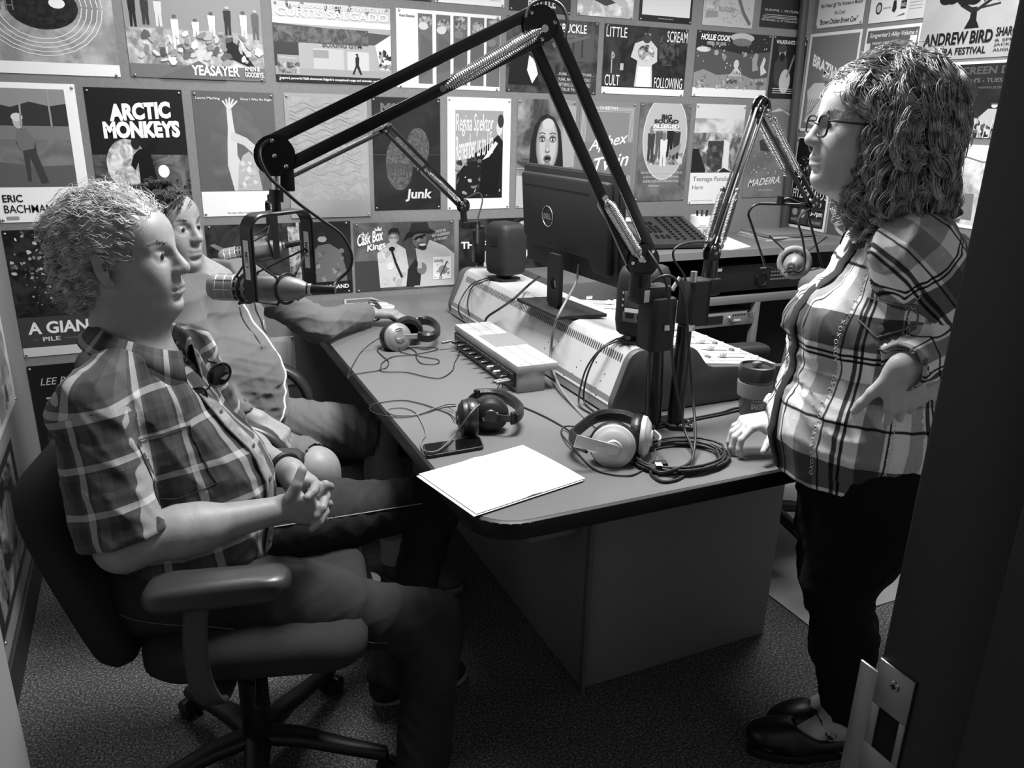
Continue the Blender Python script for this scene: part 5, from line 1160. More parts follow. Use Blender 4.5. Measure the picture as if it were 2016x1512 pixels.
# black pair in the middle
A2_ = P(965, 818); B2h = P(912, 822); nA2 = (view * .95 + rth * .12 + Vector((0, 0, .12))).normalized()
headphones('all-black headphones in the middle of the desk, behind the mobile phone', A2_, nA2, B2h, (-rth * .95 - fwh * .15).normalized(), [A2_ + nA2 * .010, P(1000, 824), P(1018, 820), P(1024, 806), P(1012, 792), P(985, 784) + fwh * .02, P(950, 784) + fwh * .03, P(925, 792) + fwh * .03, B2h + Vector((-.012, .0, .0))], M_blk, M_blk, rc=.044, plate='badge', pad=.020)

# ---------------------------------------------------------------- cables
def cable(label, pts, r=.0028, g=None, name='cable', cat='cable', per=8, m=None):
    o = MB().tube(crom(pts, per), r, n=8).build(name, m or M_cable, smooth=60)
    return tag(o, label, cat, 'cables around the desk')
def D(px, py, h=.003): return at(px, py, z=T + h)
cable('thin headphone cable looping below the silver headphones to the front panel of the wooden riser', [P(757, 661, T + .05), D(735, 673, .03), D(712, 692), D(697, 715), D(687, 735), D(685, 745), D(692, 738), D(720, 733), D(748, 728), D(752, 715), D(775, 702), D(815, 698), D(855, 690), D(860, 685), D(835, 683), D(795, 685), D(790, 693), D(830, 702), D(862, 708), D(860, 716), D(832, 716), D(820, 705), D(818, 692), D(795, 683), D(760, 683), D(743, 688), D(752, 700), D(765, 712), D(760, 724), D(748, 727), D(757, 732), D(800, 733), D(840, 742), D(868, 744), D(890, 730), D(895, 714), D(903, 700), P(903, 690, T + .028)], .0015)
cable('thin cable of the all-black headphones looping over the left edge of the desk', [D(897, 800, .02), D(870, 803), D(840, 812), D(805, 820), D(765, 820), D(735, 812), D(728, 802), D(742, 794), D(790, 788), D(830, 795), D(862, 806), D(885, 815), D(897, 826, .01)], .0015)
cable('second thin cable from the all-black headphones, looping to the phone', [D(897, 796, .02), D(875, 797), D(850, 806), D(820, 816), D(785, 818), D(765, 812), D(768, 804), D(795, 803), D(818, 812), D(832, 835), D(838, 855), D(830, 868), D(829, 880), P(840, 889, T + .014), P(862, 887, T + .014), P(885, 868, T + .014), P(900, 850, T + .02), P(925, 815, T + .08), P(944, 796, T + .08)], .0016, m=mat('pale_cable', .42, .5))
cable('black cable from the wooden riser socket to the all-black headphones', [P(984, 756, T + .028), D(976, 770, .01), D(968, 778), D(945, 784), D(925, 792, .01), D(910, 798, .03)], .0016)
cable('black cable running from the wooden riser to the nearest silver headphones', [P(988, 752, T + .028), D(992, 768, .008), D(1003, 782), D(1022, 797), D(1060, 814), D(1095, 832), D(1125, 852), D(1128, 866, .02)], .0020)
cable('cable loop at the left of the nearest silver headphones, running round their front', [D(1135, 840, .03), D(1112, 840, .01), D(1105, 852), D(1118, 870, .01), D(1140, 895), D(1165, 920), D(1195, 932), D(1240, 936), D(1268, 924), D(1288, 905, .02), D(1290, 885, .03)], .0020)
rc_ = random.Random(11)
coil = MB(); pts = []
cc = D(1338, 903); nl = 8
for k in range(nl * 20):
    t = 2 * math.pi * k / 20; lap = k // 20
    pr2 = [.100, .092, .106, .086, .098, .110, .090, .103][lap % 8] + .004 * math.sin(t * 2 + lap)
    ox, oy = .006 * math.sin(lap * 2.1), .006 * math.cos(lap * 1.7)
    nxt = [.100, .092, .106, .086, .098, .110, .090, .103][(lap + 1) % 8] + .004 * math.sin(t * 2 + lap)
    f_ = (k % 20) / 20; rr = pr2 * (1 - f_) + nxt * f_
    pts.append(cc + Vector((ox + rr * 1.10 * math.cos(t) , oy + rr * .80 * math.sin(t), .001 + .0036 * (lap // 2) + .002 * (lap % 2))))
coil.tube(pts, .0031, n=7)
tag(coil.build('cable_coil', M_cable, smooth=60), 'coil of black microphone cable lying behind the nearest silver headphones', 'cable', 'cables around the desk')
tie = MB().box(D(1300, 917, .012), (.030, .022, .022), bev=.004, R=Matrix.Rotation(math.radians(-20), 4, 'Z')).build('cable_tie', M_blk2)
tag(tie, 'black fabric cable tie with a white tag on the cable coil', 'cable tie')
tt = MB().box(D(1297, 914, .0245), (.014, .016, .0008), R=Matrix.Rotation(math.radians(-20), 4, 'Z')).build('tag', M_white, tie, smooth=0)
Y1 = 1.50
cable('black cable dropping from the big boom arm past the left post to the desk', [at(1275, 492, y=1.52), at(1293, 520, y=1.49), at(1313, 565, y=1.47), at(1321, 640, y=1.455), at(1326, 730, y=1.44), D(1345, 835, .05), D(1362, 880, .02), D(1364, 900, .012), D(1352, 915, .016), D(1322, 926, .02), D(1300, 930, .022), D(1282, 922, .016)], .0034)
cable('black cable arching over from the left post and falling to the front loop', [at(1284, 556, y=1.49), at(1298, 546, y=1.48), at(1318, 543, y=1.47), at(1335, 558, y=1.46), at(1349, 600, y=1.45), at(1356, 680, y=1.44), at(1364, 780, y=1.42), D(1369, 850, .05), D(1366, 890, .02), D(1356, 925, .006), D(1335, 943, .004), D(1305, 948, .004), D(1285, 937, .004), D(1281, 925, .006), D(1290, 915, .012)], .0034)
cable('thin cable bowing from the small boom arm to the top of the right post', [at(1408, 462, y=1.52), at(1398, 476, y=1.50), at(1372, 476, y=1.49), at(1343, 481, y=1.49), at(1327, 492, y=1.49), at(1326, 508, y=1.49), at(1334, 522, y=1.49), at(1345, 538, y=1.495), at(1350, 552, y=1.50)], .0026)
m1t = c1 + dir1 * .155
cable('thick cable curling from the front microphone up to the wrist of the big boom arm', [m1t, at(662, 555, y=1.66), at(688, 530, y=1.66), at(692, 500, y=1.66), at(672, 462, y=1.66), at(632, 432, y=1.66), at(590, 402, y=1.66), at(560, 376, y=e1.y - .03), at(530, 348, y=e1.y - .03), at(513, 315, y=e1.y - .03), at(514, 290, y=e1.y - .02), at(530, 276, y=e1.y - .02)], .0034)
m3t = c3 - d3 * .11
cable('thin cable falling from the small boom arm round the microphone near the woman', [e3 + CR * .0 - CU * .01, at(1572, 430, y=1.62), at(1580, 470, y=1.60), at(1585, 515, y=1.59), at(1574, 535, y=1.59), at(1555, 532, y=1.60), m3t + CF * .04], .0030)
# cables over the console back
def bk(px, py, o=-.006): return at(px, py, x=1.05 + o)
cable('monitor cable arching from the stand over the console back to the desk', [at(1062, 545, y=2.12), P(1040, 562, .935), P(1012, 588, .935), bk(985, 607, -.012), bk(962, 622, -.02), bk(955, 634, -.02), D(955, 652)], .0040)
cable('grey monitor cable hanging down the console back and along the desk', [at(1140, 520, y=1.99), at(1133, 558, y=1.98), at(1112, 597, y=1.92), P(1095, 632, .93), bk(1087, 665, 0), bk(1085, 710, -.01), D(1100, 758, .02), D(1135, 805), D(1175, 842), D(1210, 858)], .0040, m=mat('pale_cable', .42, .5))
cable('left of two black cables from the far speaker bowing down the console back', [at(966, 546, y=2.60), P(945, 552, .918), bk(925, 563, .02), at(907, 590, x=1.02), at(903, 612, x=1.01), D(915, 632), D(930, 640)], .0026)
cable('right of two black cables from the far speaker bowing down the console back', [at(966, 549, y=2.58), P(948, 556, .918), bk(930, 565, .02), at(921, 590, x=1.035), at(922, 612, x=1.02), D(928, 632), D(938, 642)], .0026)
cable('outer black cable from the near speaker bowing down the console back', [at(1240, 664, y=1.66), P(1213, 668, .918), bk(1185, 685, .01), at(1160, 715, x=1.03), at(1146, 750, x=1.01), D(1140, 795, .01), D(1165, 815)], .0026)
cable('inner black cable from the near speaker bowing down the console back', [at(1240, 667, y=1.65), P(1222, 670, .918), bk(1190, 683, .012), at(1168, 710, x=1.035), at(1153, 750, x=1.018), D(1150, 790, .01), D(1172, 812)], .0026)
cable('upper of two black cables running along the foot of the console cheek', [D(1230, 842), D(1262, 845, .006), D(1300, 836), D(1360, 824), D(1420, 812), D(1450, 803), D(1530, 790)], .0028)
cable('lower of two black cables running along the foot of the console cheek', [D(1215, 846), D(1250, 852, .006), D(1300, 841), D(1370, 826), D(1425, 815), D(1455, 808), D(1530, 796)], .0028)

# ---------------------------------------------------------------- chairs
M_seat = mat('charcoal_chair_fabric', .135, .9, bump=.5, bscale=700)
M_arm = mat('moulded_armrest', .20, .36, spec=.5)
M_base = mat('black_nylon', .11, .45)
def office_chair(label, loc, yaw, arms='pad', back_h=(.43, .90), near_loop=None, lean=14, aw=.265, dz=0.0, star=None, back_x=-.235):
    root = thing('office_chair', label, 'chair', loc, 'dark swivel office chairs')
    M0 = Matrix.Translation(Vector(loc)) @ Matrix.Rotation(yaw if star is None else star, 4, 'Z')
    M = Matrix.Translation(Vector(loc) + Vector((0, 0, dz))) @ Matrix.Rotation(yaw, 4, 'Z')
    sec = rounded([(-.17, -.22), (.25, -.235), (.265, .0), (.25, .235), (-.17, .22), (-.185, 0)], [.09, .10, .12, .10, .09, .1], 6)
    b = MB(); vs = []; fs = []; k = len(sec)
    for z, s_ in ((.392, .82), (.399, .93), (.418, 1.0), (.450, 1.0), (.470, .95), (.478, .84), (.480, .5)):
        for x, y in sec: vs.append(M @ Vector((x * s_ , y * s_, z - (max(0, x - .12) ** 2) * .9)))
    for a in range(6):
        for i in range(k): fs.append((a * k + i, a * k + (i + 1) % k, (a + 1) * k + (i + 1) % k, (a + 1) * k + i))
    fs += [tuple(range(k - 1, -1, -1)), tuple(range(6 * k, 7 * k))]
    b.add(vs, fs); b.build('seat', M_seat, root, smooth=60)
    # backrest: rounded pad leaning back
    hb = back_h[1] - back_h[0]; sec2 = rounded([(-.20, 0), (.20, 0), (.235, hb * .55), (.17, hb), (-.17, hb), (-.235, hb * .55)], [.10, .10, .2, .11, .11, .2], 6)
    MB_ = M @ Matrix.Translation((back_x, 0, back_h[0])) @ Matrix.Rotation(math.radians(-lean), 4, 'Y')
    vs = []; fs = []; k = len(sec2); cy_ = hb * .5
    for t, s_ in ((-.042, .80), (-.030, .95), (-.010, 1.0), (.012, .99), (.024, .92), (.030, .78), (.031, .4)):
        for y, z in sec2:
            vs.append(MB_ @ Vector((t + .10 * (y * s_) ** 2 + .04 * math.sin(math.pi * (z / hb)) * .4, y * s_, cy_ + (z - cy_) * s_)))
    for a in range(6):
        for i in range(k): fs.append((a * k + i, a * k + (i + 1) % k, (a + 1) * k + (i + 1) % k, (a + 1) * k + i))
    fs += [tuple(range(k - 1, -1, -1)), tuple(range(6 * k, 7 * k))]
    MB().add(vs, fs).build('backrest', M_seat, root, smooth=60)
    MB().strip([M @ Vector(p) for p in crom([(-.05, 0, .37), (-.20, 0, .37), (-.275, 0, .42), (-.315, 0, .56), (-.34, 0, .68)], 5)], (M.to_3x3() @ Vector((0, 1, 0))), .06, .012).build('back_support', M_base, root)
    MB().cyl(M0 @ Vector((0, 0, .085)), M @ Vector((0, 0, .24)), .032, n=24).cyl(M @ Vector((0, 0, .24)), M @ Vector((0, 0, .375)), .024, n=24).box((0, 0, .368), (.20, .16, .035), bev=.008, M=M).build('gas_column', M_base, root)
    MB().tube([M @ Vector((0.02, -.05, .36)), M @ Vector((.04, -.19, .355)), M @ Vector((.04, -.23, .345))], .006, n=8).build('lever', M_base, root)
    for s in (-1, 1):
        if arms == 'pad':
            secp = rounded([(-.125, -.040), (.120, -.036), (.128, .036), (-.120, .042)], [.03, .032, .032, .03], 6); vs = []; fs = []; k = len(secp)
            for z, s_ in ((.618, .80), (.622, .92), (.634, 1.0), (.650, 1.0), (.660, .93), (.664, .78), (.665, .4)):
                for x, y in secp: vs.append(M @ Vector((x * s_, s * aw + y * s_, z - .10 * max(0, -x - .02) ** 1.5)))
            for a in range(6):
                for i in range(k): fs.append((a * k + i, a * k + (i + 1) % k, (a + 1) * k + (i + 1) % k, (a + 1) * k + i))
            fs += [tuple(range(k - 1, -1, -1)), tuple(range(6 * k, 7 * k))]
            MB().add(vs, fs).build('armrest', M_arm, root, smooth=60)
            MB().strip([M @ Vector(p) for p in crom([(-.035, s * aw, .625), (-.045, s * (aw + .012), .55), (-.045, s * (aw + .012), .46), (-.03, s * (aw - .01), .392), (-.02, s * .18, .378), (-.02, s * .10, .377)], 6)], (M.to_3x3() @ Vector((1, 0, 0))), .042, .014).build('arm_support', mat('arm_support_grey', .24, .35, spec=.5), root)
        else:
            MB().strip([M @ Vector(p) for p in crom([(-.20, s * aw, .55), (-.19, s * aw, .655), (-.08, s * aw, .69), (.06, s * aw, .685), (.16, s * aw, .64), (.20, s * aw, .54), (.15, s * aw, .43), (.05, s * (aw - .03), .382), (.0, s * .12, .378)], 7)], (M.to_3x3() @ Vector((0, 1, 0))), .050, .030).build('armrest', M_arm, root, smooth=60)
    for i in range(5):
        a = math.radians((18 if star is None else 0) + 72 * i); ux, uy = math.cos(a), math.sin(a)
        MB().strip([M0 @ Vector((ux * r_, uy * r_, z_)) for r_, z_ in ((.02, .115), (.10, .112), (.20, .092), (.295, .075))], M0.to_3x3() @ Vector((-uy, ux, 0)), [.060, .052, .042, .034], .030).build('base_leg', M_base, root, smooth=50)
        cs_ = MB(); c = M0 @ Vector((ux * .295, uy * .295, .0275))
        tn = (M0.to_3x3() @ Vector((-uy, ux, 0))).normalized()
        for q in (-1, 1): cs_.cyl(c + tn * q * .006, c + tn * q * .024, .0268, .0245, n=22)
        cs_.cyl(c + Vector((0, 0, .01)), c + Vector((0, 0, .055)), .007, n=10); cs_.build('caster', M_blk, root)
    return root
office_chair('dark swivel office chair carrying the man in the plaid shirt', (.103, 1.560, 0), math.radians(-13), dz=.032, star=math.radians(45), lean=19, back_x=-.20, back_h=(.41, .83))
office_chair('dark office chair with looped arms under the man in the hooded sweatshirt', (.165, 2.33, 0), math.radians(-16), arms='loop', back_h=(.43, .86), aw=.27)
office_chair('empty dark office chair behind the console, its arm pad showing beyond the sliders', (1.985, 2.00, .005), math.radians(176), back_h=(.43, .92))
# grey jacket hung over the empty chair's back
def jacket():
    nx, nz = 26, 30; vs = []; fs = []
    for layer in (0, 1):
        for i in range(nx + 1):
            for j in range(nz + 1):
                u = i / nx; v = j / nz
                y = 2.0 + (u - .5) * (.50 + .10 * v); z = .945 - v * .52
                xx = 2.262 - .030 * math.cos((u - .5) * 3) - .012 * v - .010 * math.sin(u * 22 + v * 3) * (.3 + v) + .25 * (u - .5) ** 2 * -.3
                if v < .08: xx += .055 * (1 - v / .08)
                vs.append((xx + .006 * layer, y, z + .010 * math.sin(u * 9)))
    K = (nx + 1) * (nz + 1)
    for i in range(nx):
        for j in range(nz):
            q = i * (nz + 1) + j
            fs += [(q, q + 1, q + nz + 2, q + nz + 1), (K + q, K + q + nz + 1, K + q + nz + 2, K + q + 1)]
    for i in range(nx):
        a = i * (nz + 1); b_ = a + nz; fs += [(a, a + nz + 1, K + a + nz + 1, K + a), (b_, K + b_, K + b_ + nz + 1, b_ + nz + 1)]
    for j in range(nz):
        a = j; b_ = nx * (nz + 1) + j; fs += [(a, K + a, K + a + 1, a + 1), (b_, b_ + 1, K + b_ + 1, K + b_)]
    return MB().add(vs, fs)
tag(jacket().build('jacket', mat('grey_jacket_cloth', .38, .9, bump=.4, bscale=300), smooth=60), 'grey jacket hung over the back of the empty chair', 'jacket')
mt = MB().prism([(1.722, 1.487), (2.90, 1.487), (2.90, 2.62), (1.722, 2.62)], .0005, .0045, bev=.001).build('chair_mat', mat('pale_chair_mat', .52, .45))
tag(mt, 'pale flat chair mat on the carpet under the empty chair', 'chair mat')
tag(MB().prism([(1.868, 1.420), (1.884, 1.424), (1.880, 1.408), (1.886, 1.392), (1.878, 1.390), (1.872, 1.406)], .001, .003).build('paper_scrap', M_white), 'tiny white scrap on the carpet by the chair mat', 'scrap')
# ---------------------------------------------------------------- people: smooth bodies grown from blended volumes
def A3(v): return np.array(v, dtype=np.float64)
class Body:
    """blended volumes (rounded cones and ellipsoids) meshed as one continuous skin"""
    def __init__(s): s.p = []
    def cap(s, a, b, ra, rb=None, k=.02, g=0, op=1, n=None, sq=1.0):
        s.p.append(dict(t=0, a=A3(a), b=A3(b), ra=ra, rb=ra if rb is None else rb, k=k, g=g, op=op, n=None if n is None else A3(n) / np.linalg.norm(A3(n)), sq=sq)); return s
    def ell(s, c, r, R=None, k=.02, g=0, op=1):
        s.p.append(dict(t=1, c=A3(c), r=A3(r), R=np.eye(3) if R is None else A3(R), k=k, g=g, op=op)); return s
    def half(s, c, n, k=.003):
        """cut away everything on the side n points to"""
        n = A3(n); s.p.append(dict(t=2, c=A3(c), n=n / np.linalg.norm(n), k=k, g=0, op=-1)); return s
    def cut(s, c, n, R, k=.002):
        """cut straight across a sleeve end: away goes what lies beyond c within R"""
        n = A3(n); s.p.append(dict(t=3, c=A3(c), n=n / np.linalg.norm(n), R=R, k=k, g=0, op=-1)); return s
    @staticmethod
    def dist(q, P):
        if q['t'] == 0:
            pa = P - q['a']; ba = q['b'] - q['a']; L = ba @ ba
            h = np.clip(pa @ ba / max(L, 1e-12), 0, 1); v = pa - h[:, None] * ba; r = q['ra'] + (q['rb'] - q['ra']) * h
            if q['n'] is not None:
                c = v @ q['n']; v = v + np.outer(c / q['sq'] - c, q['n'])
                return (np.sqrt((v * v).sum(1)) - r) * min(1.0, q['sq'] * 1.15)
            return np.sqrt((v * v).sum(1)) - r
        if q['t'] == 1:
            l = (P - q['c']) @ q['R']; a = l / q['r']; b = a / q['r']
            k0 = np.sqrt((a * a).sum(1)); k1 = np.sqrt((b * b).sum(1))
            return k0 * (k0 - 1) / np.maximum(k1, 1e-9)
        if q['t'] == 3: return np.maximum(-((P - q['c']) @ q['n']), np.sqrt(((P - q['c']) ** 2).sum(1)) - q['R'])
        return -((P - q['c']) @ q['n'])
    @staticmethod
    def comb(d, e, q):
        k = q['k']
        if q['op'] > 0:
            if d is None: return e
            h = np.maximum(k - np.abs(d - e), 0) / k; return np.minimum(d, e) - h * h * k * .25
        if d is None: return d
        e = -e; h = np.maximum(k - np.abs(d - e), 0) / k; return np.maximum(d, e) + h * h * k * .25
    def val(s, P, idx=None, disp=None):
        d = None
        ii = list(range(len(s.p)) if idx is None else idx)
        if disp is not None: ii = [i for i in ii if s.p[i]['op'] > 0] + [-1] + [i for i in ii if s.p[i]['op'] < 0]
        for i in ii:
            if i == -1: d = d + disp(P) if d is not None else None
            else: d = s.comb(d, s.dist(s.p[i], P), s.p[i])
        return np.full(len(P), 1.0) if d is None else d
    def mesh(s, h=.004, disp=None, lo=None, hi=None):
        B = 10
        ends = []
        for q in s.p:
            if q['op'] < 0: continue
            if q['t'] == 0: r = max(q['ra'], q['rb']); ends += [q['a'] - r, q['a'] + r, q['b'] - r, q['b'] + r]
            elif q['t'] == 1: r = q['r'].max(); ends += [q['c'] - r, q['c'] + r]
        E_ = np.array(ends); lo = E_.min(0) - .03 if lo is None else np.array(lo); hi = E_.max(0) + .03 if hi is None else np.array(hi)
        nb = np.ceil((hi - lo) / (h * B)).astype(int) + 1; n = nb * B
        gi = np.stack(np.meshgrid(*[np.arange(k) for k in nb], indexing='ij'), -1).reshape(-1, 3)
        C = lo + (gi * B + (B - 1) / 2) * h; R = h * B * math.sqrt(3) / 2
        D = [s.dist(q, C) for q in s.p]; full = None
        for q, e in zip(s.p, D): full = s.comb(full, e, q)
        act = np.abs(full) < R * 1.7 + .012
        G = np.repeat(np.repeat(np.repeat(full.reshape(nb).astype(np.float32), B, 0), B, 1), B, 2)
        D = np.array(D); addm = np.array([q['op'] > 0 for q in s.p]); dmin = np.where(addm[:, None], D, 1e9).min(0)
        ks = np.array([q['k'] for q in s.p])
        off = np.stack(np.meshgrid(*[np.arange(B)] * 3, indexing='ij'), -1).reshape(-1, 3)
        for b in np.nonzero(act)[0]:
            keep = np.where(addm, D[:, b] < dmin[b] + 2.6 * R + ks, D[:, b] < 1.6 * R + ks + .004)
            o = gi[b] * B; P = lo + (o + off) * h
            v = s.val(P, np.nonzero(keep)[0], disp)
            G[o[0]:o[0] + B, o[1]:o[1] + B, o[2]:o[2] + B] = v.reshape(B, B, B)
        # surface nets
        I = G < 0
        c = np.zeros(np.array(I.shape) - 1, dtype=np.int8)
        for dx in (0, 1):
            for dy in (0, 1):
                for dz in (0, 1): c += I[dx:I.shape[0] - 1 + dx, dy:I.shape[1] - 1 + dy, dz:I.shape[2] - 1 + dz]
        cell = (c > 0) & (c < 8); ci = np.argwhere(cell)
        vid = np.full(cell.shape, -1, dtype=np.int64); vid[tuple(ci.T)] = np.arange(len(ci))
        cor = {}
        for k in range(8):
            o = (k >> 2 & 1, k >> 1 & 1, k & 1); cor[o] = G[ci[:, 0] + o[0], ci[:, 1] + o[1], ci[:, 2] + o[2]].astype(np.float64)
        acc = np.zeros((len(ci), 3)); cnt = np.zeros(len(ci))
        for ax in range(3):
            for u in (0, 1):
                for v in (0, 1):
                    o0 = [u, v]; o0.insert(ax, 0); o1 = [u, v]; o1.insert(ax, 1)
                    a, b = cor[tuple(o0)], cor[tuple(o1)]; m = (a < 0) != (b < 0)
                    t = np.where(m, a / np.where(m, a - b, 1), 0)
                    p = np.tile(np.array(o0, float), (len(ci), 1)); p[:, ax] = t
                    acc += p * m[:, None]; cnt += m
        V = lo + (ci + acc / cnt[:, None]) * h
        F = []
        for ax in range(3):
            sl0 = [slice(None)] * 3; sl1 = [slice(None)] * 3; sl0[ax] = slice(0, -1); sl1[ax] = slice(1, None)
            a, b = I[tuple(sl0)], I[tuple(sl1)]; e = np.argwhere(a != b)
            o1, o2 = [(1, 2), (2, 0), (0, 1)][ax]
            e = e[(e[:, o1] > 0) & (e[:, o2] > 0)]
            def cid(d1, d2):
                q = e.copy(); q[:, o1] -= d1; q[:, o2] -= d2; q = np.minimum(q, np.array(cell.shape) - 1); return vid[tuple(q.T)]
            q = np.stack([cid(1, 1), cid(0, 1), cid(0, 0), cid(1, 0)], 1)
            ins = a[tuple(e.T)]; q[~ins] = q[~ins][:, ::-1]
            F.append(q[(q >= 0).all(1)])
        return V, np.concatenate(F)

def to_object(name, V, F, m, parent, uv=None, fmat=None, mats=None):
    me = bpy.data.meshes.new(name)
    me.vertices.add(len(V)); me.vertices.foreach_set('co', V.astype(np.float32).ravel())
    n = F.shape[1]; me.loops.add(F.size); me.loops.foreach_set('vertex_index', F.ravel().astype(np.int32))
    me.polygons.add(len(F)); me.polygons.foreach_set('loop_start', np.arange(0, F.size, n, dtype=np.int32))
    me.polygons.foreach_set('use_smooth', np.ones(len(F), dtype=bool))
    for x in (mats or [m]): me.materials.append(x)
    if fmat is not None: me.polygons.foreach_set('material_index', fmat.astype(np.int32))
    if uv is not None:
        l = me.uv_layers.new(name='cloth'); l.data.foreach_set('uv', uv.astype(np.float32).ravel())
    me.update(); me.validate()
    o = bpy.data.objects.new(name, me); SC.collection.objects.link(o)
    if parent is not None: o.parent = parent; o.matrix_parent_inverse = parent_world(parent).inverted()
    return o

def cloth_uv(body, V, F, frames):
    """frames: group -> (origin, axis, zero direction, radius); u runs round the limb, v along it"""
    gs = sorted({q['g'] for q in body.p if q['op'] > 0 and q['g'] in frames})
    C = V[F].mean(1); best = np.full(len(F), 1e9); who = np.zeros(len(F), int)
    for g in gs:
        for q in body.p:
            if q['op'] > 0 and q['g'] == g:
                d = body.dist(q, C); m = d < best; best[m] = d[m]; who[m] = g
    UV = np.zeros((len(F), F.shape[1], 2))
    for g in gs:
        m = who == g
        if not m.any(): continue
        o, ax, z, r = frames[g]; o, ax, z = A3(o), A3(ax), A3(z); ax = ax / np.linalg.norm(ax); z = z - ax * (z @ ax); z /= np.linalg.norm(z); y = np.cross(ax, z)
        P = V[F[m]] - o; v = P @ ax; a = np.arctan2(P @ y, P @ z)
        ref = a[:, :1]; a = ref + (a - ref + np.pi) % (2 * np.pi) - np.pi
        UV[m, :, 0] = (a * r if r > 0 else P @ y * 1.15) + g * .37; UV[m, :, 1] = v
    return UV.reshape(-1, 2)

def plaid(name, base, ubands, vbands, period, rough=.9, noise=.03, mult=False):
    """woven check: ubands / vbands are lists of (from, to, grey) in one period"""
    m = bpy.data.materials.new(name); m.use_nodes = True; nt = m.node_tree; b = nt.nodes['Principled BSDF']; N_ = nt.nodes; Lk = nt.links
    uvn = N_.new('ShaderNodeUVMap'); uvn.uv_map = 'cloth'; sp_ = N_.new('ShaderNodeSeparateXYZ'); Lk.new(uvn.outputs[0], sp_.inputs[0])
    outs = []
    for ax, bands, per in ((0, ubands, period[0]), (1, vbands, period[1])):
        dv = N_.new('ShaderNodeMath'); dv.operation = 'DIVIDE'; dv.inputs[1].default_value = per; Lk.new(sp_.outputs[ax], dv.inputs[0])
        fr_ = N_.new('ShaderNodeMath'); fr_.operation = 'FRACT'; Lk.new(dv.outputs[0], fr_.inputs[0])
        rp = N_.new('ShaderNodeValToRGB'); rp.color_ramp.interpolation = 'LINEAR'
        els = rp.color_ramp.elements; stops = []
        pos = 0.0
        for f0, f1, g in bands:
            if f0 > pos: stops += [(pos, base), (f0 - .004, base)]
            stops += [(f0, g), (f1, g)]; pos = f1 + .004
        if pos < 1: stops += [(pos, base), (1.0, base)]
        stops = sorted((min(1, max(0, p)), g) for p, g in stops)
        while len(els) > 1: els.remove(els[0])
        els[0].position = stops[0][0]; els[0].color = (lin(stops[0][1]),) * 3 + (1,)
        for p, g in stops[1:31]:
            e = els.new(p); e.color = (lin(g),) * 3 + (1,)
        Lk.new(fr_.outputs[0], rp.inputs[0]); outs.append(rp.outputs[0])
    mx = N_.new('ShaderNodeMix'); mx.data_type = 'RGBA'; mx.inputs[0].default_value = 1.0 if mult else .5; mx.blend_type = 'MULTIPLY' if mult else 'MIX'; Lk.new(outs[0], mx.inputs[6]); Lk.new(outs[1], mx.inputs[7])
    tc = N_.new('ShaderNodeTexCoord'); nz_ = N_.new('ShaderNodeTexNoise'); nz_.inputs['Scale'].default_value = 9; nz_.inputs['Detail'].default_value = 4; Lk.new(tc.outputs['Object'], nz_.inputs[0])
    wv = N_.new('ShaderNodeTexNoise'); wv.inputs['Scale'].default_value = 600; Lk.new(tc.outputs['Object'], wv.inputs[0])
    m2 = N_.new('ShaderNodeMix'); m2.data_type = 'RGBA'; m2.blend_type = 'OVERLAY'; m2.inputs[0].default_value = noise * 6; Lk.new(mx.outputs[2], m2.inputs[6]); Lk.new(wv.outputs[0], m2.inputs[7])
    Lk.new(m2.outputs[2], b.inputs['Base Color']); b.inputs['Roughness'].default_value = rough; b.inputs['Specular IOR Level'].default_value = .15; b.inputs['Sheen Weight'].default_value = .1
    bp = N_.new('ShaderNodeBump'); bp.inputs['Strength'].default_value = .25; bp.inputs['Distance'].default_value = .002; Lk.new(wv.outputs[0], bp.inputs['Height']); Lk.new(bp.outputs[0], b.inputs['Normal'])
    return m

def folds(seed, amp, scale, dirs=None, warp=.35):
    """gentle cloth creases"""
    rg = np.random.default_rng(seed); K = []
    for i in range(7):
        d = rg.normal(size=3) if dirs is None else A3(dirs[i % len(dirs)]) + rg.normal(size=3) * .35
        d /= np.linalg.norm(d); K.append((d * (2 * np.pi / (scale * rg.uniform(.7, 1.5))), rg.uniform(0, 6.28), rg.uniform(.5, 1.0)))
    W = rg.normal(size=(3, 3)) * 14
    def f(P):
        w_ = np.sin(P @ W) * warp; s_ = 0
        for k, ph, a in K:
            v = np.sin(P @ k + ph + w_ @ np.array([2.2, 1.7, 2.0])); s_ = s_ + a * (1 - np.abs(v)) ** 2
        return amp * (1.2 - s_ / 2.3)
    return f

def frame3(f, up=(0, 0, 1), roll=0):
    """columns: forward, left, up"""
    f = A3(f); f /= np.linalg.norm(f); u = A3(up); l = np.cross(u, f); l /= np.linalg.norm(l); u = np.cross(f, l)
    if roll: c, s_ = math.cos(roll), math.sin(roll); l, u = c * l + s_ * u, -s_ * l + c * u
    return np.stack([f, l, u], 1)

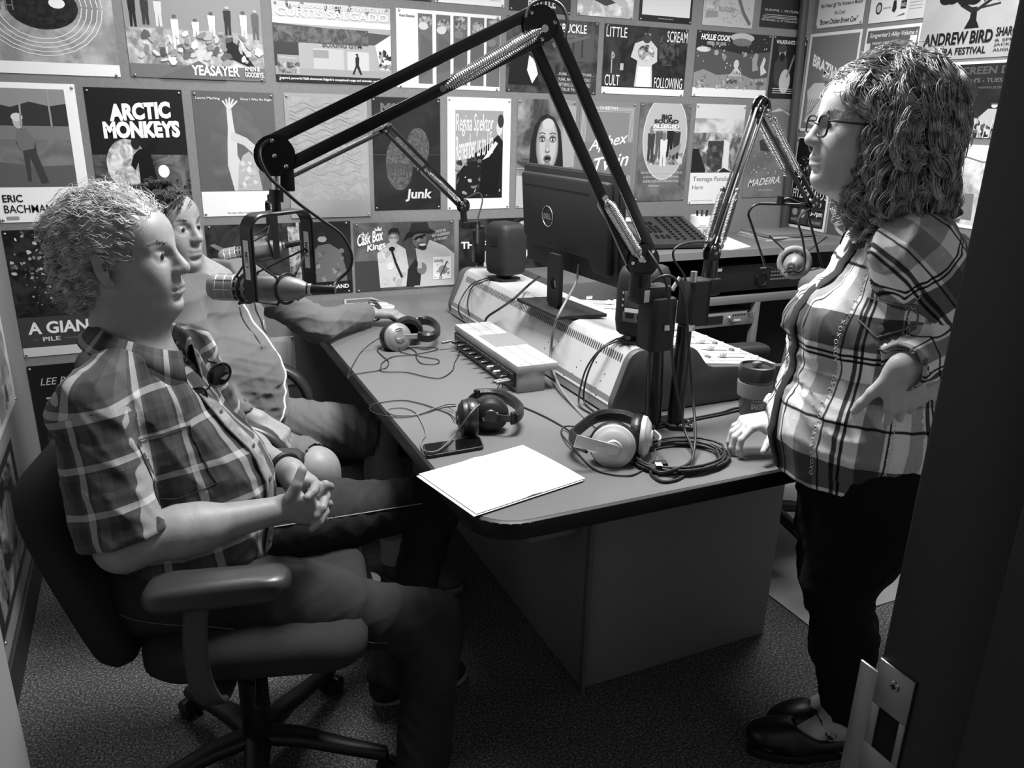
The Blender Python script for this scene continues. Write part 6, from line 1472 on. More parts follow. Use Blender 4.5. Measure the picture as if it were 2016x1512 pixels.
def add_head(B, o, R, s=1.0, neck_to=None, nose=1.0, jaw=1.0, chin=1.0, cheek=1.0, brow=1.0, neck_r=.060, fem=False, belly=0):
    """head with face; o is the point between the ears at eye height"""
    o = A3(o)
    def W(x, y, z): return o + R @ (A3((x, y, z)) * s)
    def E_(x, y, z, rx, ry, rz, k=.02, op=1, rot=None): B.ell(W(x, y, z), A3((rx, ry, rz)) * s, R if rot is None else R @ rot, k=k * s, op=op, g=9)
    def C_(a, b, ra, rb=None, k=.01, op=1, **kw): B.cap(W(*a), W(*b), ra * s, (ra if rb is None else rb) * s, k=k * s, op=op, g=9, **kw)
    E_(-.016, 0, .034, .099, .077, .088, k=.02)
    E_(.030, 0, -.020, .062, .064, .080, k=.03)
    E_(.048, 0, .045, .040, .058, .042, k=.03)
    for y in (-1, 1):
        C_((-.005, y * .052, -.058), (.052, y * .022 * jaw, -.103), .021 * jaw, .018, k=.028)
        E_(.052, y * .040, -.028, .026 * cheek, .021 * cheek, .030, k=.022)
        C_((.081, y * .010, .020), (.066, y * .046, .018), .0085 * brow, .007, k=.014)
    E_(.066 * chin, 0, -.104, .020, .023, .016, k=.02)
    E_(.058, 0, -.070, .034, .034, .032, k=.03)
    # nose
    C_((.084, 0, .016), (.107 * (1 + .06 * (nose - 1)) , 0, -.026), .0085, .0105 * nose, k=.014)
    E_(.100, 0, -.031, .014, .0145 * nose, .0090, k=.010)
    for y in (-1, 1):
        E_(.097, y * .0115, -.033, .010, .0065, .0070, k=.006)
        E_(.1015, y * .0055, -.0405, .0048, .0030, .0030, k=.003, op=-1)
        # eye: socket, lids and ball
        E_(.092, y * .031, .002, .017, .017, .0115, k=.014, op=-1)
        E_(.0715, y * .031, .001, .0135, .0155, .0135, k=.004)
        C_((.0838, y * .020, .0075), (.0775, y * .044, .0060), .0024, .0020, k=.004)
        C_((.0835, y * .021, -.0062), (.0780, y * .042, -.0058), .0022, .0018, k=.005)
    # mouth
    C_((.0905, -.015, -.0625), (.0905, .015, -.0625), .0058, k=.008); C_((.0935, -.006, -.0605), (.0935, .006, -.0605), .0055, k=.006)
    C_((.0880, -.014, -.0735), (.0880, .014, -.0735), .0064, k=.008); C_((.0905, -.006, -.0740), (.0905, .006, -.0740), .0056, k=.006)
    C_((.0985, -.012, -.0678), (.0985, .012, -.0678), .0022, k=.003, op=-1); C_((.086, -.024, -.0670), (.097, -.012, -.0678), .0018, k=.003, op=-1); C_((.086, .024, -.0670), (.097, .012, -.0678), .0018, k=.003, op=-1)
    E_(.090, 0, -.087, .010, .022, .006, k=.010, op=-1)
    # ears
    for y in (-1, 1):
        tl = np.array([[math.cos(.25), 0, -math.sin(.25)], [0, 1, 0], [math.sin(.25), 0, math.cos(.25)]])
        yaw_ = .42 * y; ry = np.array([[math.cos(yaw_), -math.sin(yaw_), 0], [math.sin(yaw_), math.cos(yaw_), 0], [0, 0, 1]])
        E_(-.012, y * .081, -.006, .0185, .0062, .0320, k=.006, rot=ry @ tl)
        E_(-.008, y * .0875, -.002, .0105, .0060, .0210, k=.004, op=-1, rot=ry @ tl)
        E_(-.003, y * .080, -.004, .0050, .0080, .0060, k=.004, op=-1)
        E_(-.004, y * .0800, -.034, .0080, .0052, .0090, k=.006)
    if neck_to is not None:
        n0 = W(-.022, 0, -.070); B.cap(n0, neck_to, neck_r * s, neck_r * 1.10, k=.035, g=9)
        if not fem: B.cap(W(.030, 0, -.105), A3(neck_to) + R @ A3((.045, 0, -.01)), .022, .018, k=.03, g=9)

def add_hand(B, wrist, fwd, pn, side=1, s=1.0, curl=((20, 25, 15),) * 4, thumb=(35, 20, 15), spread=6, thumb_out=40, palm=True, fingers=True):
    """wrist, pointing direction, palm normal (out of the palm); side +1 puts the thumb on fwd x pn"""
    w = A3(wrist); f = A3(fwd); f /= np.linalg.norm(f); n = A3(pn); n = n - f * (n @ f); n /= np.linalg.norm(n); l = np.cross(f, n) * side
    r_ = lambda v, ax, a: v * math.cos(a) + np.cross(ax, v) * math.sin(a) + ax * (ax @ v) * (1 - math.cos(a))
    def Pn(x, y, z): return w + (f * x + l * y + n * z) * s
    if palm:
        for y0, y1, ra, rb in ((.014, .030, .015, .0125), (.006, .010, .016, .0135), (-.004, -.010, .016, .0135), (-.012, -.030, .015, .012)):
            B.cap(Pn(-.004, y0 * .8, 0), Pn(.082 - abs(y1) * .22, y1, 0), ra * s, rb * s, k=.012 * s, g=8, n=n, sq=.86)
        B.cap(Pn(.012, .020, .008), Pn(.045, .034, .012), .015 * s, .013 * s, k=.014 * s, g=8)
        B.cap(Pn(.012, -.018, .006), Pn(.055, -.026, .006), .013 * s, .010 * s, k=.014 * s, g=8)
    L = ((.043, .026, .021), (.047, .029, .022), (.044, .027, .021), (.034, .020, .019)); ys = (.029, .010, -.010, -.028); rr = (.0088, .0090, .0086, .0076)
    tips = []
    if not fingers: return tips
    for i in range(4):
        p = Pn(.080 - (0, 0, .004, .012)[i], ys[i], 0); d = r_(f, n, math.radians(spread * (1.4, .4, -.5, -1.5)[i]) * (1 if np.dot(np.cross(n, f), l) > 0 else -1))
        ax = np.cross(d, n); ax /= np.linalg.norm(ax); a = 0
        for j in range(3):
            a = math.radians(curl[i][j]); d = r_(d, ax, a)
            q = p + d * L[i][j] * s; r0 = rr[i] * s * (1, .95, .88)[j]; r1 = rr[i] * s * (.95, .88, .78)[j]
            B.cap(p, q, r0 * (1.04 if j else 1.1), r1, k=.0035 * s if j else .006 * s, g=8); p = q
        tips.append(p)
    # thumb leaves the side of the palm near its base
    p = Pn(.018, .026, .006); d = r_(f, n, math.radians(thumb_out) * (1 if np.dot(np.cross(n, f), l) > 0 else -1)); d = d + n * .25; d /= np.linalg.norm(d)
    ax = np.cross(d, n + f * .3); ax /= np.linalg.norm(ax)
    for j, (Lj, r0, r1) in enumerate(((.040, .0125, .0105), (.031, .0105, .0095), (.025, .0096, .0080))):
        if j: d = r_(d, ax, math.radians(thumb[j] * .6)); d = r_(d, n, -math.radians(thumb[j] * .5) * (1 if np.dot(np.cross(n, f), l) > 0 else -1))
        q = p + d * Lj * s; B.cap(p, q, r0 * s, r1 * s, k=.006 * s, g=8); p = q
    return tips

def skin_mat(name, g):
    m = mat(name, g, .48, bump=.18, bscale=350, var=.02, vscale=60, spec=.35, sss=.12)
    return m

def strands(name, m, parent, roots, dirs, length, seg=9, r0=.0011, r1=.0004, curl=0.0, curl_len=.03, gravity=0.0, keep=None, seed=1, clump=0, pull=.10, frizz=.1, comb=None, comb_w=0.0, push=None):
    """hair: many tapering curved fibres in one mesh"""
    rg = np.random.default_rng(seed); n = len(roots); P = roots.copy(); D = dirs / np.linalg.norm(dirs, axis=1)[:, None]
    Ls = length if np.ndim(length) else np.full(n, length); st = (Ls / seg)[:, None]
    ph = rg.uniform(0, 6.28, n); cl = curl_len * rg.uniform(.7, 1.4, n)
    if clump:
        cen = P[rg.integers(0, n, clump)]; cid = np.concatenate([np.argmin(((P[i:i + 500, None] - cen[None]) ** 2).sum(2), 1) for i in range(0, n, 500)]); cp = rg.uniform(0, 6.28, clump); ph = cp[cid] + rg.normal(size=n) * .30; clc = curl_len * rg.uniform(.8, 1.3, clump); cl = clc[cid]
        cdir = rg.normal(size=(clump, 3)) * .35; D = D + cdir[cid]; D /= np.linalg.norm(D, axis=1)[:, None]
    a1 = np.cross(D, rg.normal(size=(n, 3))) if not clump else np.cross(D, np.tile(A3((.3, .5, 1.0)), (n, 1))); a1 /= np.maximum(np.linalg.norm(a1, axis=1)[:, None], 1e-6); a2 = np.cross(D, a1)
    pts = [P.copy()]; base = P.copy()
    for k in range(1, seg + 1):
        t = k / seg
        D = D + np.array([0, 0, -1.0]) * gravity / seg * (1 + t)
        if comb is not None: D = D + comb(base) * comb_w / seg
        D = D + rg.normal(size=(n, 3)) * frizz / seg * 2
        D /= np.linalg.norm(D, axis=1)[:, None]; base = base + D * st
        if clump:
            sm = np.zeros((clump, 3)); np.add.at(sm, cid, base); ct = np.maximum(np.bincount(cid, minlength=clump), 1)[:, None]; base = base + ((sm / ct)[cid] - base) * pull
        if push is not None: base = push(base)
        an = ph + 2 * np.pi * (t * Ls) / cl; amp = (curl * min(1, t * 2.5))
        pts.append(base + (a1 * np.cos(an)[:, None] + a2 * np.sin(an)[:, None]) * amp)
    Q = np.stack(pts, 1)                                     # n, seg+1, 3
    T_ = np.gradient(Q, axis=1); T_ /= np.maximum(np.linalg.norm(T_, axis=2, keepdims=True), 1e-9)
    up = np.array([.31, .52, .79]); S1 = np.cross(T_, up); S1 /= np.maximum(np.linalg.norm(S1, axis=2, keepdims=True), 1e-9); S2 = np.cross(T_, S1)
    rad = np.linspace(r0, r1, seg + 1)[None, :, None] * rg.uniform(.7, 1.3, n)[:, None, None]
    rings = np.stack([Q + (S1 * math.cos(a) + S2 * math.sin(a)) * rad for a in (0, 2.094, 4.189)], 2)   # n, seg+1, 3, 3
    V = rings.reshape(-1, 3)
    i = np.arange(n)[:, None, None] * (seg + 1) * 3; k = np.arange(seg)[None, :, None] * 3; j = np.arange(3)[None, None, :]; j2 = (j + 1) % 3
    F = np.stack([i + k + j, i + k + j2, i + k + 3 + j2, i + k + 3 + j], -1).reshape(-1, 4)
    return V, F
def sample_shell(B_, c, R, rads, n, seed, cond):
    """points on an ellipsoid shell with their normals, kept where cond(local direction) holds"""
    rg = np.random.default_rng(seed); d = rg.normal(size=(n * 3, 3)); d /= np.linalg.norm(d, axis=1)[:, None]
    d = d[cond(d)][:n]; r = A3(rads); l = d * r; nn_ = d / r; nn_ /= np.linalg.norm(nn_, axis=1)[:, None]
    return A3(c) + l @ R.T, nn_ @ R.T, d
def cap_roots(H_, V, n, seed, cond=None):
    """roots spread over the hair cap with outward normals"""
    rg = np.random.default_rng(seed); P = V[rg.integers(0, len(V), n * 2)] + rg.normal(size=(n * 2, 3)) * .002
    if cond is not None: P = P[cond(P)]
    P = P[:n]; e = .003; G = np.stack([H_.val(P + np.eye(3)[i] * e) - H_.val(P - np.eye(3)[i] * e) for i in range(3)], 1); G /= np.maximum(np.linalg.norm(G, axis=1)[:, None], 1e-9)
    return P - G * .002, G
def hair_mat(name, g, var):
    m = mat(name, g, .42, spec=.55, var=var, vscale=55); return m
def a_(px, py, y=None, z=None, x=None): return A3(at(px, py, x=x, y=y, z=z))
RT, FW, UPZ = A3(rth), A3(fwh), A3((0, 0, 1))
def surf_from(B_, o, d, far=.5, disp=None):
    """first point of the surface met when coming in towards o along -d"""
    o, d = A3(o), A3(d) / np.linalg.norm(A3(d)); t = np.linspace(far, 0, 160); P = o + t[:, None] * d; v = B_.val(P, disp=disp)
    if not (v < 0).any(): return None
    i = int(np.argmax(v < 0)); t0, t1 = (t[i - 1], t[i]) if i > 0 else (t[0], t[1])
    for _ in range(18):
        tm = (t0 + t1) / 2
        if B_.val((o + tm * d)[None], disp=disp)[0] < 0: t1 = tm
        else: t0 = tm
    return o + t0 * d
def collar(name, m, parent, c, R, r_in=.068, r_out=.090, h=.034, drop=.030, tip=.035, gap=.35, sx=1.15, tilt=.0):
    """turned-down shirt collar round the neck, open at the front; R columns forward, left, up"""
    n = 40; V = []; F = []
    for i in range(n + 1):
        t = gap + (2 * math.pi - 2 * gap) * i / n; f = abs(math.cos(t / 2)) ** 6 if True else 0
        fr = max(0, math.cos(t)) ** 2
        for (r, z) in ((r_in, -.012 - .020 * fr), (r_in + .001, h * (1 - .55 * fr)), (r_in + .006, h * (1 - .55 * fr) + .004), (r_out + .006 * fr, -drop - tip * max(0, math.cos(t) - .45) * 1.4), (r_out - .002 + .006 * fr, -drop - tip * max(0, math.cos(t) - .45) * 1.4 - .001), (r_in + .006, h * (1 - .55 * fr) - .004)):
            V.append(A3(c) + R @ A3((math.cos(t) * r * sx + tilt * z, math.sin(t) * r, z)))
    for i in range(n):
        for j in range(6):
            F.append([i * 6 + j, i * 6 + (j + 1) % 6, (i + 1) * 6 + (j + 1) % 6, (i + 1) * 6 + j])
    V = np.array(V); F = np.array(F)
    uv = np.array([[(q // 6) * (2 * math.pi * r_out / n), (0, .04, .045, .10, .10, .045)[q % 6]] for f in F for q in f])
    return to_object(name, V, F, m, parent, uv=uv)
def eyes(parent, o, R, s, white='eye_white', iris='dark_iris'):
    for y in (-1, 1):
        c = A3(o) + R @ (A3((.0742, y * .031, .0008)) * s)
        e = MB(); e.ell(tuple(c), (.0118 * s,) * 3, n=20); e.build('eyeball', mat(white, .72, .25), parent)
        q = MB(); n_ = R @ A3((1, 0, 0)); q.lathe([(.0001, .0022), (.003 * s, .0018), (.0066 * s, .0)], n=18, M=Matrix.Translation(Vector(c + n_ * .0105 * s)) @ frame_z(Vector(n_))); q.build('iris', mat(iris, .12, .2), parent)
def brows(parent, o, R, s, m, n=150, seed=3):
    rg = np.random.default_rng(seed); rt = []; dr = []
    for y in (-1, 1):
        for i in range(n):
            t = rg.uniform(0, 1); p = A3((.0905 - .020 * t ** 1.6, y * (.012 + .036 * t), .0225 + .006 * math.sin(t * 2.6) + rg.normal() * .0018)) * s
            rt.append(A3(o) + R @ p); dr.append(R @ A3((.25 - .3 * t, y * .9, .15 - .3 * t)))
    V, F = strands('eyebrows', m, parent, np.array(rt), np.array(dr), .010, seg=3, r0=.0006, r1=.0003, seed=seed)
    to_object('eyebrows', V, F, m, parent)

# ================================================================ man in the plaid shirt
man1 = thing('person', 'seated man with wavy fair hair, plaid short-sleeved shirt and jeans, hands clasped in lap', 'person', (.07, 1.50, 0))
sk1 = skin_mat('skin_fair', .57)
SH_R = a_(172, 808, y=1.455); Lx = A3((.47, .88, 0)); Fx = A3((.88, -.47, 0)); Lx /= np.linalg.norm(Lx); Fx /= np.linalg.norm(Fx)
SH_L = SH_R + Lx * .37; SC_ = (SH_R + SH_L) / 2
PEL = A3((-.030, 1.61, .575))
R1 = frame3((.907, -.42, .09)); HS = .955
ear = a_(208, 521, y=1.56); HO = ear + R1[:, 1] * .082 * HS
EL_R = a_(243, 1072, y=1.40); WR_R = a_(548, 1004, y=1.44)
EL_L = a_(430, 860, y=1.86); WR_L = a_(572, 930, y=1.575)
KN_R = a_(852, 1228, y=1.42); AN_R = A3((.415, 1.31, .10))
KN_L = A3((.62, 1.785, .505)); AN_L = A3((.44, 1.66, .10))
B = Body()
add_head(B, HO, R1, HS, neck_to=SC_ + A3((0, 0, .03)) - Fx * .015, nose=1.12, jaw=1.05, chin=1.0, cheek=1.05, neck_r=.064)
B.cap(HO + R1 @ (A3((.040, 0, -.098)) * HS), HO + R1 @ (A3((-.005, 0, -.115)) * HS), .024, .045, k=.03, g=9)      # soft under the chin
B.ell(SC_ - A3((0, 0, .13)) + Fx * .01, (.10, .15, .19), np.stack([Fx, Lx, UPZ], 1), k=.05)
B.ell(PEL + A3((0, 0, .12)) + Fx * .05, (.11, .14, .17), np.stack([Fx, Lx, UPZ], 1), k=.05); B.ell(PEL, (.12, .15, .11), k=.05)
for sh, el, wr in ((SH_R, EL_R, WR_R), (SH_L, EL_L, WR_L)):
    B.cap(SC_ + (sh - SC_) * .4, sh, .05, .055, k=.03); B.cap(sh, el, .052, .044, k=.02)
    B.cap(el, el + (wr - el) * .45, .043, .043, k=.03); B.cap(el + (wr - el) * .35, wr, .042, .0265, k=.03, n=UPZ, sq=1.0)
for kn, an, s_ in ((KN_R, AN_R, -1), (KN_L, AN_L, 1)):
    hj = PEL + Lx * .09 * s_; B.cap(hj, kn, .070, .050, k=.04); B.cap(kn, an, .048, .035, k=.03)
add_hand(B, WR_R, RT * .93 + FW * .06 - UPZ * .02, FW * .85 + UPZ * .15 - RT * .2, 1, s=.84, fingers=False)
B.cap(WR_L, a_(606, 958, y=1.535), .026, .022, k=.02, g=8); B.cap(a_(580, 955, y=1.55), a_(592, 958, y=1.50), .020, .014, k=.02, g=8); B.cap(a_(606, 958, y=1.535), a_(625, 995, y=1.51), .020, .018, k=.02, g=8)
for pts_, r_f in (
        (((606, 950, 1.515), (622, 954, 1.465), (616, 968, 1.430), (604, 980, 1.418)), .0100),
        (((630, 962, 1.505), (641, 976, 1.465), (634, 1000, 1.432), (624, 1016, 1.425)), .0102),
        (((632, 990, 1.50), (640, 1008, 1.462), (628, 1028, 1.438), (614, 1041, 1.430)), .0092),
        (((622, 975, 1.455), (640, 955, 1.465), (650, 958, 1.495)), .0100),
        (((612, 990, 1.448), (636, 990, 1.462), (648, 992, 1.495)), .0100),
        (((604, 1004, 1.448), (624, 1012, 1.462), (640, 1022, 1.49)), .0090),
        (((568, 982, 1.450), (584, 956, 1.452), (595, 926, 1.462)), .0112)):
    Q_ = [a_(x_, y_, y=d_ - .024) for x_, y_, d_ in pts_]
    for k_ in range(len(Q_) - 1): B.cap(Q_[k_], Q_[k_ + 1], r_f * (1 - .08 * k_), r_f * (.94 - .08 * k_), k=.004, g=8)
V, F = B.mesh(.0034)
body1 = to_object('body', V, F, sk1, man1)
eyes(man1, HO, R1, HS)
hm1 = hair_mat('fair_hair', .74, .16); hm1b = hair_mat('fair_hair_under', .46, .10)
brows(man1, HO, R1, HS, hair_mat('fair_brow', .36, .05))
# hair: swept back waves over a short close cap
def scalp1(d):
    x, y, z = d[:, 0], d[:, 1], d[:, 2]
    top = (z > .30 - .0 * x) & (x < .62 + .0 * z); top &= ~((x > .45) & (z < .62))
    side = (z > -.55 - .35 * x) & (x < .05) & (z <= .35); temple = (x < .34) & (z > .02) & (z <= .35)
    return top | side | temple
cc_ = HO + R1 @ (A3((-.018, 0, .036)) * HS); rd = A3((.103, .081, .093)) * HS
H = Body(); H.ell(cc_, rd + A3((.003, .003, .004)), R1, k=.01)
H.ell(cc_ + R1 @ A3((-.035, 0, -.065)), (.075, .070, .065), R1, k=.03)
H.ell(HO + R1 @ A3((.130, 0, .000)), (.075, .12, .088), R1, k=.02, op=-1); H.ell(HO + R1 @ A3((.045, 0, -.070)), (.075, .12, .085), R1, k=.015, op=-1)
for y in (-1, 1): H.ell(HO + R1 @ A3((-.010, y * .088, -.014)), (.028, .030, .040), R1, k=.01, op=-1)
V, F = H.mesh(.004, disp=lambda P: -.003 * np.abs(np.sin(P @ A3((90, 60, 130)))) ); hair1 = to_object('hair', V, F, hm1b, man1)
p_, nn_ = cap_roots(H, V, 6800, 5); dl = ((p_ - cc_) @ R1) / rd
def comb1(b):
    l = (b - cc_) @ R1; d = np.zeros_like(l); d[:, 0] = -1.3; d[:, 1] = l[:, 1] * 3; d[:, 2] = np.where(l[:, 0] > .0, .25, -.9); return d @ R1.T
def push1(b):
    return b
    l = (b - cc_) @ R1 / (rd + .004); k = np.maximum(1 / np.maximum(np.linalg.norm(l, axis=1), 1e-6), 1)[:, None]; return cc_ + ((l * k) * (rd + .004)) @ R1.T
lens = np.where(dl[:, 2] > .35, .046, .026) * np.random.default_rng(1).uniform(.7, 1.25, len(p_))
V, F = strands('hair', hm1, man1, p_, nn_ * .22 + (R1 @ A3((-.75, 0, .05))), lens, seg=9, r0=.0010, r1=.0005, curl=.0050, curl_len=.045, gravity=.5, seed=2, clump=260, frizz=.22, comb=comb1, comb_w=1.3, push=push1)
to_object('hair_strands', V, F, hm1, hair1)
k_ = np.random.default_rng(78).choice(len(p_), 1100, replace=False)
V, F = strands('hair', hm1, man1, p_[k_], nn_[k_] * .55 + (R1 @ A3((-.5, 0, .1))), lens[k_] * .95, seg=9, r0=.0007, r1=.0003, curl=.006, curl_len=.035, gravity=.4, seed=32, clump=0, frizz=.45, comb=comb1, comb_w=.8)
to_object('loose_hair', V, F, hm1, hair1)
# shirt
shirt_m = plaid('check_cotton', .27, [(.10, .30, .36), (.38, .53, .72), (.62, .86, .19)], [(.06, .20, .72), (.34, .70, .19)], (.078, .080))
S = Body(); TR = np.stack([Fx, Lx, UPZ], 1)
S.ell(SC_ - A3((0, 0, .115)) + Fx * .015, (.125, .178, .185), TR, k=.05, g=1)
S.ell(SC_ - A3((0, 0, .05)) - Fx * .03, (.10, .17, .10), TR, k=.05, g=1)
S.ell(PEL + A3((0, 0, .16)) + Fx * .080 + Lx * .02, (.145, .145, .165), TR, k=.06, g=1)
S.ell(PEL + A3((0, 0, .055)) + Fx * .045, (.165, .178, .115), TR, k=.05, g=1)
for sh in (SH_R, SH_L):
    S.cap(SC_ + (sh - SC_) * .25 + A3((0, 0, .035)), sh + A3((0, 0, .004)), .060, .064, k=.04, g=1)
for gi, sh, el in ((2, SH_R, EL_R), (3, SH_L, EL_L)):
    e = sh + (el - sh) * .93; u = (el - sh) / np.linalg.norm(el - sh)
    S.cap(sh + u * .02, e + u * .0, .066, .081, k=.022, g=gi); S.cap(e - u * .02, e + u * .06, .057, .060, k=.004, op=-1); S.cut(e + u * .006, u, .094)
S.cap(SC_ + A3((0, 0, .02)) - Fx * .01, SC_ + A3((0, 0, .14)) + Fx * .03, .064, .085, k=.012, op=-1)
S.cap(SC_ + Fx * .10 + A3((0, 0, .05)), SC_ + Fx * .13 + A3((0, 0, -.02)), .030, .012, k=.02, op=-1)
fd1 = folds(21, .0075, .13, dirs=[UPZ * .9 + Fx * .5, UPZ + Lx * .4, Fx + UPZ * .7, Lx * .8 + UPZ])
V, F = S.mesh(.0045, disp=fd1)
uA = (EL_R - SH_R); uv = cloth_uv(S, V, F, {1: (PEL, UPZ + Fx * -.05, Fx, .165), 2: (SH_R, uA, -FW, -1), 3: (SH_L, EL_L - SH_L, -FW, -1)})
shirt1 = to_object('shirt', V, F, shirt_m, man1, uv=uv)
collar('shirt_collar', shirt_m, shirt1, SC_ + A3((0, 0, .072)) + Fx * .012, frame3(Fx * 1.0 + UPZ * -.28, up=UPZ), r_in=.070, r_out=.100, h=.022, drop=.018, tip=.060, gap=.30)
# placket, buttons, pocket
pl_ = []
for t in np.linspace(0, 1, 16):
    o = (SC_ - A3((0, 0, .02)) + Fx * .02) * (1 - t) + (PEL + A3((0, 0, .03)) + Fx * .03) * t; d = Fx * 1.0 + Lx * .04 + RT * .0
    pl_.append(surf_from(S, o, d, .4, disp=fd1) + Fx * .002)
MB().strip([Vector(p) for p in pl_], Vector(Lx), .034, .004).build('placket', mat('placket_check', .50, .9, var=.12, vscale=45), shirt1, smooth=60)
for i in (2, 5, 8, 11, 14):
    p = Vector(pl_[i] + Fx * .003); MB().lathe([(.0055, 0), (.0055, .0016), (.004, .0022), (.0001, .0014)], n=16, M=Matrix.Translation(p) @ frame_z(Vector(Fx))).build('button', mat('button_grey', .42, .3), shirt1)
pk = MB(); pts = []; ctr = SC_ - A3((0, 0, .115)) - Lx * .085
def onS(u, v, lift=.0015):
    o = ctr + Lx * u + UPZ * v - Fx * .06; p = surf_from(S, o, Fx - Lx * .25, .26, disp=fd1); return None if p is None else Vector(p + (Fx - Lx * .25) * lift)
edge = [(-.055, .05), (.055, .05), (.055, -.06), (.0, -.078), (-.055, -.06), (-.055, .05)]
ed = []
for (u0, v0), (u1, v1) in zip(edge[:-1], edge[1:]):
    for k in range(6): ed.append(onS(u0 + (u1 - u0) * k / 6, v0 + (v1 - v0) * k / 6))
pk.tube([q for q in ed if q is not None], .0012, n=5, closed=True); pk.build('pocket_seam', mat('seam_dark', .20, .8), shirt1)
# sunglasses hooked on the placket
sg_c = Vector(pl_[0] + Fx * .014 + A3((0, 0, .004)))
sg = thing('sunglasses', 'dark sunglasses hooked in the open neck of the plaid shirt', 'sunglasses', sg_c)
gw = Vector(RT * .50 + UPZ * .52 + FW * .60).normalized(); gn = Vector(RT * .62 - FW * .75).normalized(); gn = (gn - gw * gn.dot(gw)).normalized(); gu = gw.cross(gn)
for s_ in (-1, 1):
    c = sg_c + gw * .033 * s_; M = local(c, gw, gn, gu) @ Matrix(((1, 0, 0, 0), (0, 0, 1, 0), (0, 1, 0, 0), (0, 0, 0, 1)))
    MB().lathe([(.0001, .003), (.020, .0022), (.0245, .0), (.0001, -.0015)], n=30, M=M, sy=.80).build('lens', mat('dark_lens', .08, .08, spec=.7), sg)
    MB().tube([M @ Vector((.0255 * math.cos(t), .0208 * math.sin(t), 0)) for t in [2 * math.pi * i / 30 for i in range(30)]], .0020, n=7, closed=True).build('rim', M_blk, sg)
    MB().tube([c + gw * .024 * s_ + gu * .006, c + gw * .026 * s_ - gn * .03 + gu * .004, c + gw * .02 * s_ - gn * .075 - gu * .004], .0020, n=6).build('temple_arm', M_blk, sg)
MB().tube([sg_c - gw * .009, sg_c + gu * .004, sg_c + gw * .009], .0018, n=6).build('bridge', M_blk, sg)
# wristband
u = (WR_L - EL_L) / np.linalg.norm(WR_L - EL_L); wc = WR_L - u * .022; R_ = frame_z(Vector(u)).to_3x3()
MB().tube([Vector(wc) + R_ @ Vector((.0335 * math.cos(t), .0335 * math.sin(t), 0)) for t in [2 * math.pi * i / 30 for i in range(30)]], .0060, n=10, closed=True).build('wristband', mat('band_black', .07, .5), man1)
# jeans
jm = mat('dark_denim', .175, .85, bump=.4, bscale=600, var=.03, vscale=9, spec=.2)
J = Body(); HR, HL = PEL - Lx * .095 + Fx * .02, PEL + Lx * .095 + Fx * .02
J.ell(PEL - A3((0, 0, .01)), (.150, .185, .108), TR, k=.05); J.ell(PEL + Fx * .06 + A3((0, 0, .0)), (.11, .15, .09), TR, k=.04)
J.cap(HR, HR + (KN_R - HR) * .55, .098, .086, k=.05); J.cap(HR + (KN_R - HR) * .45, KN_R, .086, .071, k=.04)
J.cap(HL, HL + (KN_L - HL) * .55, .096, .084, k=.05); J.cap(HL + (KN_L - HL) * .45, KN_L, .084, .069, k=.04)
J.cap(KN_R, AN_R + A3((0, 0, .0)), .070, .062, k=.04); J.cap(KN_L, AN_L, .068, .060, k=.04)
for an in (AN_R, AN_L): J.cap(an - A3((0, 0, .02)), an - A3((0, 0, .20)), .054, k=.004, op=-1)
thd = (KN_R - HR) / np.linalg.norm(KN_R - HR)
fj = folds(33, .0055, .17, dirs=[thd * .8 + UPZ * .5, thd, UPZ * .6 + Lx * .3, thd * .6 - UPZ])
V, F = J.mesh(.0048, disp=fj); jeans1 = to_object('jeans', V, F, jm, man1)
MB().tube([Vector(surf_from(J, HL + (KN_L - HL) * t - Lx * .0, -Lx * .8 + UPZ * .35, .3, disp=fj) + (-Lx * .8 + UPZ * .35) * .001) for t in np.linspace(.1, .95, 18)], .0013, n=5).build('inner_seam', mat('denim_stitch', .62, .7), jeans1)
MB().tube([Vector(surf_from(J, HR + (KN_R - HR) * t, -Lx * .95 - UPZ * .1, .3, disp=fj) + (-Lx * .95) * .001) for t in np.linspace(-.05, .85, 18)], .0010, n=5).build('outer_seam', mat('denim_stitch_dark', .40, .7), jeans1)
def shoe(parent, heel, d, s=1.0, m=None, sole=None, name='shoe', high=.0):
    d = A3(d); d[2] = 0; R = frame3(d); o = A3(heel)
    Q = Body(); W = lambda x, y, z: o + R @ (A3((x, y, z)) * s)
    Q.ell(W(.035, 0, .045), A3((.048, .036, .045)) * s, R, k=.03); Q.ell(W(.13, 0, .036), A3((.075, .042, .034)) * s, R, k=.04); Q.ell(W(.205, .004, .030), A3((.055, .044, .027)) * s, R, k=.04)
    Q.cap(W(.035, 0, .06), W(.035, 0, .085 + high), .036 * s, .036 * s, k=.02); Q.cap(W(.035, 0, .07), W(.03, 0, .2), .029 * s, k=.004, op=-1)
    Q.half(W(0, 0, .004), (0, 0, -1))
    V, F = Q.mesh(.004); ob = to_object(name, V, F, m or mat('dark_shoe', .12, .6), parent)
    sp = [(.0 + .13 + .135 * math.cos(t), .044 * math.sin(t) * (1.0 if math.cos(t) > 0 else .82)) for t in [2 * math.pi * i / 32 for i in range(32)]]
    M = Matrix(((R[0, 0], R[0, 1], 0, o[0]), (R[1, 0], R[1, 1], 0, o[1]), (0, 0, 1, 0), (0, 0, 0, 1)))
    MB().prism([(x * s, y * s) for x, y in sp], .001, .020 * s, M=M, bev=.003).build('sole', sole or mat('shoe_sole_pale', .55, .6), ob)
    return ob
shoe(man1, AN_R - A3((0, 0, .10)) - Fx * .035, Fx); shoe(man1, AN_L - A3((0, 0, .10)) - Fx * .04, A3((.98, .05, 0)))

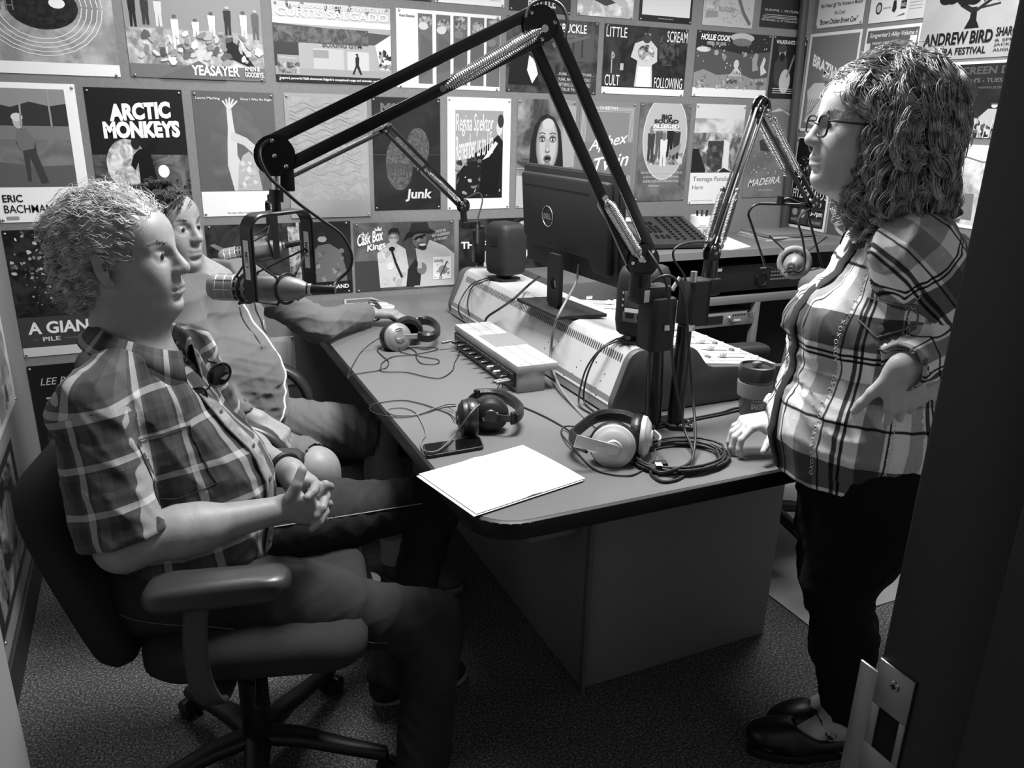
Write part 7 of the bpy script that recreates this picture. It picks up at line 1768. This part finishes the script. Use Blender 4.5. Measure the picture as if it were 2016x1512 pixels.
# ================================================================ man in the hooded sweatshirt
man2 = thing('person', 'seated dark-haired man in a zipped grey hooded sweatshirt, one arm stretched along the desk', 'person', (.2, 2.35, 0))
sk2 = skin_mat('skin_tan', .53)
F2 = A3((.80, -.60, 0)); F2 /= np.linalg.norm(F2); L2 = A3((-F2[1], F2[0], 0)); TR2 = np.stack([F2, L2, UPZ], 1)
R2 = frame3((.70, -.71, .06), roll=0.0); S2 = .95
HO2 = a_(331, 450, y=2.40)
SC2 = a_(420, 620, y=2.43); SC2[2] = .965
SR2, SL2 = SC2 - L2 * .175, SC2 + L2 * .175
PEL2 = A3((.14, 2.33, .56))
ELL2 = a_(625, 640, y=2.56); WRL2 = a_(733, 614, z=T + .050); ELR2 = a_(420, 800, y=2.14); WRR2 = a_(508, 826, y=2.08)
KR2 = a_(622, 925, y=2.02); AR2 = A3((.47, 2.00, .10)); KL2 = A3((.60, 2.30, .50)); AL2 = A3((.62, 2.22, .10))
B = Body(); add_head(B, HO2, R2, S2, neck_to=SC2 + A3((0, 0, .02)) - F2 * .01, nose=1.1, jaw=.95, neck_r=.058)
B.ell(SC2 - A3((0, 0, .14)), (.10, .15, .20), TR2, k=.05); B.ell(PEL2 + A3((0, 0, .08)), (.12, .15, .18), TR2, k=.05)
for sh, el, wr in ((SR2, ELR2, WRR2), (SL2, ELL2, WRL2)):
    B.cap(SC2 + (sh - SC2) * .4, sh, .05, .05, k=.03); B.cap(sh, el, .048, .040, k=.02); B.cap(el, wr, .040, .026, k=.03)
for kn, an, s_ in ((KR2, AR2, -1), (KL2, AL2, 1)):
    B.cap(PEL2 + L2 * .09 * s_, kn, .075, .056, k=.04); B.ell(kn, (.058, .055, .058), k=.03); B.cap(kn, kn + (an - kn) * .4, .050, .054, k=.03); B.cap(kn + (an - kn) * .3, an, .053, .036, k=.03)
add_hand(B, WRL2, RT * .97 - FW * .02 - UPZ * .05, -UPZ * .9 + RT * .12 - FW * .1, 1, s=1.0, curl=((28, 34, 20), (26, 34, 20), (24, 32, 20), (22, 30, 20)), thumb=(20, 20, 10), spread=5)
add_hand(B, WRR2, RT * .80 - FW * .1 - UPZ * .55, -UPZ * .7 - RT * .45 + FW * .2, -1, s=1.0, curl=((18, 22, 12), (20, 24, 12), (22, 26, 14), (24, 26, 14)), thumb=(15, 15, 10), spread=4, thumb_out=30)
V, F = B.mesh(.0040); body2 = to_object('body', V, F, sk2, man2)
eyes(man2, HO2, R2, S2); hm2 = hair_mat('dark_hair', .30, .10); brows(man2, HO2, R2, S2, hm2, 220)
cc2 = HO2 + R2 @ A3((-.018, 0, .036)) * S2; rd2 = A3((.101, .079, .091)) * S2
H = Body(); H.ell(cc2, rd2 + .003, R2, k=.01); H.ell(cc2 + R2 @ A3((-.035, 0, -.055)), (.070, .068, .060), R2, k=.03)
H.ell(HO2 + R2 @ A3((.130, 0, .004)), (.075, .12, .080), R2, k=.02, op=-1); H.ell(HO2 + R2 @ A3((.045, 0, -.070)), (.075, .12, .085), R2, k=.015, op=-1)
for y in (-1, 1): H.ell(HO2 + R2 @ A3((-.010, y * .088, -.014)), (.028, .030, .040), R2, k=.01, op=-1)
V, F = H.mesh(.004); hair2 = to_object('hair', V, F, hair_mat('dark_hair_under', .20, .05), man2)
p_, nn_ = cap_roots(H, V, 4200, 9); dl = ((p_ - cc2) @ R2) / rd2
def comb2(b):
    l = (b - cc2) @ R2; d = np.zeros_like(l); d[:, 0] = .7; d[:, 1] = -1.2; d[:, 2] = -.3; return d @ R2.T
lens = np.where(dl[:, 2] > .35, .050, .024) * np.random.default_rng(4).uniform(.7, 1.2, len(p_))
V, F = strands('hair', hm2, man2, p_, nn_ * .4 + (R2 @ A3((.35, -.5, .1))), lens, seg=7, r0=.0011, r1=.0005, curl=.0025, curl_len=.06, gravity=.3, seed=6, clump=170, frizz=.2, comb=comb2, comb_w=1.2)
to_object('hair_strands', V, F, hm2, hair2)
sw_m = mat('grey_sweatshirt', .37, .92, bump=.35, bscale=420, sheen=.2, spec=.15)
S = Body()
S.ell(SC2 - A3((0, 0, .13)) + F2 * .01, (.125, .180, .20), TR2, k=.05); S.ell(PEL2 + A3((0, 0, .16)) + F2 * .045, (.150, .170, .17), TR2, k=.06); S.ell(PEL2 + A3((0, 0, .07)) + F2 * .04, (.150, .175, .10), TR2, k=.05)
for sh, el, wr in ((SR2, ELR2, WRR2), (SL2, ELL2, WRL2)):
    S.cap(SC2 + (sh - SC2) * .3 + A3((0, 0, .03)), sh, .058, .066, k=.04); S.cap(sh, el, .068, .058, k=.03)
    uw = (wr - el) / np.linalg.norm(wr - el); e = wr - uw * .045
    S.cap(el, e, .058, .044, k=.03); S.cap(e - uw * .03, e + uw * .0, .046, .040, k=.006); S.cap(e - uw * .006, e + uw * .12, .030, k=.003, op=-1)
S.cap(SC2 + A3((0, 0, .03)) - F2 * .075 + L2 * .06, SC2 + A3((0, 0, .03)) - F2 * .075 - L2 * .06, .05, k=.03)        # hood lying on the back
S.cap(SC2 + A3((0, 0, .055)) - F2 * .03 + L2 * .075, SC2 + A3((0, 0, -.02)) + F2 * .10 + L2 * .02, .026, .018, k=.02); S.cap(SC2 + A3((0, 0, .055)) - F2 * .03 - L2 * .075, SC2 + A3((0, 0, -.02)) + F2 * .10 - L2 * .02, .026, .018, k=.02)
S.cap(SC2 + A3((0, 0, .0)) - F2 * .01, SC2 + A3((0, 0, .16)) + F2 * .03, .058, .080, k=.012, op=-1); S.cap(SC2 + F2 * .06 + A3((0, 0, .05)), SC2 + F2 * .12 + A3((0, 0, -.03)), .035, .012, k=.02, op=-1)
fd2 = folds(55, .008, .12, dirs=[UPZ * .9 + F2 * .4, RT, UPZ + RT * .5, F2 + UPZ])
V, F = S.mesh(.0048, disp=fd2); sweat = to_object('hooded_sweatshirt', V, F, sw_m, man2)
zp = [Vector(surf_from(S, (SC2 - A3((0, 0, .03))) * (1 - t) + (PEL2 + A3((0, 0, .04)) + F2 * .03) * t, F2 - L2 * (.10 - .25 * math.sin(t * 3)), .4, disp=fd2) + F2 * .0015) for t in np.linspace(.0, 1, 26)]
MB().tube(zp, .0032, n=8).build('zip', mat('white_zip', .90, .4), sweat)
for s_ in (-1, 1):
    q = [Vector(surf_from(S, SC2 - A3((0, 0, .03 + .10 * t)) , F2 * 1.0 + L2 * s_ * (.35 + .1 * t), .4, disp=fd2) + F2 * .003) for t in np.linspace(0, 1, 8)]
    MB().tube(q, .0022, n=6).build('drawstring', mat('drawstring_grey', .30, .7), sweat)
pkt = [Vector(surf_from(S, PEL2 + A3((0, 0, .17 - .10 * t)) - L2 * (.05 + .05 * t), F2 - L2 * .55, .4, disp=fd2) + F2 * .001) for t in np.linspace(0, 1, 9)]
MB().tube(pkt, .0016, n=5).build('pocket_seam', mat('seam_dark', .20, .8), sweat)
em_o = surf_from(S, SC2 - A3((0, 0, .10)) + L2 * .02, F2 + L2 * .45, .4, disp=fd2)
em = MB(); text_on(em, 'SEAL', Vector(em_o + F2 * .003), Vector(L2 * .9 - F2 * .4), Vector((0, 0, 1)), -.02, -.008, .022, .008, None, off=.04); em.build('badge', M_white, sweat, smooth=0)
# shorts
sh_m = mat('pale_cotton_shorts', .38, .9, bump=.3, bscale=500, spec=.15)
J = Body(); J.ell(PEL2 - A3((0, 0, .01)), (.150, .180, .10), TR2, k=.05)
for kn, s_, f_ in ((KR2, -1, .86), (KL2, 1, .9)):
    hj = PEL2 + L2 * .09 * s_; e = hj + (kn - hj) * f_; u = (kn - hj) / np.linalg.norm(kn - hj)
    J.cap(hj, e, .096, .088, k=.05); J.cap(e - u * .005, e + u * .12, .070, k=.004, op=-1)
f2d = folds(71, .007, .10, dirs=[RT + UPZ * .2, RT * .7 + FW * .5, UPZ + RT])
V, F = J.mesh(.005, disp=f2d); to_object('shorts', V, F, sh_m, man2)
for an in (AR2, AL2):
    shoe(man2, an - A3((0, 0, .10)) - F2 * .03, F2, m=mat('grey_trainer', .34, .7)); MB().cyl(tuple(an - A3((0, 0, .02))), tuple(an + A3((0, 0, .07))), .042, .044, n=24).build('sock', mat('pale_sock', .72, .9), man2)
# watch
u = (WRL2 - ELL2) / np.linalg.norm(WRL2 - ELL2); wc = WRL2 + u * .004; ax_ = Vector(u); n_up = (Vector((0, 0, 1)) - ax_ * ax_.z).normalized(); sdv = ax_.cross(n_up)
wt = thing('wristwatch', 'wristwatch with a dark band on the wrist stretched along the desk', 'watch', wc)
MB().strip([Vector(wc) + (n_up * math.cos(t) + sdv * math.sin(t)) * .0345 for t in [2 * math.pi * i / 30 for i in range(31)]], ax_, .020, .003).build('strap', mat('dark_strap', .12, .5), wt)
MB().lathe([(.0001, .006), (.015, .006), (.0175, .004), (.0175, 0)], n=30, M=Matrix.Translation(Vector(wc) + n_up * .034) @ frame_z(n_up)).build('case', M_chrome, wt)
MB().lathe([(.0001, .0064), (.0140, .0064)], n=30, M=Matrix.Translation(Vector(wc) + n_up * .034) @ frame_z(n_up)).build('dial', mat('watch_dial', .18, .2), wt)
# ================================================================ woman standing at the desk end
wom = thing('person', 'standing woman with curly hair, glasses and a pale plaid shirt, hand on hip', 'person', (1.34, 1.08, 0))
sk3 = skin_mat('skin_light', .72)
F3 = A3((-.92, .39, 0)); F3 /= np.linalg.norm(F3); L3 = A3((-F3[1], F3[0], 0)); TR3 = np.stack([F3, L3, UPZ], 1)
R3 = frame3((-.90, .435, .05)); S3 = .90
nose_p = a_(1590, 272, y=1.12)
HO3 = nose_p - R3 @ (A3((.112, 0, -.026)) * S3)
NB = a_(1735, 430, y=1.11)                                   # base of the neck
SC3 = A3((1.303, 1.070, 1.255))
SL3 = a_(1800, 498, y=.955); SR3 = SC3 * 2 - SL3; SR3[2] = SL3[2]
PEL3 = A3((1.297, 1.045, .865))
ELL3 = a_(1925, 655, y=.93); WRL3 = a_(1778, 722, y=.905)
ELR3 = a_(1632, 700, y=1.27); WRR3 = a_(1528, 822, y=1.30)
KL3 = a_(1650, 1150, y=1.06); AL3 = a_(1648, 1425, y=1.08); AL3[2] = .09
KR3 = a_(1640, 1120, y=1.13); AR3 = A3((AL3[0] + .09, 1.14, .09))
B = Body(); add_head(B, HO3, R3, S3, neck_to=SC3 + A3((0, 0, .035)), nose=.95, jaw=.92, fem=True, cheek=1.05, brow=.7, neck_r=.052)
B.cap(HO3 + R3 @ A3((.040, 0, -.092)), HO3 + R3 @ A3((-.005, 0, -.108)), .020, .036, k=.03, g=9)
B.ell(SC3 - A3((0, 0, .12)), (.10, .14, .20), TR3, k=.05); B.ell(PEL3 + A3((0, 0, .05)), (.13, .16, .22), TR3, k=.05)
for sh, el, wr in ((SR3, ELR3, WRR3), (SL3, ELL3, WRL3)):
    B.cap(SC3 + (sh - SC3) * .4, sh, .045, .048, k=.03); B.cap(sh, el, .046, .038, k=.02); B.cap(el, wr, .038, .024, k=.03)
for kn, an, s_ in ((KL3, AL3, 1), (KR3, AR3, -1)):
    B.cap(PEL3 + L3 * .09 * s_, kn, .075, .050, k=.04); B.cap(kn, an, .050, .034, k=.03)
    B.cap(an, an + F3 * .10 - A3((0, 0, .055)), .034, .026, k=.03); B.cap(an - A3((0, 0, .04)), an - A3((0, 0, .065)) - F3 * .02, .030, k=.02); B.cap(an + F3 * .09 - A3((0, 0, .06)), an + F3 * .16 - A3((0, 0, .068)), .030, .024, k=.02)
add_hand(B, WRL3, RT * .28 - UPZ * .88 + FW * .10, FW * .97, -1, s=.95, curl=((14, 18, 10), (18, 22, 12), (24, 26, 14), (30, 28, 14)), thumb=(10, 10, 8), thumb_out=44, spread=8)
add_hand(B, WRR3, -RT * .90 - UPZ * .12 - FW * .22, -UPZ * .95 + RT * .1, 1, s=.92, curl=((34, 44, 24), (30, 42, 24), (28, 42, 24), (26, 42, 24)), thumb=(20, 20, 10), spread=5, thumb_out=50)
V, F = B.mesh(.0036); to_object('body', V, F, sk3, wom)
eyes(wom, HO3, R3, S3)
# glasses
gl_ = thing('glasses', 'dark-rimmed glasses on the standing woman\'s face', 'glasses', HO3)
for s_ in (-1, 1):
    c = HO3 + R3 @ (A3((.098, s_ * .033, -.002)) * S3); M = local(Vector(c), Vector(R3[:, 1]), Vector(R3[:, 0] + R3[:, 1] * .12 * s_), Vector(R3[:, 2]))
    rim = [M @ Vector((.0245 * (abs(math.cos(t)) ** .6) * (1 if math.cos(t) > 0 else -1), 0, .0175 * (abs(math.sin(t)) ** .6) * (1 if math.sin(t) > 0 else -1))) for t in [2 * math.pi * i / 32 for i in range(32)]]
    MB().tube(rim, .0019, n=6, closed=True).build('rim', M_blk, gl_)
    MB().tube([Vector(HO3 + R3 @ (A3(q) * S3)) for q in ((.098, s_ * .058, .008), (.088, s_ * .070, .008), (.04, s_ * .080, .006), (-.01, s_ * .083, .002), (-.022, s_ * .083, -.018))], .0021, n=6).build('temple_arm', M_blk, gl_)
MB().tube([Vector(HO3 + R3 @ (A3(q) * S3)) for q in ((.099, -.009, .002), (.103, 0, .005), (.099, .009, .002))], .0016, n=6).build('bridge', M_blk, gl_)
# curly hair
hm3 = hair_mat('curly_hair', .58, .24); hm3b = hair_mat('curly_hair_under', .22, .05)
brows(wom, HO3, R3, S3, hm3, 90)
cc3 = HO3 + R3 @ A3((-.020, 0, .034)); rd3 = A3((.103, .084, .096)) * S3
H = Body(); H.ell(cc3 + R3 @ A3((-.014, 0, -.002)), (.098, .092, .092), R3, k=.03); H.ell(cc3 + R3 @ A3((-.036, 0, -.070)), (.080, .098, .090), R3, k=.05); H.ell(cc3 + R3 @ A3((-.038, 0, -.115)), (.078, .098, .060), R3, k=.05)
H.ell(HO3 + R3 @ A3((.112, 0, -.035)), (.078, .14, .106), R3, k=.02, op=-1)
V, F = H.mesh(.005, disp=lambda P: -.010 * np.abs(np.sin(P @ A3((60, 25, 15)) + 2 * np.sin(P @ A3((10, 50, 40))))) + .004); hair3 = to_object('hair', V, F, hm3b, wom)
def scalp3(d):
    x, y, z = d[:, 0], d[:, 1], d[:, 2]
    return ((x < .70) & (z > .40)) | ((x < .42) & (z > -.05)) | ((x < .12) & (z > -.55))
p_, nn_ = cap_roots(H, V, 10500, 15, lambda P: ~((((P - HO3) @ R3)[:, 0] > .040 * S3) & (((P - HO3) @ R3)[:, 2] < .055))); dl = ((p_ - cc3) @ R3) / rd3
def push3(b):
    return b
    rr = rd3 + A3((.006, .016, .006)); l = (b - cc3) @ R3; out = l / rr; nrm = np.linalg.norm(out, axis=1); inside = (nrm < 1) & (l[:, 2] > -.12)
    k = np.where(inside, 1 / np.maximum(nrm, 1e-6), 1)[:, None]; l2 = (out * k) * rr
    face = (l2[:, 0] > .055) & (l2[:, 2] < .055); l2[:, 0] = np.where(face, l2[:, 0] * .5 + .0275, l2[:, 0])
    return cc3 + l2 @ R3.T
def comb3(b):
    l = (b - cc3) @ R3; d = np.zeros_like(l); d[:, 0] = np.where(l[:, 0] > .02, -1.2, -.1); d[:, 1] = np.sign(l[:, 1]) * .5; d[:, 2] = -.9; return d @ R3.T
rg_ = np.random.default_rng(3); lens = (.055 + .045 * np.clip(dl[:, 2] + .3, 0, 1.2)) * rg_.uniform(.75, 1.15, len(p_))
V, F = strands('hair', hm3, wom, p_, nn_ * .55 + (R3 @ A3((-.30, 0, -.1))), lens, seg=26, r0=.0010, r1=.0005, curl=.0125, curl_len=.050, gravity=2.8, pull=.055, seed=8, clump=380, frizz=.42, comb=comb3, comb_w=2.4, push=push3)
to_object('hair_strands', V, F, hm3, hair3)
k_ = np.random.default_rng(77).choice(len(p_), 900, replace=False)
V, F = strands('hair', hm3, wom, p_[k_], nn_[k_] * .60 + (R3 @ A3((-.35, 0, -.1))), lens[k_] * .85, seg=26, r0=.0008, r1=.0004, curl=.0150, curl_len=.045, gravity=2.7, seed=31, clump=0, frizz=.50, comb=comb3, comb_w=1.6)
to_object('loose_curls', V, F, hm3, hair3)
# shirt
pl3 = plaid('pale_check_gauze', .95, [(.02, .06, .30), (.09, .115, .22), (.24, .44, .56), (.47, .485, .22), (.66, .86, .70), (.90, .915, .3)], [(.03, .045, .1), (.065, .08, .1), (.12, .34, .42), (.39, .40, .95), (.62, .635, .2), (.78, .90, .68)], (.195, .275), noise=.03, mult=True)
S = Body()
S.ell(SC3 - A3((0, 0, .06)) - F3 * .02, (.125, .185, .12), TR3, k=.06, g=1)
S.ell(SC3 - A3((0, 0, .155)) + F3 * .045, (.150, .165, .105), TR3, k=.06, g=1)      # bust
S.ell(SC3 - A3((0, 0, .32)) + F3 * .020, (.155, .175, .18), TR3, k=.08, g=1)
S.ell(PEL3 + A3((0, 0, .035)) + F3 * .015, (.185, .180, .12), TR3, k=.08, g=1)
S.cap(PEL3 + A3((0, 0, .03)), PEL3 - A3((0, 0, .07)), .185, .190, k=.05, g=1, n=L3, sq=.86)
for sh in (SL3, SR3): S.cap(SC3 + (sh - SC3) * .3 + A3((0, 0, .012)), sh, .058, .066, k=.05, g=1)
for gi, sh, el, wr, cut in ((2, SL3, ELL3, WRL3, .0), (3, SR3, ELR3, WRR3, .012)):
    S.cap(sh, el, .076, .064, k=.03, g=gi); uw = (wr - el) / np.linalg.norm(wr - el); e = wr - uw * cut
    S.cap(el, e, .060, .042, k=.03, g=gi + 2); S.cap(e - uw * .045, e, .047, .049, k=.005, g=gi + 2); S.cap(e - uw * .012, e + uw * .06, .037, k=.003, op=-1); S.cut(e + uw * .004, uw, .060)
S.half(PEL3 - A3((0, 0, .068)), (0, 0, -1), k=.004)
S.cap(SC3 + A3((0, 0, .04)), SC3 + A3((0, 0, .20)) + F3 * .04, .062, .085, k=.012, op=-1); S.cap(SC3 + F3 * .08 + A3((0, 0, .06)), SC3 + F3 * .12 + A3((0, 0, -.02)), .028, .010, k=.02, op=-1)
fd3 = folds(91, .0090, .13, dirs=[UPZ * .3 + F3, F3 + UPZ * .5, L3 + UPZ * .6, UPZ + F3 * .6])
V, F = S.mesh(.0046, disp=fd3)
uv = cloth_uv(S, V, F, {1: (PEL3 - A3((0, 0, .09)), UPZ, -L3, .18), 2: (SL3, ELL3 - SL3, -FW, -1), 3: (SR3, ELR3 - SR3, -FW, -1), 4: (ELL3, WRL3 - ELL3, UPZ, .055), 5: (ELR3, WRR3 - ELR3, UPZ, .055)})
shirt3 = to_object('shirt', V, F, pl3, wom, uv=uv)
collar('shirt_collar', mat('dark_collar_check', .22, .9, var=.12, vscale=40), shirt3, SC3 + A3((0, 0, .062)) + F3 * .008, frame3(F3 * 1.0 + UPZ * -.22, up=UPZ), r_in=.066, r_out=.092, h=.026, drop=.016, tip=.045, gap=.35)
pl_ = [Vector(surf_from(S, (SC3 + A3((0, 0, .0))) * (1 - t) + (PEL3 - A3((0, 0, .060))) * t, F3, .4, disp=fd3) + F3 * .0015) for t in np.linspace(0, 1, 26)]
MB().strip(pl_, Vector(L3), .030, .004).build('placket', mat('dark_placket', .12, .9), shirt3, smooth=60)
def pocket_pt(u, v):
    p = surf_from(S, SC3 - A3((0, 0, .10 - v)) + L3 * .085 + L3 * u, F3 * .85 + L3 * .65, .4, disp=fd3); return Vector(p + (F3 * .85 + L3 * .65) * .0015)
flap = [(-.05, .02), (.055, .02), (.055, -.018), (.0, -.042), (-.05, -.018), (-.05, .02)]; ed = []
for (u0, v0), (u1, v1) in zip(flap[:-1], flap[1:]):
    for k in range(6): ed.append(pocket_pt(u0 + (u1 - u0) * k / 6, v0 + (v1 - v0) * k / 6))
MB().tube(ed, .0016, n=5, closed=True).build('pocket_flap', mat('seam_mid', .45, .8), shirt3)
MB().lathe([(.0065, 0), (.0065, .0018), (.0045, .0024), (.0001, .0015)], n=16, M=Matrix.Translation(pocket_pt(0, -.028)) @ frame_z(Vector(F3 * .85 + L3 * .65))).build('button', mat('button_horn', .45, .3), shirt3)
# embroidered loops running down the shirt
for (du, z0, z1) in ((.55, .06, .46), (1.25, .08, .44)):
    st = MB(); k = 34
    for i in range(k):
        z = z0 + (z1 - z0) * i / k; o = PEL3 - A3((0, 0, .09)) + A3((0, 0, z)); d = F3 * math.cos(du) + L3 * math.sin(du)
        try: p = Vector(surf_from(S, o, d, .45, disp=fd3) + d * .001)
        except Exception: continue
        tt = Vector(-F3 * math.sin(du) + L3 * math.cos(du)); w_ = .0035
        if i % 2: st.tube([p - tt * w_ + Vector((0, 0, -.004)), p + tt * w_ + Vector((0, 0, .004))], .0007, n=4); st.tube([p - tt * w_ + Vector((0, 0, .004)), p + tt * w_ + Vector((0, 0, -.004))], .0007, n=4)
        else: st.tube([p + tt * w_ * math.cos(a) + Vector((0, 0, .004 * math.sin(a))) for a in [2 * math.pi * j / 8 for j in range(8)]], .0007, n=4, closed=True)
    st.build('embroidery', mat('thread_pale', .85, .7), shirt3)
# trousers
tm = mat('black_trousers', .075, .9, bump=.2, bscale=500, spec=.15)
J = Body(); J.ell(PEL3 - A3((0, 0, .03)), (.155, .155, .13), TR3, k=.05); J.ell(PEL3 - F3 * .05 - A3((0, 0, .06)), (.13, .150, .12), TR3, k=.05)
for kn, an, s_ in ((KL3, AL3, 1), (KR3, AR3, -1)):
    hj = PEL3 + L3 * .09 * s_ - A3((0, 0, .06)); J.cap(hj, hj + (kn - hj) * .6, .112, .088, k=.05); J.cap(hj + (kn - hj) * .5, kn, .090, .072, k=.04)
    J.cap(kn, kn + (an - kn) * .45 - F3 * .015, .074, .072, k=.04); J.cap(kn + (an - kn) * .4 - F3 * .012, an + A3((0, 0, .04)) - F3 * .008, .070, .056, k=.03)
    J.cap(an + A3((0, 0, .0)), an - A3((0, 0, .12)), .050, k=.004, op=-1)
V, F = J.mesh(.005, disp=folds(101, .007, .14, dirs=[UPZ + F3 * .5, UPZ, UPZ + L3 * .4])); to_object('trousers', V, F, tm, wom)
# clogs with a buckled strap
for an, d, k_ in ((AL3, F3, 0), (AR3, A3((-.98, .15, 0)), 1)):
    R = frame3(d); o = A3(an) - A3((0, 0, an[2])) - R[:, 0] * .045; W = lambda x, y, z: o + R @ A3((x, y, z))
    Q = Body(); Q.ell(W(.195, 0, .055), (.070, .046, .034), R, k=.03); Q.ell(W(.150, 0, .052), (.055, .043, .036), R, k=.03)
    Q.ell(W(.030, 0, .048), (.040, .036, .034), R, k=.03)
    Q.cap(W(.03, -.03, .05), W(.16, -.036, .045), .014, k=.02); Q.cap(W(.03, .03, .05), W(.16, .036, .045), .014, k=.02)
    Q.ell(W(.092, 0, .092), (.062, .033, .038), R, k=.01, op=-1); Q.cap(W(.035, 0, .075), W(.035, 0, .15), .030, k=.004, op=-1); Q.half(W(0, 0, .018), (0, 0, -1))
    V, F = Q.mesh(.0035); cg = to_object('clog', V, F, mat('black_clog_leather', .08, .35, spec=.5), wom)
    sp = [(.125 + .135 * math.cos(t), .045 * math.sin(t) * (1.0 if math.cos(t) > 0 else .85)) for t in [2 * math.pi * i / 32 for i in range(32)]]
    M = Matrix(((R[0, 0], R[0, 1], 0, o[0]), (R[1, 0], R[1, 1], 0, o[1]), (0, 0, 1, 0), (0, 0, 0, 1)))
    MB().prism(sp, .001, .022, M=M, bev=.003).build('sole', mat('clog_sole', .10, .5), cg)
    MB().strip([Vector(W(x, y, z)) for x, y, z in ((.07, -.040, .045), (.078, -.036, .075), (.088, -.015, .105), (.088, .012, .106), (.076, .034, .078), (.068, .040, .048))], Vector(R[:, 0]), .016, .003).build('ankle_strap', mat('strap_black', .09, .4), cg)
    bk_ = [W(.075 + .011 * math.cos(t), .0375 * (1 if k_ == 0 else -1), .082 + .011 * math.sin(t)) for t in [2 * math.pi * i / 16 for i in range(16)]]
    MB().tube([Vector(b) + Vector(L3) * .004 for b in bk_], .0014, n=6, closed=True).build('buckle', M_chrome, cg)
